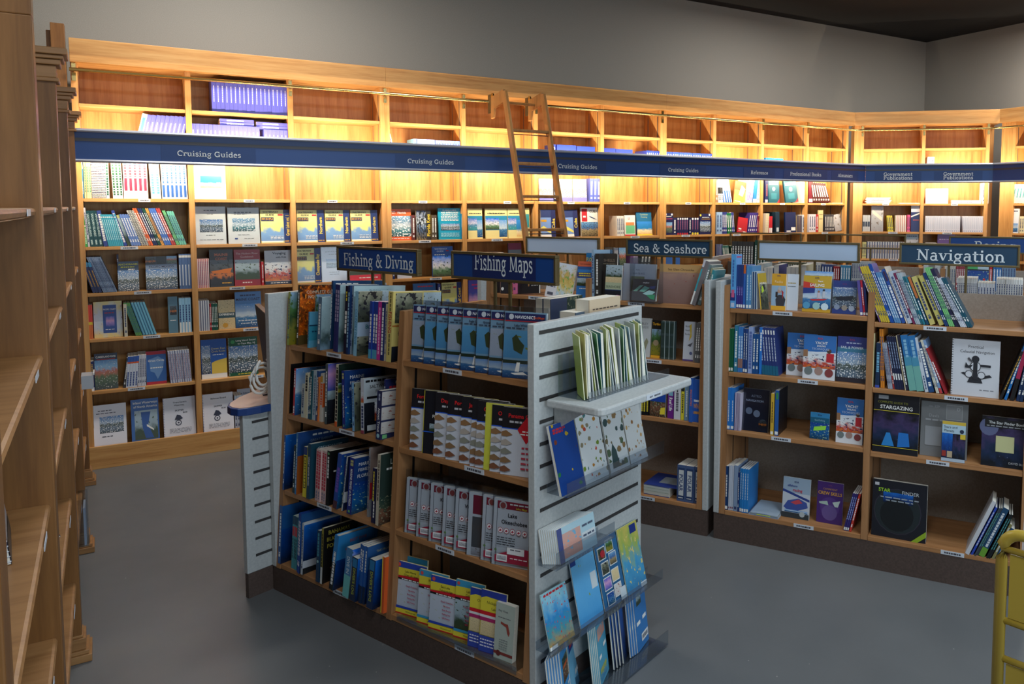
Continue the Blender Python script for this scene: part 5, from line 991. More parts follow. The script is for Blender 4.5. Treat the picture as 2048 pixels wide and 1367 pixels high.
S(r, 704.5, 711, 1, 581.5, (140, 190, 215), 'light blue book with anglers on the cover', cover=[('r', 0, .5, .6, 1, 'angler'), ('r', .6, .5, 1, 1, 'lake'), ('r', 0, .3, 1, .52, (165, 185, 205)), ('t', 'Bass', .3, .45, .09, (30, 110, 120), True, .5), ('r', 0, 0, 1, .3, 'angler')], d=.2, w=0, spine=[('w', 'COUNTRY DRIVE', .5, .45, .9, (60, 130, 180), True, .6)])
S(r, 735.5, 752.4, 3, 601.5, (34, 64, 150), 'cobalt spine with pale blue foot', d=.18, w=.004, spine=[('r', 0, 0, 1, .16, (80, 160, 190)), ('e', .5, .28, .8, .5, WH)]); S(r, 752.6, 759.4, 1, 602, (190, 50, 140), 'magenta spine', d=.18, w=.004, spine=[('e', .5, .1, .9, .3, (235, 190, 220))]); S(r, 759.6, 766, 1, 603, (30, 44, 96), 'navy spine with script title, by the magenta one', d=.18, w=.004, spine=[('e', .5, .1, .9, .5, WH)]); S(r, 766.5, 770, 1, 607, (190, 180, 150), 'thin cream spine', d=.17, w=.004)
S(r, 771, 780.5, 1, 581.7, (206, 188, 110), 'yellow book lettered FISHING on its spine', cover=[('r', .05, .55, .6, .98, 'angler'), ('r', .62, .55, 1, .98, 'lake'), ('r', 0, .5, 1, .52, (180, 110, 50)), ('c', .2, .4, .08, (60, 66, 60)), ('t', 'SKILL', .3, .3, .06, (60, 60, 50), False, .4), ('r', 0, 0, .7, .22, 'dark')], d=.25, w=0, spine=[('w', 'FISHING', .5, .56, .9, (170, 50, 40), True, .3), ('e', .5, .72, .98, .3, (110, 100, 60)), ('e', .5, .1, .4, .3, (110, 100, 60))])
r = G(.81, 'second shelf, fishing half')
S(r, 576, 578, 1, 727, (14, 14, 18), 'tall black book at the back', cover=[], d=.27, w=.01)
S(r, 585, 588.5, 1, 736, (200, 40, 50), 'red spined book with a sea cover', cover=fc('sea', 'Cha', WH, .9, .07, [('t', 'Bluefi', .5, .8, .07, RED, True, .7)]), d=.16, w=.004, spine=[('e', .5, .05, .2, .6, WH), ('e', .5, .6, .95, .6, WH)])
S(r, 601, 606.8, 1, 767, (190, 196, 186), 'short pale grey book', d=.15, w=.004); S(r, 607, 613, 1, 745, (214, 206, 176), 'cream book with black title', d=.16, w=.004, spine=[('e', .5, .6, .95, .6, BK)]); S(r, 613.3, 617.3, 1, 754, (40, 96, 140), 'blue green book', d=.16, w=.004); S(r, 617.5, 621.5, 1, 739.5, (24, 74, 84), 'deep teal book', d=.17, w=.004); S(r, 622, 628, 1, 739.5, (176, 190, 196), 'pale spine beside the teal book', d=.18, w=.004, spine=[('e', .6, .1, .9, .3, (60, 90, 120))]); S(r, 628.3, 632.8, 1, 741, (40, 76, 130), 'dusty blue book', d=.18, w=.004); S(r, 633, 635.5, 1, 753, (200, 110, 50), 'thin orange book', d=.15, w=.004); S(r, 636, 641, 1, 746, (206, 200, 190), 'white spine with orange letters', d=.16, w=.004, spine=[('e', .5, .35, .8, .7, (215, 90, 50)), ('r', .1, .82, .9, .95, (200, 150, 50))], cover=[('r', 0, .3, 1, .8, ORG)])
S(r, 647, 652, 1, 727, (70, 84, 88), 'tall grey green book with a dusk cover', cover=[('r', 0, 0, 1, 1, 'lake'), ('r', 0, .55, 1, 1, 'sunset'), ('r', 0, 0, 1, .4, 'dark')], d=.16, w=-.004, lean=-1.5)
S(r, 667, 672, 1, 728, (214, 206, 180), 'white spine with black blocks on a green book', cover=[('r', 0, 0, 1, 1, (24, 44, 36)), ('r', 0, .55, 1, .7, 'meadow')], d=.25, w=-.002, lean=-1, spine=[('e', .5, .1, .95, .7, BK), ('r', 0, 0, 1, .08, ORG)])
mff = [('r', 0, 0, 1, .56, 'reef'), ('r', 0, .56, 1, 1, (24, 60, 120)), ('t', 'MARINE', .33, .88, .085, WH, False, .55), ('t', 'FISHES of', .34, .78, .08, WH, False, .55), ('t', 'FLORIDA', .34, .67, .085, WH, False, .55)]
mfs = [('w', 'MARINE FISHES of FLORIDA', .5, .47, .6, WH, True, .66), ('e', .5, .86, .96, .6, (180, 180, 120)), ('r', .3, .03, .7, .07, LTG)]
S(r, 684.3, 690, 1, 742, (36, 50, 130), 'indigo book lettered Marine Fishes of Florida, second shelf copy', cover=mff, d=.19, w=.0, lean=-5, spine=mfs, style='paper'); r.pl = 'second shelf, fishing half'
S(r, 704, 708.5, 1, 766, (130, 180, 220), 'thin light blue book with anglers, leaning left', cover=fc('angler', '', extra=[('r', .2, .8, .9, .92, MAR)]), d=.16, w=-.002, lean=-5)
S(r, 721, 727.5, 1, 757, (200, 204, 212), 'white spined saltwater fishing book', cover=[('r', 0, .12, 1, 1, (180, 190, 196)), ('r', 0, 0, 1, .55, 'dark'), ('d', .05, .95, .94, .04, BK), ('t', 'SALTWATER', .5, .84, .09, BK, False, .9), ('t', 'FISHING', .55, .74, .09, BK, False, .7), ('r', .08, .62, .92, .66, BK), ('r', .3, .2, .55, .55, 'crew'), ('r', .08, .04, .95, .14, (190, 200, 205)), ('t', 'WULF', .7, .09, .05, NV)], d=.17, w=0, lean=-4, spine=[('r', .1, .56, .9, .75, 'crew'), ('e', .5, .1, .5, .6, (60, 70, 110)), ('r', 0, 0, 1, .06, (150, 60, 80))])
S(r, 748.7, 758.4, 1, 780, (40, 48, 86), 'navy book lettered About Trout with a fish cover', cover=[('r', 0, .7, 1, .98, 'fishes'), ('r', 0, .4, 1, .66, 'fishes'), ('r', 0, .12, 1, .36, 'fishes'), ('r', .05, .02, .2, .1, LTG)], d=.15, w=-.02, spine=[('w', 'About Trout', .5, .4, .62, WH, True, .58), ('e', .5, .8, .95, .3, (170, 180, 200)), ('c', .5, .08, .3, (150, 190, 200))])
S(r, 763, 766.5, 1, 757.5, (34, 44, 96), 'dark blue fisherman book behind the trout book', cover=[('t', 'FISHERMAN', .5, .93, .07, WH, True, .9), ('d', .1, .9, .85, .04, RED)], d=.18, w=.03)
r = G(.47, 'third shelf, fishing half')
S(r, 564, 567, 1, 869, (30, 80, 150), 'blue diving book with pale letters at far left', cover=[('r', 0, 0, 1, 1, 'deep'), ('t', 'SUP', .75, .92, .08, (150, 150, 100), False, .4), ('t', 'PL', .5, .75, .09, (150, 150, 100), False, .4)], d=.17, w=-.004); S(r, 583.5, 587.5, 1, 889, (20, 44, 44), 'thin dark green spine', d=.15, w=.0)
S(r, 588, 591.5, 1, 864, (60, 120, 170), 'tall blue book with an orange foot to its cover', cover=[('r', 0, 0, 1, 1, (26, 66, 126)), ('r', 0, 0, .6, .62, (150, 76, 24)), ('d', .3, .8, .93, .03, WH), ('t', 'GREAT BARRIER', .5, .84, .06, (150, 170, 190), False, .9)], d=.24, w=-.004, spine=[('e', .5, .1, .9, .4, (190, 210, 220))])
S(r, 604.5, 611.5, 1, 891.7, (230, 210, 50), 'yellow and navy diving spine', d=.15, w=.0, spine=[('r', 0, .84, 1, 1, (40, 60, 120)), ('r', .15, .18, .85, .82, (30, 30, 40)), ('e', .5, .2, .8, .4, YEL)])
S(r, 612, 618, 1, 886, (26, 66, 90), 'dark teal book lettered Great White Shark', cover=[('r', 0, 0, 1, 1, 'deep'), ('r', 0, 0, 1, 1, (22, 66, 84)), ('t', 'GREAT WHITE', .5, .9, .08, (190, 210, 215), True, .9), ('t', 'SHARK', .3, .8, .08, (190, 210, 215), True, .5), ('c', .6, .4, .2, (60, 60, 80))], d=.19, w=-.004, spine=[('w', 'GREAT WHITE SHARK', .5, .5, .6, WH, True, .55)])
S(r, 627.5, 650, 4, 897, (214, 180, 176), 'pink spine with red lettering', d=.2, w=.0, spine=[('e', .5, .25, .97, .6, (200, 60, 80)), ('e', .5, .05, .2, .3, (110, 120, 150))])
S(r, 650.3, 656, 1, 900, (18, 18, 20), 'black reef creature book with yellow title', cover=[('r', .3, .12, .95, .55, 'coral'), ('t', 'REEF', .4, .87, .11, YEL, False, .5), ('t', 'CREATURE', .5, .76, .09, YEL, False, .8), ('d', .1, .7, .62, .03, WH)], d=.19, w=-.002, spine=[('c', .5, .95, .3, LTG), ('e', .5, .5, .9, .5, WH)])
S(r, 664, 672, 1, 904, (44, 80, 160), 'blue and purple reef book leaning right', cover=fc('reef', '', extra=[('r', .1, .6, .6, .8, (70, 60, 140))]), d=.18, w=-.006, lean=6, spine=[('e', .5, .3, .75, .6, (120, 90, 190)), ('r', 0, 0, 1, .14, (80, 50, 60))])
S(r, 682, 684.5, 1, 910, (200, 205, 200), 'white edged navy book leaning right', cover=[('r', 0, 0, 1, 1, (24, 34, 70)), ('r', 0, .15, 1, .35, (190, 196, 200))], d=.17, w=-.002, lean=6)
S(r, 692, 701.5, 1, 913, (36, 50, 130), 'indigo book lettered Marine Fishes of Florida, third shelf copy', cover=mff, d=.17, w=-.008, lean=2.5, spine=mfs)
S(r, 731, 734.5, 1, 889, (150, 150, 152), 'grey beach snorkel book behind the leaning ones', cover=[('r', 0, 0, 1, 1, (150, 156, 164)), ('r', 0, .5, 1, 1, (140, 120, 112)), ('t', 'BEACH', .5, .88, .06, (80, 60, 60), False, .7), ('p', [(0, .25), (.5, .3), (.4, .48), (0, .5)], RED)], d=.16, w=.015)
S(r, 739.5, 747.5, 1, 935, (30, 34, 70), 'short navy book with yellow title', d=.14, w=-.012, spine=[('e', .35, .4, .95, .3, YEL), ('e', .6, .1, .4, .3, WH)])
S(r, 748.5, 754.5, 1, 899, (190, 180, 160), 'dark coral book with LO on its cover', cover=[('r', 0, 0, 1, 1, (40, 56, 50)), ('r', 0, 0, 1, .4, 'coral'), ('t', 'LO', .45, .88, .11, (214, 220, 214), False, .5), ('d', .2, .9, .78, .03, WH)], d=.15, w=-.018, spine=[('e', .5, .35, .92, .4, (90, 80, 70))])
r = G(.137, 'bottom shelf, fishing half', .30)
S(r, 554, 559.5, 1, 1010, (30, 84, 150), 'large blue hardcover with a deep sea cover at far left', cover=[('r', 0, 0, 1, 1, 'deep'), ('r', .0, .6, 1, 1, (24, 80, 140))], d=.2, w=-.005, style='hard')
S(r, 580, 591, 3, 1030, (70, 150, 160), 'teal spine with a red block', d=.17, w=0, spine=[('r', .1, .62, .9, .8, (200, 50, 60)), ('r', 0, .84, 1, 1, (20, 70, 100)), ('e', .5, .2, .58, .5, (30, 80, 90))])
S(r, 591.5, 598.5, 2, 1025, (30, 70, 150), 'cobalt hardback, bottom pair', d=.21, w=-.008, style='hard', cover=[('r', 0, 0, 1, 1, 'deep'), ('r', 0, .6, 1, 1, (26, 76, 130))])
S(r, 599.2, 603, 1, 1045, (196, 204, 212), 'blue book in a white frame', cover=[('r', .04, .04, .96, .96, (30, 70, 140)), ('r', .0, .2, .96, .96, 'deep'), ('r', 0, .12, 1, .26, (186, 192, 200)), ('r', 0, 0, 1, .12, (22, 30, 36))], d=.19, w=-.01)
S(r, 630, 636, 1, 1059, (26, 60, 90), 'dark navy spine with teal lettering', d=.16, w=-.01, spine=[('e', .5, .5, .95, .5, (70, 150, 170)), ('c', .5, .4, .3, (150, 190, 190))]); S(r, 638, 642, 1, 1055, (150, 140, 60), 'black divers bucket list book', cover=[('r', 0, 0, 1, 1, (22, 20, 20)), ('t', 'BAHAMAS', .45, .9, .1, (170, 160, 60), True, .75), ('t', 'BUCKET LIST', .5, .78, .1, (170, 160, 60), True, .85), ('t', 'FOR DIVERS', .48, .66, .1, (170, 160, 60), True, .8), ('p', [(.2, .25), (.6, .42), (.9, .38), (.7, .25), (.4, .18)], (140, 76, 40))], d=.17, w=-.012, spine=[('r', 0, 0, 1, .3, (200, 204, 204)), ('e', .5, .3, .9, .4, BK)])
S(r, 656, 664, 1, 1066, (50, 130, 190), 'big blue hardcover leaning right', cover=[('r', 0, 0, 1, 1, 'deep'), ('r', 0, .55, 1, 1, (44, 130, 190)), ('t', 'BEST DIVE', .5, .86, .08, (150, 80, 80), True, .8), ('d', .2, .8, .72, .04, (150, 80, 80))], d=.2, w=-.02, lean=7, style='hard', spine=[('r', 0, 0, 1, .5, (26, 34, 40)), ('e', .5, .1, .7, .5, WH)])
S(r, 683.5, 696, 1, 1092, (70, 130, 180), 'blue and aqua book lettered Dive In', cover=fc('palm'), d=.17, w=-.022, lean=5, spine=[('r', 0, 0, 1, .45, (110, 190, 190)), ('w', 'DIVE IN', .5, .66, .6, (210, 225, 230), True, .34)])
dl = lambda: [('w', "DIVER'S LOG", .5, .45, .6, (170, 180, 60), True, .6), ('r', .1, .78, .9, .98, (40, 120, 170))]
S(r, 698, 709, 1, 1111, (30, 44, 70), 'dark logbook with yellow title beside the aqua book', d=.16, w=-.024, lean=4, spine=dl(), cover=fc('deep')); S(r, 711, 727, 3, 1086, (36, 90, 160), 'bright blue diving spine', d=.18, w=-.016, lean=3, cover=fc('deep', '', extra=[('r', 0, .6, 1, 1, (40, 90, 150)), ('t', 'THE FRONTIER', .5, .88, .06, (190, 190, 140), False, .8)]), spine=[('e', .5, .55, .92, .4, WH), ('r', 0, 0, 1, .3, (20, 40, 70))])
S(r, 731.5, 743.5, 1, 1115, (24, 50, 90), 'dark blue logbook with yellow title at right', d=.16, w=-.024, lean=3, spine=dl(), cover=fc('deep')); S(r, 760, 766, 1, 1112, (210, 90, 40), 'orange and yellow book against the upright', d=.17, w=-.016, spine=[('r', 0, 0, .3, 1, YEL)])
# ---- right half: packets and folded maps in stepped rows
def packs(r, lefts, yl, yr, W, label, artf, cols, name, cat, t=.012, yaw=14, style='sheet', sleeve=0, w=0, words=None, hs=None):
    n = len(lefts); u1 = r.fr.u_at(lefts[-1], r.z, w); u0 = r.fr.u_at(lefts[0], r.z, w)
    for i, px in enumerate(lefts):
        y = yl + (yr - yl) * i / max(1, n - 1); u = r.fr.u_at(px, r.z, w); h = r.fr.h_at(u, w, r.z, y if hs is None else hs[i])
        tl = math.radians(r.tilt + 2); h = min(h / math.cos(tl), r.gap - .02)
        ms = list(book_meshes(W, h, t, cols[i % len(cols)], artf(i), None, True, style))
        if sleeve:
            b = MB(); b.box(-.005, W + .006, -.0016, t + .0016, -.0002, h + sleeve, SLEEVE); ms.append(b.mesh('clear_sleeve'))
        m = r.fr.mat(u, w, r.z + .001) @ Matrix.Rotation(math.radians(yaw), 4, 'Z') @ Matrix.Rotation(-tl, 4, 'X')
        inst(ms, name, m, '%s, %s' % (words[i] if words else '%s, %s from left' % (label, ORD[i]), r.pl), cat, '%s, %s' % (label, r.pl))
r = G(1.138, 'top shelf, maps half'); r.gap = .40
nn = ['Moriah', 'Cedar', 'Peters', 'Beaver', 'Eagle L', 'Gravers', 'Richar', 'Lake Winnibigo']
def nav(i):
    return [('r', 0, 0, 1, .87, (140, 180, 205)), ('r', 0, .3, 1, .72, 'mapblue' if i % 3 else 'maplake'), ('p', [(.25, .42), (.45, .36), (.5, .5), (.38, .58), (.3, .66), (.2, .6)][::(1 if i % 2 else -1)], (70, 84, 52)), ('r', 0, 0, 1, .24, 'sea'), ('r', 0, .22, 1, .27, (44, 62, 48)), ('p', [(.3, .1), (.34, .24), (.42, .24), (.4, .1)], WH), ('p', [(.2, .07), (.5, .1), (.6, .06), (.3, .05)], WH), ('r', .02, .87, .98, .98, (34, 40, 84)), ('r', .02, .855, .98, .87, (170, 40, 50)), ('c', .17, .925, .06, (190, 196, 204)), ('t', 'NAVIONICS', .5, .925, .065, (225, 228, 235), True, .5), ('t', 'HotMaps', .83, .925, .05, (200, 80, 40), True, .28), ('t', nn[i], .08 + .028 * len(nn[i]), .80, .05, (40, 50, 70), True, .6), ('d', .06, .5, .755, .015, (50, 60, 80))]
packs(r, [822, 847, 870, 893, 921, 950, 977, 1004.5], 609, 623, .165, 'clear lake map packet with a blue map', nav, [(150, 185, 205)], 'map_packet', 'map packet', t=.010, sleeve=.018, w=.002)
r = G(.797, 'second shelf, maps half')
fn = ['Fort Walton', 'FLORIDA', 'Daytona', 'Port', 'Jack', 'Si', 'Cape', 'YELLOW', 'Orlando', 'Panama City']
def flo(i):
    if i == 1: return [('r', .02, 0, 1, 1, (24, 26, 34)), ('t', 'FLORIDA', .5, .6, .07, WH, True, .8), ('t', 'SERIES', .5, .53, .07, WH, True, .75), ('r', .2, .36, 1, .48, 'lake'), ('r', 0, .34, 1, .355, (40, 90, 190)), ('r', .62, .12, .8, .17, (160, 60, 80))]
    if i == 7: return [('r', 0, 0, .5, 1, (200, 200, 70))]
    a = [('r', 0, 0, 1, .69, (200, 204, 214)), ('r', 0, .69, 1, 1, (28, 28, 34)), ('r', 0, .68, 1, .695, (40, 90, 200)), ('t', fn[i], .22 + .026 * len(fn[i]), .88, .085, (222, 40, 44), True, .7), ('d', .2, .85, .79, .03, (190, 190, 196)), ('p', [(.42, .68), (.66, .88), (.9, .68), (.66, .48)], (200, 30, 44)), ('d', .55, .78, .66, .02, WH), ('d', .5, .82, .62, .02, WH)]
    for k in range(5): a += [('p', [(0, .63 - .13 * k), (.12, .66 - .13 * k), (.3, .6 - .13 * k), (.14, .565 - .13 * k), (0, .57 - .13 * k)], [(140, 104, 70), (170, 160, 150), (130, 130, 118), (130, 100, 70), (120, 76, 54)][k]), ('d', .55, .95, .42 - .075 * k, .025, (190, 60, 80))]
    return a
packs(r, [819, 843.5, 866.5, 891, 918.5, 939.5, 950, 966.5, 979, 1000], 777, 814, .15, 'black and white fishing chart', flo, [(30, 30, 36), (200, 190, 60), (200, 204, 214)], 'folded_map', 'map', t=.010, yaw=14, w=.002,
      words=['black topped chart lettered Fort in red, leftmost', 'black chart lettered Florida Series', 'black topped chart lettered Dayt in red', 'black topped chart lettered Por in red', 'black topped chart lettered Ja in red', 'black topped chart showing only a sliver', 'black topped chart lettered C in red', 'yellow edged chart on its side', 'black topped chart lettered O in red', 'black topped chart lettered Panama, rightmost'])
r = G(.473, 'third shelf, maps half')
ln = ['St. Johns', 'Kissimmee', 'Kissim', 'St. Cloud', 'Winter', '', 'Clermont', 'Lake']
def wat(i):
    if i == 5: return [('r', .12, .66, 1, .96, (130, 34, 60)), ('t', 'Gr', .6, .86, .08, (200, 170, 180), False, .4), ('t', 'Lin', .62, .76, .08, (200, 170, 180), False, .4), ('r', .12, .1, 1, .62, (80, 84, 88)), ('r', .12, .02, .5, .14, 'silver')]
    a = [('r', .1, .85, 1, .965, (150, 34, 60)), ('c', .24, .9, .1, (196, 190, 190)), ('c', .24, .9, .07, (150, 70, 70)), ('t', 'Lake Maps', .72, .88, .045, YEL, True, .4), ('d', .42, .95, .93, .02, WH), ('r', .095, 0, .105, .97, (70, 74, 84))]
    a += [('t', 'Lake', .5, .765, .085, (34, 36, 44), True, .4), ('t', 'Okeechobee', .55, .66, .085, (34, 36, 44), True, .8)] if i == 7 else [('t', ln[i], .12 + .055 * len(ln[i]), .74, .085, (34, 36, 44), True, .7)]
    for k in range(5): a += [('c', .2 + .16 * k, .53, .065, (170, 50, 70)), ('c', .2 + .16 * k, .53, .056, (222, 222, 224)), ('p', [(.165 + .16 * k, .52), (.2 + .16 * k, .55), (.24 + .16 * k, .53), (.2 + .16 * k, .51)], (170, 50, 70))]
    a += [('d', .14, .6, .43 - .035 * k, .014, (60, 64, 70)) for k in range(4)]
    a += [('p', [(.1, .06), (1, .06), (1, .3), (.7, .3), (.1, .16)], (150, 34, 60)), ('r', .15, .08, .42, .18, (226, 226, 226)), ('r', .17, .1, .4, .16, 'silver'), ('d', .5, .95, .14, .015, (226, 200, 205)), ('c', .12, .24, .03, (90, 120, 70))]
    if i == 7: a += [('r', .42, .2, .86, .3, (225, 226, 228)), ('d', .5, .8, .27, .015, (90, 90, 100))]
    return a
packs(r, [809, 832, 857, 883, 907, 933, 961, 983], 955, 996, .155, 'white and crimson lake map packet', wat, [(214, 216, 220)], 'map_packet', 'map packet', t=.010, yaw=14, sleeve=.03, w=.004,
      words=['white and crimson lake map packet lettered St, leftmost', 'white and crimson lake map packet lettered Kis', 'white and crimson lake map packet lettered K', 'white and crimson lake map packet lettered Sc', 'white and crimson packet with a glinting sleeve', 'crimson and grey packet turned to show its back', 'white and crimson lake map packet lettered Cl', 'white and crimson packet lettered Lake Okeechobee'])
r = G(.137, 'bottom shelf, maps half', .30)
def ylw(name1, name2, k=0):
    def f(_):
        bl = (40, 70, 170) if k == 0 else (60, 150, 190)
        if k == 2: return [('r', 0, .8, 1, 1, (40, 60, 150)), ('p', [(0, .66), (1, .66), (1, .88), (.2, .9), (0, .86)], (222, 206, 60)), ('t', name1, .5, .81, .065, (30, 30, 30), False, .75), ('t', name2, .55, .72, .06, (30, 30, 30), False, .6), ('r', 0, .6, 1, .66, (200, 30, 40)), ('r', 0, .56, 1, .6, (220, 220, 220)), ('r', 0, .5, 1, .56, (170, 40, 100)), ('r', .04, .27, .9, .5, 'maptan'), ('r', 0, 0, 1, .26, (50, 70, 160))] + [('d', .06, .7, .2 - .05 * j, .02, (220, 220, 235)) for j in range(3)]
        a = [('r', 0, .12, 1, .66, 'maplake' if k != 3 else 'lake'), ('r', 0, .86, 1, 1, bl), ('p', [(0, .73), (1, .76), (1, .9), (0, .88)], (222, 206, 60)), ('p', [(0, .69), (1, .69), (1, .77), (0, .72)], (200, 30, 40)), ('r', 0, .655, 1, .69, (26, 26, 28)), ('d', .2, .9, .672, .02, WH), ('c', .1, .94, .05, (214, 80, 80)), ('t', name1, .48, .83, .058, (30, 30, 26), False, .8), ('t', name2, .5, .765, .058, (30, 30, 26), False, .85), ('p', [(0, .1), (1, .12), (1, .15), (0, .15)], bl), ('r', 0, .02, 1, .1, (222, 206, 60)), ('t', 'Waterproof', .55, .06, .05, (40, 70, 40), False, .7), ('r', 0, 0, 1, .022, (200, 40, 40))]
        for j, tx in enumerate(('Depth Contours', 'Structure', 'Boat Ramps', 'Fishing Info', 'GPS Points')): a += [('t', '\u00b7' + tx, .55, .56 - .075 * j, .042, (180, 30, 80), True, .72)]
        return a
    return f
for px, yt, w_, Wd, a, c, k, ds in ((791, 1108, .06, .15, 'LAKE', '', 3, 'tan lake map behind the leftmost yellow map'), (789, 1121, .025, .15, 'Lake Harris', 'Chain of Lakes', 0, 'yellow and blue map lettered Lake Harris Chain'), (834, 1138.5, .025, .14, 'Rodman', '(Lake', 1, 'pale blue and yellow map lettered Rodm'), (857, 1150, .022, .15, 'East Lake', 'Tohopekaliga', 0, 'yellow and blue map lettered East Lake'), (907, 1158.5, .035, .13, 'Lake', 'Candle', 3, 'yellow and green map lettered Lak Candle'), (935.5, 1175, .022, .12, 'Cherokee', 'Lake', 2, 'blue and yellow map lettered Che'), (957, 1179, .022, .11, 'Nickajack', 'Lake', 2, 'blue and yellow map lettered Nickajack Lake')):
    packs(r, [px], yt, yt, Wd, ds, ylw(a, c, k), [(206, 190, 80)], 'folded_map', 'map', t=.008, yaw=9, w=w_, words=[ds])
def key(_): return [('t', 'Key West', .4, .87, .055, (70, 70, 76), False, .5), ('d', .15, .8, .75, .015, (110, 110, 116)), ('p', [(.3, .68), (.5, .66), (.68, .66), (.8, .52), (.76, .45), (.66, .5), (.6, .6), (.3, .64)], (150, 66, 54)), ('r', 0, .09, 1, .14, (130, 56, 50)), ('c', .25, .11, .12, (110, 46, 42))] + [('d', .28, .72, .36 - .04 * i, .012, (120, 124, 128)) for i in range(5)]
packs(r, [986.5], 1204, 1204, .085, 'pale green Key West map with a red Florida outline', key, [(176, 186, 176)], 'folded_map', 'map', t=.022, yaw=4, w=.02, words=['pale green Key West map with a red Florida outline'])
b = MB(); L0, L1 = .86, 1.49
b.box(L0, L1, -.003, -.0012, .128, .155, ACRYL); b.box(L0, L1, -.001, .2, .1385, .140, ACRYL); tr = b.build('clear_tray'); tr.matrix_world = G1.base(); tag(tr, 'clear plastic tray under the yellow folded maps, bottom shelf', 'tray')
# books on the far side of the front gondola, seen over its top: pages up
r = Row(Fr(*(G1.P(0, .33, 0)[:2]), -67.414), 1.138, 'far side of the front gondola', .4)
for a, c, y, w_, col, ds in ((1070, 1100, 596, .06, (60, 70, 96), 'grey blue book, pale pages up'), (1118, 1152, 622, .02, (90, 110, 130), 'low blue book beside the cream one'), (1150, 1178, 598, .07, (210, 190, 160), 'cream book with small print on its back')):
    S(r, a, c, 2 if col[0] == 60 else 1, y, col, ds, d=.2, w=w_, cover=[('d', .1, .9, .85 - .07 * i, .02, (90, 80, 70)) for i in range(5)] if col[0] == 210 else [('r', .5, 0, 1, 1, 'coral')], spine=[('r', .06, .0, .94, 1, (222, 216, 200))])
# ------------------------------------------------------------------ grey end panel of the front gondola
sh = empty('end_shelf', G1E.base()); tag(sh, 'pale grey shelf hooked on the slatted end panel, under the cards', 'shelf')
pf = [(.045, -.012), (.045, -.2)] + [(.075 - .03 * math.cos(t * .3927), -.215 - .03 * math.sin(t * .3927)) for t in range(5)] + [(.6 + .03 * math.sin(t * .3927), -.215 - .03 * math.cos(t * .3927)) for t in range(5)] + [(.63, -.012)]
b = MB(); b.prism(pf, 'z', 1.072, 1.099, LAMI); b.build('shelf_board', sh, bevel=.006)
for u in (.10, .56): b = MB(); b.prism([(-.004, 1.071), (-.15, 1.071), (-.02, .99), (-.004, .99)], 'x', u - .004, u + .004, LAMI); b.build('shelf_bracket', sh)
b = MB(); b.box(.3, .4, -.2468, -.2455, 1.077, 1.094, TAG); b.art([('t', 'NEW', .3, .5, .5, (70, 70, 80)), ('d', .5, .9, .5, .35, (70, 70, 80))], .1, .017, lambda x, z, l: (.3 + x, -.2472, 1.077 + z)); b.build('shelf_label', sh)
def holder(u0, u1, z0, w0, depth, lip, label, back=.1):
    b = MB(); b.box(u0, u1, w0 - depth, w0, z0, z0 + .0018, ACRYL); b.box(u0, u1, w0 - depth - .0018, w0 - depth, z0, z0 + lip, ACRYL); b.box(u0, u1, w0, w0 + .0018, z0, z0 + back, ACRYL)
    o = b.build('clear_holder'); o.matrix_world = G1E.base(); return tag(o, label, 'holder', 'clear plastic holders')
holder(.10, .60, 1.1, -.02, .13, .03, 'clear acrylic rack holding laminated cards on the grey end shelf', .14)
cc = [(170, 190, 90), (190, 196, 200), (150, 180, 190), (60, 120, 140), (180, 190, 90), (200, 190, 120), (90, 150, 90), (170, 180, 186)]
n = 24
for i in range(n):
    u = .10 + .40 * i / n; c = cc[(i * 5) % len(cc)]; al = 52 + 6 * math.sin(i * 2.1); last = i >= n - 2
    t = .0035 + (.006 if i % 5 == 2 else 0); h = .213 + .006 * math.sin(i * 1.7)
    pic = [('r', 0, .94, 1, 1, (70, 150, 80) if last else [(190, 200, 90), (200, 190, 80), (150, 190, 200)][i % 3]), ('r', .04, .04, .96, .93, (206, 214, 214)), ('p', [(.2, .78), (.5, .88), (.85, .78), (.7, .68), (.4, .68)], (120, 90, 70)), ('p', [(.2, .4), (.8, .45), (.9, .4), (.3, .34)], (80, 96, 104)), ('c', .5, .16, .2, (50, 60, 50)), ('c', .8, .62, .06, RED)] + [('d', .1, .85, .62 - .03 * k, .014, (90, 96, 100)) for k in range(4)] + [('r', 0, 0, 1, .035, (30, 110, 120))]
    ms = book_meshes(.095, h, t, c, pic, [('r', 0, .1, .5, .9, (210, 216, 216))], True, 'sheet')
    m = G1E.mat(u, -.135, 1.1035) @ Matrix.Rotation(math.radians(al), 4, 'Z') @ Matrix.Rotation(math.radians(-5 + 3 * math.sin(i)), 4, 'X')
    inst(ms, 'laminated_card', m, 'laminated sea life card, %s from left, on the grey end shelf' % ORD[i], 'card', 'laminated cards on the grey end shelf')
def lean_card(u0, u1, z0, h, tilt, w0, art, col, label, t=.004, name='wall_chart_card', n=1, roll=0):
    ms = book_meshes(u1 - u0, h, t, col, art, None, True, 'sheet')
    m = G1E.mat(u0, w0, z0) @ Matrix.Rotation(math.radians(-tilt), 4, 'X') @ Matrix.Rotation(math.radians(roll), 4, 'Y')
    return inst(ms, name, m, label, 'card', None)
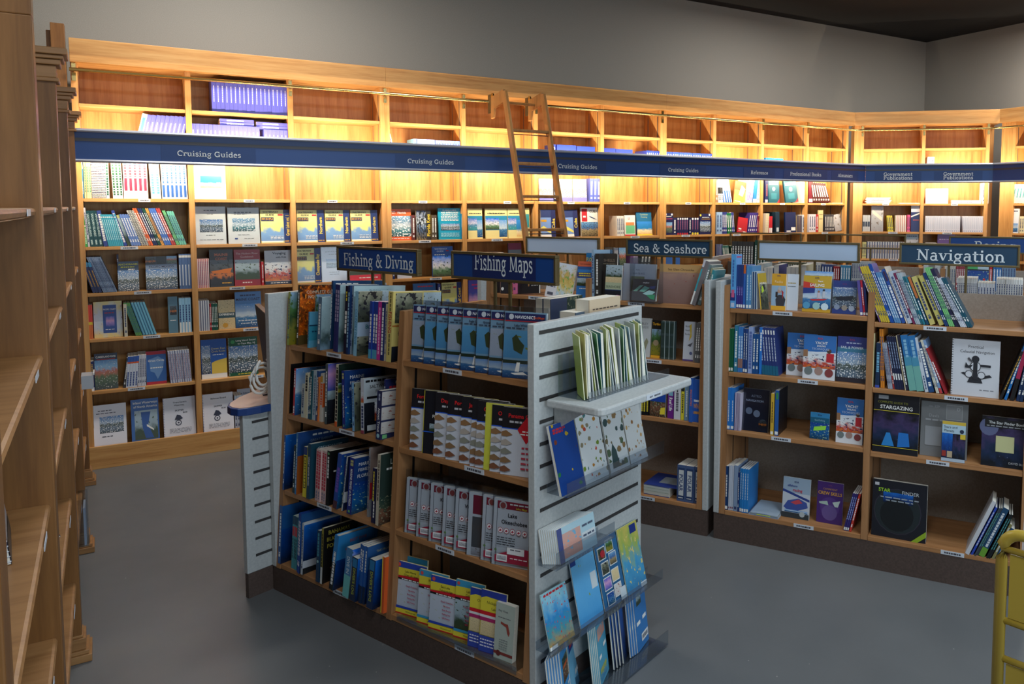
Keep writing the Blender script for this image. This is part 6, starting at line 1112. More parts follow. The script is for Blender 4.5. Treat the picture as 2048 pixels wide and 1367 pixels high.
# second tray: four identification cards
holder(.04, .64, .782, -.02, .085, .05, 'clear tray holding four identification cards on the end panel', .03)
tt = [('d', .2, .7, .95, .02, RED)]
lean_card(.035, .165, .785, .235, 14, -.088, [('r', 0, 0, 1, 1, 'bluefish')] + [('d', .1, .6, .92, .03, RED), ('d', .1, .5, .88, .03, RED)], (24, 66, 140), 'blue reef fish card, leftmost on the end panel', t=.012)
lean_card(.172, .305, .785, .25, 13, -.084, [('r', 0, 0, 1, 1, 'fishsheet'), ('d', .3, .75, .95, .03, RED), ('r', 0, 0, 1, .05, (206, 212, 214))], (200, 206, 208), 'white card of colourful fish on the end panel')
lean_card(.315, .435, .785, .24, 13, -.086, [('r', 0, 0, 1, 1, 'coralsheet'), ('p', [(.15, .05), (.5, .05), (.45, .3), (.3, .42), (.2, .3)], (60, 84, 84)), ('r', 0, 0, 1, .05, (206, 212, 214))], (200, 206, 208), 'white card of corals on the end panel', t=.006)
lean_card(.445, .56, .785, .25, 13, -.084, [('r', 0, 0, 1, 1, 'shellsheet'), ('r', 0, 0, 1, .05, (206, 212, 214))], (200, 206, 208), 'white card of seashells on the end panel', t=.006)
# third: bundle of folded charts
holder(.0, .33, .545, -.015, .075, .06, 'clear pocket holding the bundle of folded charts', .02)
for i in range(9):
    lean_card(.01 + .004 * i, .215 + .004 * i, .548, .115, 10, -.028 - .006 * i, [('r', 0, 0, 1, 1, (170, 200, 210)), ('r', .12, .08, .6, .8, 'redmap'), ('r', 0, 0, .12, 1, (70, 80, 130)), ('r', .62, .3, .98, .55, (206, 212, 214)), ('d', .65, .95, .45, .06, (80, 90, 110)), ('d', .65, .95, .75, .06, (80, 90, 110))] if i == 8 else [], (206, 212, 214), 'folded pale blue chart, %s of nine from the panel, in the clear pocket' % ORD[i], t=.0045, name='folded_map')
# fourth: large waterproof cards
holder(-.02, .66, .262, -.02, .07, .04, 'clear tray holding the large island cards', .03)
lean_card(-.005, .125, .266, .185, 14, -.07, [('r', 0, 0, 1, 1, 'reefcard'), ('d', .1, .9, .95, .04, RED), ('r', 0, 0, .3, .06, WH)], (150, 200, 210), 'reef creature card with many small fish, lowest at left')
lean_card(.165, .30, .266, .26, 13, -.066, [('r', 0, 0, 1, 1, 'islands'), ('r', 0, .82, .22, .97, (30, 60, 130)), ('r', .7, .4, .95, .62, (196, 206, 210)), ('d', .3, .9, .9, .03, (40, 80, 130))], (90, 160, 205), 'pale blue island map card in the large card tray', t=.005)
ph = []
for i, (cx_, cy_) in enumerate(((.25, .8), (.62, .86), (.3, .58), (.68, .66), (.28, .36), (.66, .42), (.3, .14), (.66, .2))): ph += [('r', cx_ - .17, cy_ - .095, cx_ + .17, cy_ + .095, (205, 210, 210)), ('r', cx_ - .15, cy_ - .08, cx_ + .15, cy_ + .08, ['coral', 'meadow', 'angler', 'city', 'sunset', 'maptan', 'reef', 'fishes'][i])]
lean_card(.31, .445, .266, .25, 13, -.066, [('r', 0, 0, 1, 1, (40, 96, 140))] + ph + [('c', .25, .8, .1, (170, 40, 50)), ('r', .72, .02, .98, .2, (196, 206, 210))], (40, 96, 140), 'blue card of square photographs in the large card tray', t=.005)
lean_card(.455, .585, .266, .25, 13, -.066, [('r', 0, 0, 1, 1, 'mapgreen'), ('r', .6, .84, .92, .97, (30, 50, 120)), ('r', .7, 0, 1, .07, (206, 212, 214))], (100, 150, 120), 'green and blue coast map card at the right end', t=.005)
# fifth: bottom rack of maps
holder(-.02, .64, .012, -.02, .11, .06, 'clear rack of folded blue maps at the foot of the end panel', .05)
def bm(i): return [('r', 0, 0, 1, 1, (60, 140, 200)), ('r', .15, .45, .85, .85, 'coral' if i % 2 else 'deep'), ('d', .2, .8, .7, .05, ORG), ('r', .1, .04, .4, .12, (200, 206, 210)), ('r', .5, .3, .85, .38, (200, 206, 210)), ('r', 0, .3, 1, .34, 'islands')]
def rack(u0, n, W, h, du, w0, label, col, a, yaw=8, grp='folded blue maps in the bottom rack'):
    for i in range(n):
        ms = book_meshes(W, h, .006, col, a(i), [('r', 0, 0, .4, 1, (205, 212, 216))], True, 'sheet')
        m = G1E.mat(u0 + du * i, w0 - .0015 * i, .016) @ Matrix.Rotation(math.radians(yaw), 4, 'Z') @ Matrix.Rotation(math.radians(-6), 4, 'X')
        inst(ms, 'folded_map', m, label if n == 1 else '%s, %s from left, bottom rack' % (label, ORD[i]), 'map', grp if n > 1 else None)
rack(.0, 6, .12, .215, .012, -.075, 'blue folded map with an orange title', (50, 130, 195), bm, 26)
rack(.115, 3, .12, .26, .012, -.045, 'taller blue map with a red and yellow title', (90, 160, 205), lambda i: [('r', 0, 0, 1, 1, (110, 170, 200)), ('r', .1, .6, .95, .95, (30, 60, 130)), ('d', .2, .9, .75, .06, YEL), ('d', .2, .9, .68, .06, RED), ('r', .55, .2, .9, .27, (205, 210, 212))], 26)
rack(.225, 5, .115, .225, .008, -.08, 'pale aqua folded map', (120, 180, 190), lambda i: [('r', 0, 0, 1, 1, (80, 160, 190)), ('r', .1, .7, .9, .9, 'redmap'), ('r', .1, .05, .8, .25, 'mapgreen'), ('r', .1, .4, .35, .46, WH), ('r', .6, .5, .9, .56, WH)], 22)
rack(.37, 4, .11, .22, .018, -.065, 'dark teal map with a cream edge', (20, 76, 110), lambda i: [('r', 0, .0, 1, 1, 'deep'), ('r', .0, .95, 1, 1, (190, 180, 120))], 24)
rack(.47, 4, .115, .245, .014, -.07, 'bright blue map with small white stickers', (50, 120, 190), lambda i: [('r', 0, 0, 1, 1, (50, 120, 185)), ('r', .2, .7, .6, .9, 'lake'), ('r', .1, .4, .4, .46, WH), ('r', .6, .42, .9, .48, WH), ('r', .4, .1, .95, .22, WH), ('d', .45, .9, .16, .06, (90, 90, 100))], 12)
# ------------------------------------------------------------------ right-hand gondola (Navigation) and middle gondola (Sea & Seashore)
TC = 2.6
def C(z, nm, gap=.29): return Row(CR, z, nm, gap, TC)
sq = ('r', .1, .02, .9, .09, WH)
r = C(1.219, 'top shelf left of Navigation', .34)
S(r, 1460, 1469.6, 1, 508, (90, 160, 215), 'tall sky blue book at far left', d=.1, w=.0, spine=[('r', 0, .14, 1, .28, (30, 50, 120)), ('r', .2, .2, .8, .34, (200, 90, 130)), ('r', .15, .02, .85, .1, (190, 200, 220)), ('e', .5, .4, .9, .3, (60, 100, 170))], cover=[('r', 0, 0, 1, 1, (100, 160, 220)), ('d', .1, .9, .95, .03, (200, 60, 90))])
S(r, 1472, 1485, 3, 529, (60, 50, 130), 'indigo spine with white tag', d=.16, spine=[sq, ('e', .5, .3, .9, .3, (150, 150, 210)), ('r', 0, .5, 1, 1, (34, 60, 120))]); S(r, 1485.4, 1490, 1, 529, (50, 100, 180), 'blue spine with orange top', d=.16, spine=[('r', 0, .8, 1, 1, (200, 100, 40)), sq]); S(r, 1491, 1502, 2, 531, (80, 140, 190), 'mid blue spine with white tag', d=.16, spine=[sq, ('e', .5, .2, .8, .3, (200, 220, 235))]); S(r, 1503, 1512.5, 2, 543, (190, 205, 215), 'pale spine beside the yellow sailing book', d=.15, spine=[('r', .3, 0, 1, 1, (40, 70, 110))], lean=-1)
F(r, 1521, 1537, 546, (40, 50, 60), 'yellow edged sailing book with green sticker, leaning left', [('r', 0, .7, 1, 1, (190, 160, 50)), ('r', 0, 0, 1, .7, 'angler'), ('t', 'SAILING', .5, .72, .08, WH, True, .9), ('p', [(.3, .45), (.6, .5), (.5, .66), (.35, .62)], (190, 220, 60)), ('r', 0, 0, .12, 1, (210, 170, 40))], roll=-6, tilt=2, w=.02, yaw=10)
F(r, 1572, 1594, 547, (205, 212, 222), 'white back cover beside the radio book', [('d', .1, .8, .75, .03, (170, 150, 80)), ('d', .1, .8, .66, .02, (120, 130, 140))], tilt=3, w=.05); F(r, 1541.5, 1570, 546, (214, 160, 50), 'orange radio handbook showing a man speaking', [('r', 0, .12, 1, .67, (150, 180, 205)), ('p', [(.35, .12), (.3, .3), (.5, .42), (.8, .42), (1, .3), (.9, .12)], (60, 60, 66)), ('p', [(.8, .3), (.85, .5), (.7, .56), (.75, .42)], (180, 50, 50)), ('c', .55, .52, .14, (190, 150, 130)), ('p', [(.42, .58), (.55, .66), (.7, .6), (.66, .52)], (180, 180, 180)), ('r', .3, .35, .45, .5, (50, 40, 40)), ('r', 0, 0, 1, .12, (226, 170, 50)), ('t', 'Radio', .5, .78, .1, (240, 220, 170), False, .8), ('t', 'RYA', .5, .94, .05, (40, 50, 110), True, .3)], tilt=3, w=.03)
F(r, 1607, 1663, 541, (50, 110, 180), 'blue book peeking above the Start Sailing book', [('r', 0, .8, 1, 1, 'sea')], tilt=3, w=.07); F(r, 1604, 1660, 550, (180, 150, 50), 'Start Sailing book with two sailors', [('r', 0, .1, 1, .7, 'sea'), ('r', 0, .66, 1, 1, (196, 160, 50)), ('p', [(0, .5), (.42, .55), (.42, .78), (0, .84)], (200, 60, 50)), ('p', [(0, .5), (.42, .53), (.42, .66), (0, .66)], (40, 60, 130)), ('p', [(.25, .35), (.9, .38), (.75, .33), (.35, .31)], (190, 50, 60)), ('r', .52, .38, .62, .54, (200, 190, 200)), ('c', .57, .57, .04, (150, 110, 90)), ('r', .7, .4, .8, .58, (190, 195, 205)), ('c', .75, .61, .04, (50, 50, 60)), ('c', .15, .18, .13, (80, 150, 190)), ('c', .5, .17, .13, (150, 190, 190)), ('c', .8, .16, .13, (200, 220, 230)), ('r', 0, 0, 1, .07, (196, 150, 40)), ('t', 'SAILING', .5, .74, .11, WH, True, .94), ('t', 'Start', .62, .85, .07, WH, True, .4), ('t', 'RYA', .5, .94, .06, (36, 40, 90), True, .25)], tilt=6)
F(r, 1663.5, 1711, 560, (60, 80, 150), 'blue sports boats book', [('r', 0, .15, 1, .8, 'harbor'), ('p', [(.1, .5), (.9, .56), (.8, .4), (.2, .4)], (50, 54, 64)), ('c', .2, .2, .12, (170, 180, 200)), ('c', .52, .18, .12, (190, 170, 150)), ('c', .82, .17, .12, (200, 205, 215)), ('t', 'SPORTSBOATS', .5, .77, .075, (214, 222, 235), True, .92), ('t', 'RYA', .5, .9, .07, (110, 60, 120), True, .3)], tilt=6, sleeve=.004)
S(r, 1720, 1726, 1, 561, (90, 80, 150), 'purple spine leaning by the upright', lean=-7, d=.15, spine=[sq]); S(r, 1726.5, 1731, 1, 561, (190, 40, 60), 'red spine leaning by the upright', lean=-7, d=.15, spine=[('e', .5, .3, .8, .3, WH), sq]); S(r, 1731.5, 1736.5, 1, 561, NV, 'navy spine leaning by the upright', lean=-7, d=.15, spine=[sq])
r = C(1.194, 'top shelf under Navigation', .36)
def LR(x0, x1, n, h, c, d_, k=-22.5, **kw): S(r, x0, x1, n, None, c, d_, lean=k, h=h, d=.17, **kw)
LR(1759, 1762, 1, .26, (110, 80, 130), 'purple thin spine at far left'); LR(1762.5, 1781, 4, .26, (206, 180, 60), 'mustard yellow spine'); LR(1781.5, 1789, 2, .275, (30, 80, 165), 'vivid blue spine'); LR(1790, 1803.5, 3, .235, (90, 140, 190), 'grey blue spine', spine=[('e', .5, .1, .9, .5, (200, 215, 230))]); LR(1804.5, 1812, 1, .25, (40, 80, 160), 'blue boating spine with white letters', spine=[('e', .5, .1, .7, .6, WH), ('r', .2, .78, .8, .96, (60, 40, 70))]); LR(1813, 1816, 1, .265, (220, 205, 190), 'cream edged spine'); LR(1816.5, 1826, 1, .24, (180, 190, 205), 'pale blue grey spine', spine=[('e', .5, .1, .9, .5, (70, 90, 130))]); LR(1826.5, 1831.5, 1, .235, (120, 40, 80), 'plum spine'); LR(1832, 1842, 3, .235, (170, 185, 195), 'silver green spine'); LR(1842.5, 1852, 2, .22, (40, 120, 140), 'teal spine'); LR(1853, 1859, 1, .22, (24, 70, 100), 'dark teal spine with an orange top', spine=[('r', 0, .55, 1, 1, (190, 110, 60)), ('e', .5, .1, .5, .4, WH)]); LR(1860.5, 1872, 1, .22, (196, 184, 110), 'straw yellow thick spine, left'); LR(1879, 1890, 1, .225, (190, 180, 100), 'straw yellow thick spine, right', k=-24); LR(1890.5, 1898, 2, .24, (30, 60, 110), 'navy blue spine', k=-24); LR(1899, 1910, 3, .265, (120, 190, 120), 'light green spine', k=-24); LR(1911, 1921, 3, .26, (36, 36, 70), 'dark indigo spine', k=-25); LR(1922, 1935, 4, .22, (200, 205, 215), 'white thin spine', k=-27); LR(1936, 1947, 2, .22, (24, 80, 100), 'dark green blue spine', k=-29)
r = C(.887, 'second shelf left of Navigation')
S(r, 1457, 1465.5, 2, 656, (24, 90, 60), 'bottle green spine', d=.16, spine=[sq]); S(r, 1466.5, 1474, 1, 650, (50, 120, 150), 'teal blue spine', d=.16); S(r, 1474.5, 1484, 2, 653, (60, 120, 190), 'blue patterned spine', d=.16, spine=[('e', .5, .3, .8, .6, (190, 210, 230)), ('r', 0, .1, 1, .3, (150, 110, 100))]); S(r, 1484.5, 1494, 2, 657, (40, 70, 130), 'dark blue spine with tag', d=.16, spine=[sq, ('e', .5, .3, .9, .3, WH)]); S(r, 1495, 1503.5, 1, 653, (150, 170, 215), 'lavender pale spine', d=.16, spine=[('e', .5, .1, .9, .6, (90, 110, 170))]); S(r, 1504, 1516, 2, 667, (30, 80, 140), 'short blue spine', d=.16); S(r, 1517, 1522.5, 1, 654, (40, 120, 210), 'bright blue single spine', d=.16, spine=[('e', .5, .5, .9, .5, WH)]); S(r, 1524, 1557, 6, 655, (44, 60, 120), 'navy leaning spine', d=.16, lean=-6, spine=[('e', .4, .3, .8, .3, (200, 210, 225)), ('r', .2, .86, .7, .95, WH), ('r', 0, 0, 1, .2, (30, 100, 130))])
yst = [('r', 0, .55, 1, 1, (50, 110, 180)), ('r', 0, .2, 1, .62, 'crew'), ('r', 0, 0, 1, .25, (214, 218, 224)), ('p', [(.1, .6), (.7, .64), (.9, .6), (.5, .56)], (214, 222, 232)), ('r', 0, .5, .14, .66, (150, 110, 80)), ('r', .72, .4, .95, .6, (190, 40, 50)), ('c', .8, .65, .07, (80, 60, 50)), ('c', .18, .18, .13, (110, 120, 120)), ('c', .5, .19, .13, (160, 130, 120)), ('c', .82, .16, .13, (130, 60, 60)), ('t', 'YACHT', .55, .83, .085, WH, True, .7), ('t', 'SAILING', .55, .76, .055, WH, True, .5), ('t', 'TECHNIQUES', .53, .69, .065, (190, 205, 225), False, .86), ('t', 'RYA', .52, .93, .06, (200, 70, 90), True, .22)]
F(r, 1572, 1630, 664, (60, 110, 180), 'blue yacht sailing book partly behind its twin', yst, tilt=4, w=.07); F(r, 1604.5, 1669, 668, (60, 110, 180), 'blue yacht sailing book in front of its twin', yst, tilt=5, w=.03)
F(r, 1672, 1731, 671, (40, 50, 110), 'Sail and Power book with a crowded harbour', [('r', 0, 0, 1, .7, 'harbor'), ('r', 0, .7, 1, 1, (50, 60, 130)), ('r', 0, .66, 1, .76, (60, 120, 150)), ('t', 'SAIL & POWER', .5, .76, .075, (205, 215, 225), True, .92), ('d', .3, .8, .86, .025, (180, 190, 215)), ('t', 'RYA', .5, .93, .06, (150, 60, 100), True, .25), ('r', 0, 0, 1, .1, (40, 34, 44))], tilt=5, w=.035)
r = C(.583, 'third shelf left of Navigation')
S(r, 1453, 1467, 2, 774, (40, 120, 200), 'azure broad spine with white tag', d=.16, spine=[sq, ('e', .5, .2, .7, .2, WH)]); S(r, 1468, 1480, 5, 785, (206, 200, 222), 'pale lilac thin spine', d=.17, spine=[('r', 0, 0, .35, 1, (90, 60, 110))])
F(r, 1483, 1535, 775, (30, 34, 52), 'glossy dark navigation handbook with a shiny sleeve', [('t', 'ASTRO', .5, .83, .08, (150, 160, 180), False, .65), ('t', 'NAVIGATION', .45, .72, .07, (170, 180, 200), True, .8), ('c', .25, .47, .13, (120, 130, 150)), ('c', .55, .42, .13, (130, 140, 160)), ('c', .8, .2, .16, 'duskboat')], tilt=6, t=.02, sleeve=.003)
S(r, 1540, 1546.5, 1, 786, (206, 170, 60), 'golden yellow spine beside the glossy handbook', d=.17, spine=[sq, ('e', .5, .3, .8, .3, (110, 80, 40))]); S(r, 1548, 1556, 1, 780, (40, 90, 160), 'blue spine with green top and dark cover', d=.17, spine=[sq, ('r', .2, .8, .8, .95, (60, 140, 80))], cover=fc('dark'))
F(r, 1619, 1657, 822, (50, 130, 180), 'small turquoise fishing booklet with a lime sticker', [('r', 0, 0, 1, .65, 'reef'), ('r', 0, .62, 1, .82, (20, 90, 120)), ('t', 'Sea Fishing', .5, .72, .09, (150, 190, 200), False, .85), ('t', 'RYA', .5, .91, .08, (30, 50, 90), True, .3), ('p', [(.18, .3), (.82, .38), (.86, .54), (.22, .46)], (150, 220, 70))], tilt=4, w=.05, t=.008); F(r, 1671, 1724, 794, (60, 110, 180), 'blue yacht sailing book standing alone', yst, tilt=5, w=.04)
r = C(.16, 'bottom shelf left of Navigation', .33)
S(r, 1445.5, 1448.5, 1, 931, (200, 100, 40), 'orange thin spine at the end', d=.17); S(r, 1449, 1455, 1, 931, (20, 60, 110), 'dark blue spine with tag, beside the orange one', d=.17, spine=[sq, ('e', .5, .3, .8, .3, WH)]); S(r, 1456, 1465.5, 3, 930, (190, 196, 210), 'silver white spine', d=.17, spine=[('r', .2, .04, .8, .08, (120, 40, 70))]); S(r, 1466, 1474, 1, 930, (130, 150, 180), 'steel blue broad spine', d=.17, spine=[('r', .2, .04, .8, .1, (60, 70, 110))]); S(r, 1474.5, 1477, 1, 944, (40, 60, 120), 'short dark blue spine', d=.15); S(r, 1478, 1496, 4, 936, (36, 124, 196), 'bright azure spine with tag', d=.17, spine=[sq, ('e', .5, .3, .9, .2, WH)])
for i in range(3): LAY(r, 1497 + 2 * i, 1556 - i, i * .0055, .005, [(150, 165, 185), (130, 140, 150), (170, 186, 200)][i], ['bottom', 'middle', 'top'][i] + ' clear covered sheet in the flat pile', d=.19, w=.005, spine=[('r', .1, .25, .9, .75, (206, 226, 70))] if i == 1 else [], top=[])
F(r, 1563, 1617, 952, (150, 170, 190), 'offshore racing book with a speedboat', [('r', 0, .1, 1, .62, (190, 196, 205)), ('p', [(0, .7), (1, .5), (1, .44), (0, .64)], (40, 60, 130)), ('p', [(.05, .25), (.2, .42), (.6, .5), (.9, .42), (.95, .3), (.6, .2), (.2, .18)], (60, 80, 150)), ('p', [(.3, .38), (.6, .48), (.75, .4), (.5, .34)], (190, 70, 80)), ('r', .1, .14, .95, .2, 'sea'), ('r', 0, 0, 1, .13, (50, 56, 60)), ('c', .75, .12, .1, (170, 180, 184)), ('t', 'offshore', .35, .8, .075, (50, 70, 140), True, .55), ('t', 'racing', .55, .7, .1, (190, 50, 70), True, .75), ('t', 'RYA', .5, .9, .06, (40, 50, 110), True, .25)], tilt=7, w=.06)
F(r, 1632, 1683.5, 960, (70, 40, 110), 'purple crew skills book', [('c', .5, .4, .38, (84, 54, 126)), ('c', .5, .26, .3, (100, 80, 140)), ('p', [(.08, .5), (.4, .54), (.45, .44), (.1, .46)], (170, 190, 180)), ('p', [(.6, .52), (.9, .58), (.82, .42), (.7, .42)], (190, 205, 200)), ('t', 'COMPETENT', .5, .83, .06, (200, 150, 70), False, .7), ('t', 'CREW SKILLS', .5, .73, .11, (214, 160, 60), True, .92), ('t', 'RYA', .5, .92, .05, (120, 60, 110), True, .2)], tilt=5, w=.07)
S(r, 1686, 1697, 3, 984, (50, 40, 110), 'violet blue spine leaning right', d=.15, lean=12, spine=[sq, ('e', .5, .3, .9, .4, (150, 170, 220))]); S(r, 1698, 1702.5, 1, 985, (200, 60, 50), 'vermilion spine leaning right', d=.15, lean=12)
r = C(.879, 'second shelf under Navigation')
S(r, 1738.5, 1746, 1, 666, (214, 208, 160), 'cream tall spine at far left', d=.16, spine=[('e', .5, .1, .92, .3, (90, 90, 80))]); S(r, 1750, 1758.5, 1, 685, (24, 46, 76), 'dark slate short spine', d=.16, spine=[('e', .5, .35, .8, .6, (110, 170, 200)), ('r', 0, 0, 1, .06, (60, 80, 170))]); S(r, 1761, 1769, 2, 658, (214, 130, 40), 'orange spine', d=.16, lean=-3); S(r, 1776, 1785.5, 3, 686, (160, 166, 180), 'grey thin spine', d=.16, lean=-9); S(r, 1786, 1789.5, 1, 692, (170, 50, 50), 'crimson thin spine', d=.16, lean=-9); S(r, 1790, 1809, 4, 674, (30, 36, 66), 'blue black spine', d=.16, lean=-11, spine=[('r', .2, .18, .8, .3, WH), ('e', .5, .4, .9, .3, (150, 170, 200))]); S(r, 1810, 1818, 1, 672, (36, 36, 56), 'cream edged dark spine', d=.16, lean=-11, spine=[('r', 0, 0, .25, 1, (200, 186, 150)), ('e', .6, .1, .8, .3, WH)])
S(r, 1819, 1848.5, 2, 672, (40, 110, 170), 'thick blue spine fading to sea green', d=.17, lean=-11, spine=[('r', 0, 0, 1, .45, (110, 170, 160)), ('r', 0, .45, 1, .62, (70, 140, 170)), ('e', .5, .6, .92, .4, (130, 180, 210))]); S(r, 1850, 1857.5, 1, 677, (196, 204, 214), 'white spine lettered Star Tables', d=.17, lean=-13, spine=[('w', 'STAR TABLES', .5, .65, .6, (60, 80, 110), True, .45), ('e', .5, .05, .3, .3, (60, 80, 110))]); S(r, 1858, 1869.5, 1, 687, (30, 70, 120), 'deep blue broad spine right of Star Tables', d=.17, lean=-15); S(r, 1873, 1879, 2, 682, (210, 206, 190), 'ivory spine leaning left', d=.17, lean=-18); S(r, 1880, 1886, 1, 683, (120, 150, 190), 'blue and white spine with red foot', d=.17, lean=-19, spine=[('r', 0, 0, 1, .1, (190, 60, 60)), ('e', .5, .2, .9, .5, WH)]); S(r, 1890, 1896, 1, 700, (150, 36, 44), 'dark crimson spine leaning far left', d=.17, lean=-24, spine=[('e', .5, .3, .7, .4, WH)])
sx = [('c', .5, .66, .08, (34, 36, 44)), ('r', .455, .3, .545, .66, (34, 36, 44)), ('p', [(.2, .4), (.5, .28), (.85, .36), (.8, .4), (.5, .33), (.26, .42)], (34, 36, 44)), ('p', [(.34, .24), (.66, .24), (.62, .32), (.38, .32)], (34, 36, 44)), ('c', .37, .39, .085, (34, 36, 44)), ('c', .37, .39, .07, (200, 202, 208)), ('c', .63, .38, .085, (34, 36, 44)), ('c', .63, .38, .07, (200, 202, 208)), ('c', .5, .53, .115, (34, 36, 44)), ('c', .5, .53, .1, (200, 202, 208)), ('r', .455, .3, .545, .66, (34, 36, 44)), ('r', .6, .53, .82, .57, (34, 36, 44)), ('p', [(.3, .6), (.35, .54), (.45, .56), (.4, .5), (.28, .5)], (34, 36, 44)), ('p', [(.33, .66), (.36, .69), (.45, .62), (.42, .6)], (70, 70, 76))]
RINGC[0] = (30, 40, 44); F(r, 1901, 1997, 676, (200, 202, 208), 'white spiral Practical Celestial Navigation book with a sextant', [('t', 'Practical', .5, .88, .075, (40, 42, 50), False, .42), ('t', 'Celestial Navigation', .53, .79, .07, (40, 42, 50), False, .8), ('d', .6, .9, .12, .015, (110, 110, 120))] + sx, style='spiral', tilt=3, w=.03)
S(r, 1998, 2004, 1, 700, (30, 28, 30), 'black spine leaning right, first right of the sextant book', d=.16, lean=20, spine=[('e', .5, .2, .9, .3, GOLD)]); S(r, 2008, 2014, 1, 690, (30, 110, 180), 'bright blue spine leaning right', d=.16, lean=16); S(r, 2019, 2028, 1, 690, (170, 40, 80), 'crimson and black broad spine leaning right', d=.16, lean=12, spine=[('r', 0, 0, 1, .4, BK)]); S(r, 2032, 2046, 2, 690, (26, 50, 90), 'navy spine at the picture edge', d=.16, lean=10)
r = C(.57, 'third shelf under Navigation', .29)
F(r, 1744, 1835, 783, (20, 22, 30), 'black stargazing guide with two blue tents of light', [('r', 0, .12, 1, .7, 'space'), ('p', [(.2, .12), (.3, .34), (.38, .34), (.48, .12)], (40, 130, 200)), ('p', [(.55, .12), (.57, .36), (.78, .36), (.82, .14)], (30, 110, 190)), ('r', .0, .7, 1, .708, YEL), ('r', .0, .1, 1, .107, YEL), ('r', .1, .9, .32, .96, (150, 154, 160)), ('t', 'COMPLETE GUIDE TO', .42, .85, .05, (150, 150, 60), False, .66), ('t', 'STARGAZING', .5, .77, .085, WH, True, .9)], tilt=4, w=.02, t=.016)
F(r, 1839, 1933, 800, (120, 122, 124), 'grey celestial tables booklet behind the small star guide', [('t', 'no. 229', .28, .92, .06, (170, 172, 176), False, .35), ('r', .54, .7, .88, .97, (170, 172, 174)), ('r', .55, .71, .87, .96, (134, 136, 138)), ('t', 'D', .8, .9, .08, (180, 182, 186), False, .1), ('t', 'Davis', .28, .75, .08, (166, 168, 172), False, .36), ('d', .1, .5, .67, .03, (166, 168, 172)), ('r', .1, .2, .45, .55, (150, 152, 156))], tilt=4, w=.06, t=.006)
F(r, 1882, 1929, 840, (40, 44, 70), 'small Stars and Planets guide', [('r', 0, .7, 1, .93, (170, 196, 210)), ('r', 0, .92, 1, 1, (200, 170, 60)), ('t', 'Stars and', .36, .86, .085, (40, 44, 50), False, .66), ('t', 'Planets', .3, .77, .085, (40, 44, 50), False, .5), ('c', .84, .77, .09, (30, 44, 70)), ('r', 0, .09, .46, .7, 'deep'), ('r', .48, .09, 1, .7, 'space'), ('r', .02, .12, .2, .26, (150, 50, 40)), ('r', .24, .1, .46, .26, (180, 160, 130)), ('r', .78, .58, 1, .7, (206, 180, 50)), ('r', 0, 0, 1, .08, (170, 185, 200))], tilt=5, w=.015)
F(r, 1961, 2058, 829, (26, 28, 40), 'dark Star Finder book with a pale sticky note', [('r', 0, 0, 1, 1, 'space'), ('c', .15, .78, .2, (90, 96, 130)), ('r', .06, .78, .98, .95, (22, 22, 26)), ('t', 'The Star Finder Book', .52, .88, .075, (210, 214, 214), True, .88), ('d', .1, .95, .81, .02, (150, 154, 160)), ('r', .3, .3, .68, .62, (190, 190, 140)), ('t', 'DAVID BUR', .75, .1, .06, (150, 154, 160), True, .34)], tilt=4, w=.03)
r = C(.156, 'bottom shelf under Navigation', .33)
F(r, 1742, 1851, 955, (24, 26, 36), 'large black Starfinder book with a star wheel', [('c', .47, .48, .44, (50, 46, 60)), ('c', .47, .48, .425, (30, 40, 44)), ('r', .2, .62, .75, .8, 'deep'), ('c', .46, .42, .31, (16, 22, 26)), ('t', 'STAR', .22, .83, .085, (160, 210, 50), True, .34), ('t', 'FINDER', .7, .82, .085, (190, 196, 200), False, .5), ('d', .15, .85, .71, .02, (150, 160, 170)), ('d', .25, .75, .66, .02, (150, 160, 170)), ('p', [(.72, 0), (1, .22), (1, .12), (.84, 0)], (140, 170, 40)), ('r', .04, .9, .12, .95, (190, 190, 196))], tilt=3, w=.03, t=.03, spine=[('e', .5, .4, .7, .4, (140, 170, 40))])
r.gap = .31
for a, c, n_, col, ds, hh in ((1930, 1939, 1, (200, 200, 204), 'white thick book leaning right', .26), (1941, 1946, 1, (40, 70, 170), 'royal blue spine leaning right', .235), (1948, 1956, 2, (60, 70, 80), 'slate grey spine leaning right', .235), (1957, 1970, 1, (26, 66, 100), 'thick blue green spine leaning right', .235), (1972, 1981, 2, (20, 26, 30), 'black spine with teal letters, leaning right', .215), (1983, 1989, 1, (130, 124, 80), 'olive spine leaning right', .17), (1990, 1999, 1, (30, 70, 110), 'blue spine leaning right by the cart', .15)):
    S(r, a, c, n_, None, col, ds, lean=22, h=hh, d=.17, w=.0, spine=[('e', .5, .2, .9, .4, (70, 150, 150) if n_ == 2 else (200, 205, 210))] + ([('r', 0, 0, 1, .18, (100, 150, 50))] if hh == .235 and a == 1957 else []))
# middle gondola
r = C(1.2205, 'top shelf by Sea & Seashore', .36)
for a, c, ds, w_ in ((983, 1000, 'left pale blue packet with a purple fish', .03), (1001, 1021, 'right pale blue packet with a purple fish', .01)): F(r, a, c, 552, (40, 40, 46), ds, [('r', 0, .35, 1, 1, (140, 190, 210)), ('c', .6, .7, .25, (110, 80, 160)), ('c', .2, .14, .14, WH)], tilt=6, roll=-4, w=w_, h=.2, name='boxed_kit', cat='packet')
S(r, 1025, 1032, 1, 552, (214, 110, 150), 'pink spine beside the black case', d=.15, lean=-5, h=.2, name='boxed_kit')
F(r, 1034, 1078, 552, (34, 34, 38), 'black case with a shark tooth picture', [('p', [(.15, .35), (.3, .5), (.4, .4), (.25, .28)], (150, 160, 140)), ('r', .5, .2, .56, .45, (150, 110, 70)), ('r', .3, .74, .65, .84, (110, 50, 50)), ('d', .65, .95, .3, .03, (150, 150, 150)), ('d', .65, .95, .22, .03, (150, 150, 150))], tilt=7, roll=-5, w=.03, h=.21)
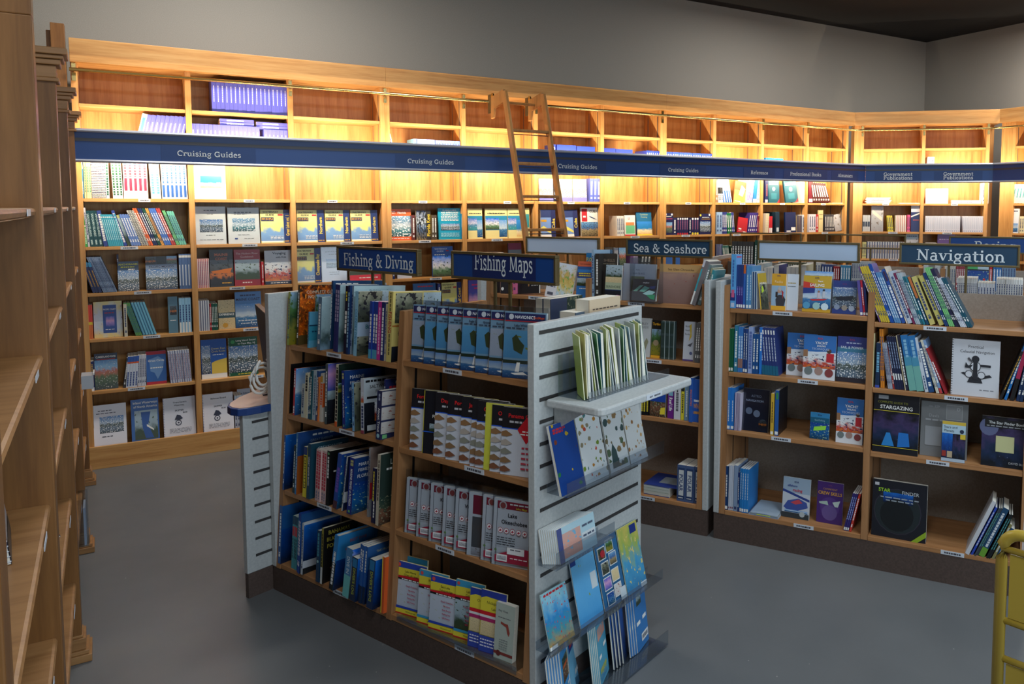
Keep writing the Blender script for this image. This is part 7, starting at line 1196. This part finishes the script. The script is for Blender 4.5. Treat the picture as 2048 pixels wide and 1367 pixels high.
F(r, 1089, 1142, 521, (214, 222, 232), 'glossy folded map showing Africa', [('r', .35, .1, 1, .95, 'africa'), ('r', .0, 0, .4, .45, (220, 222, 228)), ('d', .05, .38, .38, .02, NV), ('d', .05, .38, .3, .02, NV), ('r', .08, .06, .3, .14, (80, 84, 100))], tilt=9, roll=7, w=.03, name='folded_map', cat='map')
F(r, 1168, 1184, 505, (40, 120, 180), 'blue Florida map behind the waterway map', [('t', 'FLOR', .5, .85, .12, YEL, True, .9)], tilt=4, w=.07, name='folded_map', cat='map'); F(r, 1152, 1182, 522, (50, 90, 150), 'blue and orange waterway map', [('r', 0, .86, 1, 1, (206, 100, 70)), ('t', 'Fort Lauderdale', .5, .93, .05, (50, 40, 40), False, .9), ('r', 0, .7, 1, .78, (50, 120, 190)), ('r', 0, .58, 1, .7, (50, 50, 110)), ('d', .1, .9, .67, .03, YEL), ('d', .1, .9, .61, .03, YEL), ('r', 0, .34, 1, .54, 'lake'), ('r', 0, 0, 1, .32, (50, 120, 190)), ('d', .2, .8, .26, .02, WH)], tilt=5, w=.03, name='folded_map', cat='map')
S(r, 1184, 1188.5, 1, 499, (150, 180, 205), 'tall pale blue edged book leaning left', d=.2, lean=-2, w=.02); S(r, 1190, 1198, 1, 507, (56, 52, 48), 'dark Shells book', d=.22, lean=-1.5, w=.015, cover=[('t', 'SHELLS', .5, .88, .08, (150, 130, 110), False, .7)])
F(r, 1199, 1231, 507, (62, 56, 50), 'dark Shells cover behind the seashore guide', [('t', 'SHELLS', .5, .86, .09, (150, 130, 110), False, .8), ('d', .1, .9, .78, .02, (130, 120, 100))], tilt=3, w=.06)
F(r, 1209, 1241, 529, (40, 70, 120), 'seashore guide with a rocky beach', [('r', 0, .55, 1, 1, 'lake'), ('r', 0, .4, 1, .66, 'maptan'), ('r', 0, .3, 1, .5, (170, 180, 150)), ('t', 'SEASHORE', .5, .38, .1, (60, 80, 60), False, .92), ('r', 0, .0, 1, .28, 'dark'), ('p', [(.6, .05), (.75, .16), (.95, .14), (.82, .1), (.85, .02)], (190, 90, 150))], tilt=4, w=.02)
F(r, 1244, 1309, 526, (176, 182, 192), 'grey white Pure Sea Glass book', [('r', 0, 0, 1, 1, 'silver'), ('r', 0, 0, 1, 1, (172, 178, 190)), ('t', 'SEA GLASS', .48, .74, .075, (80, 100, 130), False, .7), ('t', 'Pure', .45, .84, .06, (90, 100, 120), False, .2), ('r', .26, .26, .66, .66, (120, 126, 100)), ('p', [(.26, .3), (.5, .34), (.48, .55), (.3, .5)], (80, 86, 56))], tilt=4, w=.05)
F(r, 1262, 1311, 557, (70, 72, 80), 'small sea glass book on an acrylic stand', [('r', 0, 0, 1, 1, (74, 74, 80)), ('p', [(.05, .42), (.3, .7), (.45, .72), (.2, .42)], (130, 180, 160)), ('p', [(.3, .42), (.5, .68), (.72, .6), (.5, .4)], (120, 180, 165)), ('p', [(.45, .32), (.7, .5), (.95, .42), (.85, .3), (.6, .26)], (150, 190, 190)), ('p', [(.6, .26), (.95, .3), (.95, .06), (.8, .08)], (60, 140, 100)), ('p', [(.7, .66), (.95, .7), (.92, .56), (.75, .56)], (70, 90, 150)), ('t', 'seaglass', .55, .84, .1, WH, True, .7)], tilt=12, w=-.01, zo=.012)
F(r, 1316, 1402, 527, (140, 112, 100), 'Sea Glass Chronicles book with scattered shards', [('r', 0, 0, 1, 1, 'sandglass'), ('r', 0, .8, 1, 1, (190, 150, 96)), ('t', 'Sea Glass Chronicles', .5, .87, .085, (60, 50, 40), False, .88), ('d', .1, .6, .78, .02, (170, 140, 120))], tilt=4, w=.03)
b = MB(); b.box(0, .2, 0, .0018, .0, .24, ACRYL); b.box(0, .0018, 0, .12, 0, .24, ACRYL); b.box(0, .2, -.05, 0, 0, .0018, ACRYL); o = b.build('acrylic_stand'); o.matrix_world = CR.mat(CR.u_at(1262, 1.23, .01) - .005, .003, 1.2225); tag(o, 'clear acrylic stand behind the small sea glass book', 'stand')
S(r, 1380, 1391, 1, 532, (120, 114, 116), 'grey book with a turquoise edge, leaning right', d=.2, lean=17, w=-.006, h=.235, spine=[('r', 0, 0, .3, .3, WH), ('r', 0, .3, .3, .8, (60, 160, 175)), ('r', 0, .85, .4, 1, (200, 200, 210))]); S(r, 1394, 1401, 1, 550, (110, 130, 130), 'grey green spine leaning right', d=.18, lean=15, h=.215); S(r, 1404, 1408, 1, 550, (150, 150, 120), 'mottled spine leaning right', d=.18, lean=13, h=.2); S(r, 1410, 1415, 1, 550, (60, 140, 150), 'turquoise spine leaning right by the panel', d=.18, lean=11, h=.19)
r = C(.915, 'second shelf by Sea & Seashore')
F(r, 1262, 1299, 634, (190, 194, 194), 'pale grey Sibley Guide behind the end shelf', [('t', 'SIBLEY', .62, .86, .085, (110, 110, 112), False, .6), ('t', 'GUIDE', .64, .77, .085, (130, 130, 132), False, .5), ('p', [(.6, .3), (.8, .5), (.9, .4), (.7, .1)], (140, 140, 110))], tilt=4)
F(r, 1301, 1319.5, 639, (30, 30, 26), 'black turtles card with a yellow title', [('r', 0, .08, 1, .76, 'meadow'), ('c', .5, .4, .3, (150, 130, 100)), ('t', 'Turtles', .5, .9, .1, (230, 170, 40), True, .85), ('r', 0, 0, 1, .07, (220, 160, 40))], tilt=4, name='laminated_card', cat='card', t=.006); 
S(r, 1321, 1347, 3, 641, (60, 76, 76), 'dark folded card beside the turtles', d=.03, w=.03, spine=[('r', 0, .05, 1, .3, (40, 56, 50)), ('r', 0, .36, 1, .62, (44, 60, 58)), ('r', 0, .68, 1, .95, (40, 56, 50)), ('r', .85, 0, 1, 1, (150, 165, 165))], name='laminated_card', cat='card')
F(r, 1365, 1386, 642, (200, 204, 214), 'white Birds of South Florida folded card', [('p', [(.5, .5), (.75, .62), (.7, .95), (.5, .9), (.62, .7)], (214, 180, 60)), ('t', 'Birds', .35, .88, .07, (60, 50, 50), False, .4), ('t', 'South', .35, .78, .07, (60, 50, 50), False, .4), ('t', 'Florida', .35, .68, .07, (60, 50, 50), False, .45), ('c', .75, .2, .14, (90, 100, 140)), ('p', [(.4, .4), (.9, .48), (.7, .36)], (90, 90, 100)), ('r', 0, 0, 1, .04, (90, 70, 130))], tilt=4, name='laminated_card', cat='card', t=.02)
S(r, 1388, 1401, 3, 645, (90, 90, 92), 'grey thin spine beside the bird card', d=.12, lean=2); S(r, 1399, 1405, 1, 660, (60, 110, 170), 'blue spine leaning right by the panel', d=.15, lean=13, h=.2, spine=[('r', 0, 0, 1, .3, (130, 90, 60))])
r = C(.6, 'third shelf by Sea & Seashore')
S(r, 1281, 1296, 3, 792, (24, 26, 30), 'black spine with yellow letters', d=.15, spine=[('e', .5, .2, .9, .6, YEL)]); F(r, 1299, 1330, 780, (30, 40, 70), 'dark reef book with a yellow note', [('r', 0, 0, 1, 1, 'coral'), ('r', 0, .6, 1, 1, (30, 70, 160)), ('p', [(.65, .1), (.98, .12), (.98, .4), (.7, .36)], YEL)], tilt=2, w=.02)
S(r, 1334, 1346.5, 1, 773, (110, 40, 130), 'purple spine lettered Reef Life', d=.16, spine=[('w', 'Reef Life', .5, .45, .75, WH, True, .42), ('r', .15, .72, .85, .92, (120, 170, 190))]); S(r, 1347.5, 1360, 1, 771, (206, 206, 210), 'white spine beside the purple one', d=.16, spine=[('e', .5, .25, .8, .4, (90, 90, 96)), ('r', .4, .82, .6, .9, (60, 60, 60))]); S(r, 1361, 1367, 1, 768, (226, 210, 60), 'yellow narrow spine', d=.16, spine=[('e', .5, .2, .75, .5, (80, 70, 40)), ('r', 0, .8, 1, 1, (40, 44, 40))]); S(r, 1368, 1376.5, 1, 764, (120, 150, 175), 'steel blue spine beside the yellow one', d=.16, spine=[('e', .5, .1, .8, .3, WH)]); S(r, 1377, 1384, 1, 755, (44, 90, 170), 'thick blue whales book', d=.17, w=-.006, spine=[('w', 'ENCOUNTERS', .5, .55, .7, (210, 110, 60), True, .5)], cover=[('t', 'WHALES', .5, .4, .12, (220, 150, 50), True, .9)]); F(r, 1385, 1400, 757, (44, 90, 170), 'blue whales cover facing out', [('t', 'WHA', .5, .38, .16, (220, 150, 50), True, .9), ('d', .1, .9, .5, .05, WH), ('d', .1, .9, .22, .06, (220, 150, 50))], tilt=2, w=.01); S(r, 1402, 1413, 3, 765, (50, 110, 130), 'teal spine beside the whales book', d=.15)
r = C(.16, 'bottom shelf by Sea & Seashore', .33)
LAY(r, 1287, 1338, 0, .055, (190, 196, 190), 'blue covered thick book lying flat', d=.2, w=.03, top=[], spine=[('r', 0, 0, .06, 1, (50, 70, 140)), ('r', .94, 0, 1, 1, (50, 70, 140)), ('e', .3, 0, 1, .03, (120, 150, 120)), ('e', .6, 0, 1, .03, (120, 150, 120))])
b = MB(); b.box(0, .25, 0, .2, 0, .002, flat((44, 64, 140))); b.box(.07, .2, .05, .15, .002, .0024, flat((150, 156, 160))); o = b.build('dust_jacket'); u_ = CR.u_at(1287, .16, .03); o.matrix_world = CR.mat(u_, .03, .2168); tag(o, 'blue jacket with a grey panel on the flat thick book', 'book cover')
pol = [('r', .1, .06, .9, .92, (40, 60, 100)), ('r', .2, .16, .8, .86, (196, 200, 200)), ('w', 'POLAR', .5, .51, .62, (40, 60, 110), True, .62), ('d', .2, .8, .1, .02, WH)]
S(r, 1353, 1403, 3, 928, (70, 90, 130), 'blue box file lettered Polar', d=.15, spine=pol, name='box_set', cat='box', w=.015)
# far-side books of these gondolas, page edges towards us
BK2 = Row(Fr(*(CR.P(0, CRS + .03, 0)[:2]), -58.556), 1.22, 'far side behind the blank sign', .4)
for a, c, n_, y, col, ds in ((1425, 1447, 4, 552, (60, 90, 130), 'blue covered page block'), (1448, 1457, 1, 556, (206, 206, 210), 'orange lined page block by the panel'), (1513, 1526, 2, 527, (180, 190, 190), 'pale page block beside the dark sleeve'), (1527, 1545, 3, 535, (190, 196, 200), 'grey white page block'), (1546, 1557, 1, 530, (40, 60, 130), 'thick page block in a dark blue cover'), (1572, 1598, 3, 534, (200, 198, 196), 'creamy page block in a row'), (1599, 1612, 1, 530, (214, 206, 170), 'cream page block in the light')): S(BK2, a, c, n_, y, col, ds, d=.18, w=.02, spine=[('r', .05, 0, .95, 1, (214, 212, 206))])
BK3 = Row(Fr(*(CR.P(0, CRS + .03, 0)[:2]), -58.556), 1.20, 'far side behind Navigation', .4)
S(BK3, 1736, 1752, 3, 545, (190, 200, 205), 'white page block beside the yellow books', d=.18, w=.02, spine=[('r', .05, 0, .95, 1, (214, 212, 206))])
S(BK3, 1912, 1952, 10, 556, (216, 216, 216), 'white topped page block, left run', d=.17, w=.02); S(BK3, 1953, 1988, 6, 566, (206, 208, 214), 'white topped page block, lower middle run', d=.17, w=.02); S(BK3, 1990, 2044, 11, 558, (216, 216, 214), 'white topped page block, right run', d=.17, w=.02)
# rear gondola, books facing us over the tops
r = Row(DR, 1.2, 'rear gondola behind the blank sign', .33, TC)
for a, c, n_, y, col, ds in ((1462, 1505, 8, 482, (60, 60, 60), 'charcoal and tan spine'), (1507, 1530, 4, 480, (24, 70, 60), 'dark green wide spine'), (1560, 1608, 10, 523, (90, 90, 70), 'olive dark spine'), (1612, 1640, 5, 524, (200, 200, 196), 'white low spine'), (1642, 1664, 4, 528, (50, 70, 120), 'blue low spine'), (1666, 1678, 3, 532, (150, 40, 50), 'dark red low spine'), (1680, 1700, 4, 530, (60, 130, 170), 'sky low spine')): S(r, a, c, n_, y, col, ds, d=.17, w=.03)
r = Row(DR, 1.2, 'rear gondola behind Navigation', .33, TC)
for a, c, n_, y, col, ds in ((1702, 1742, 9, 522, (170, 176, 180), 'grey white low spine'), (1786, 1800, 3, 540, (206, 204, 200), 'white low spine right of the green books'), (1888, 1910, 5, 532, (190, 186, 176), 'cream low spine'), (1911, 1930, 5, 532, (150, 60, 70), 'red and white low spine'), (1978, 1983, 1, 532, (190, 40, 50), 'scarlet low spine'), (1985, 2002, 3, 532, (40, 110, 180), 'blue broad low spine'), (2003, 2030, 5, 530, (110, 140, 170), 'grey blue low spine')): S(r, a, c, n_, y, col, ds, d=.17, w=.03)
F(r, 1932, 1976, 530, (30, 44, 50), 'dark book with red flowers under the sign', [('r', 0, 0, 1, .8, 'reef'), ('r', 0, .85, .5, 1, (70, 160, 90)), ('r', .5, .85, 1, 1, (170, 190, 200)), ('c', .3, .4, .06, RED), ('c', .8, .45, .06, RED)], tilt=4, w=.03)
# ------------------------------------------------------------------ things on the brown shelves at the left
def lp(px, py, u):                             # point of the plane across the shelves at u under a picture point
    d = rayd(px, py); o = LW.o + LW.d * u; t = (o - Vector((0, 0, 0))).dot(LW.d) / d.dot(LW.d); return d * t + Vector((0, 0, EYE))
def lwall(meshes, name, u, w_, z, yaw, tilt, label, cat):
    m = LW.mat(u, w_, z) @ Matrix.Rotation(math.radians(yaw), 4, 'Z') @ Matrix.Rotation(math.radians(-tilt), 4, 'X'); return inst(meshes, name, m, label, cat, None)
ms = book_meshes(.22, .30, .006, WH, [('r', .06, .3, .94, .96, (40, 120, 190)), ('r', .06, .16, .94, .3, 'sea'), ('r', .06, .04, .94, .15, 'lake')], None, True, 'sheet'); lwall(ms, 'wall_calendar', -1.52, .07, 1.737, 10, 14, 'white bordered sea picture calendar on the brown shelf, upper left edge', 'calendar')
RINGC[0] = (190, 196, 205); ms = book_meshes(.23, .275, .016, (60, 70, 96), [('r', .1, .14, 1, 1, 'silver'), ('r', .1, .3, .7, .85, (70, 84, 120)), ('p', [(.3, .4), (.45, .8), (.55, .5), (.42, .25)], (30, 34, 54)), ('r', 0, 0, 1, .14, (40, 40, 40))], None, True, 'spiral'); lwall(ms, 'spiral_book', -1.62, .06, .992, 5, 8, 'blue grey spiral book on the brown shelf, lower left edge', 'book')
ms = book_meshes(.2, .3, .02, (30, 40, 76), [], [('r', 0, .72, 1, .82, WH), ('r', 0, .12, 1, .22, WH)], False, 'paper'); lwall(ms, 'paperback_book', -.38, .16, 1.372, 0, 0, 'navy book with white bands standing behind the first brown panel', 'book')
ms = book_meshes(.16, .2, .003, (110, 150, 180), [('r', 0, .1, 1, 1, 'mapblue')], None, True, 'sheet'); lwall(ms, 'folded_map', -.42, .04, .642, 10, 20, 'pale blue leaflet leaning on the brown shelf behind the spiral pad', 'map')
RINGC[0] = (30, 36, 50); ms = book_meshes(.15, .12, .014, (60, 90, 130), [], None, True, 'spiral'); lwall(ms, 'spiral_book', -.50, .03, .642, 20, 25, 'spiral pad with black rings low on the second brown bookcase', 'book')
b = MB(); b.box(0, .1, -.045, 0, 0, .06, flat((170, 172, 176))); b.box(.002, .098, -.05, -.046, .062, .07, WHITE); o = b.build('label_holder'); o.matrix_world = LW.mat(.60, -.018, .915); tag(o, 'small grey holder clipped under a brown shelf edge', 'holder')
b = MB(); b.box(0, .14, -.035, -.033, 0, .2, ACRYL); b.box(0, .002, -.033, 0, 0, .2, ACRYL); b.box(.138, .14, -.033, 0, 0, .2, ACRYL); b.box(0, .14, -.033, 0, 0, .002, ACRYL); b.box(.01, .13, -.028, -.02, .003, .16, flat((190, 196, 206), .5)); o = b.build('leaflet_box'); o.matrix_world = LW.mat(.25, .008, .32); tag(o, 'clear leaflet box hanging on the third brown bookcase', 'holder')
b = MB(); b.prism([(.035 * math.cos(t * .5236), .035 * math.sin(t * .5236)) for t in range(12)], 'z', 0, .07, flat((180, 30, 40))); o = b.build('red_tin'); o.matrix_world = LW.mat(-1.42, .12, .3105); tag(o, 'small red tin on the lowest brown shelf', 'tin')
b = MB(); b.box(0, .12, 0, .06, 0, .09, flat((210, 214, 222))); b.box(-.001, .121, -.001, .061, .03, .05, flat((50, 70, 150))); o = b.build('folded_cloth'); o.matrix_world = LW.mat(-1.85, .05, .3105); tag(o, 'blue and white folded pack at the lower left edge', 'pack')
# ------------------------------------------------------------------ on the yellow cart
def cart(meshes, name, x, y, z, yaw, tilt, label, cat): return inst(meshes, name, CA.mat(x, y, z) @ Matrix.Rotation(math.radians(yaw), 4, 'Z') @ Matrix.Rotation(math.radians(-tilt), 4, 'X'), label, cat, None)
ms = book_meshes(.24, .27, .02, (222, 220, 228), [('r', .1, .3, .9, .85, (200, 200, 206)), ('c', .3, .5, .06, (120, 40, 110)), ('c', .5, .4, .05, (60, 80, 50)), ('d', .1, .7, .9, .015, (110, 110, 120))], None, True, 'paper'); cart(ms, 'paperback_book', .015, .08, .722, 0, 6, 'white book with a purple flower standing in the yellow cart', 'book')
ms = book_meshes(.24, .25, .02, (214, 212, 220), [('r', .2, .2, .9, .7, 'meadow')], None, True, 'paper'); cart(ms, 'paperback_book', .03, .045, .722, 0, 4, 'white book with a leaf picture behind the cart end plate', 'book')
for y, h_, c, ds in ((.16, .22, (150, 170, 150), 'sage green book inside the yellow cart'), (.22, .25, (60, 80, 130), 'blue book inside the yellow cart')): cart(book_meshes(.2, h_, .03, c, [], None, True, 'paper'), 'paperback_book', .03, y, .722, 0, 2, ds, 'book')
ms = book_meshes(.2, .27, .003, (150, 160, 176), [('r', .08, .06, .94, .94, (50, 60, 84))], None, True, 'sheet'); cart(ms, 'photo_print', .115, -.022, .36, 0, 0, 'dark blue photograph in a pale border hung on the cart end', 'print')
ms = book_meshes(.16, .2, .003, (120, 130, 150), [], None, True, 'sheet'); cart(ms, 'photo_print', .19, -.03, .34, 0, 0, 'plain grey blue sheet in front of the hung photograph', 'print')
flush()
dups = {k: v for k, v in _labels.items() if len(v) > 1}
for k, v in dups.items(): print('DUPLICATE LABEL', k, v)
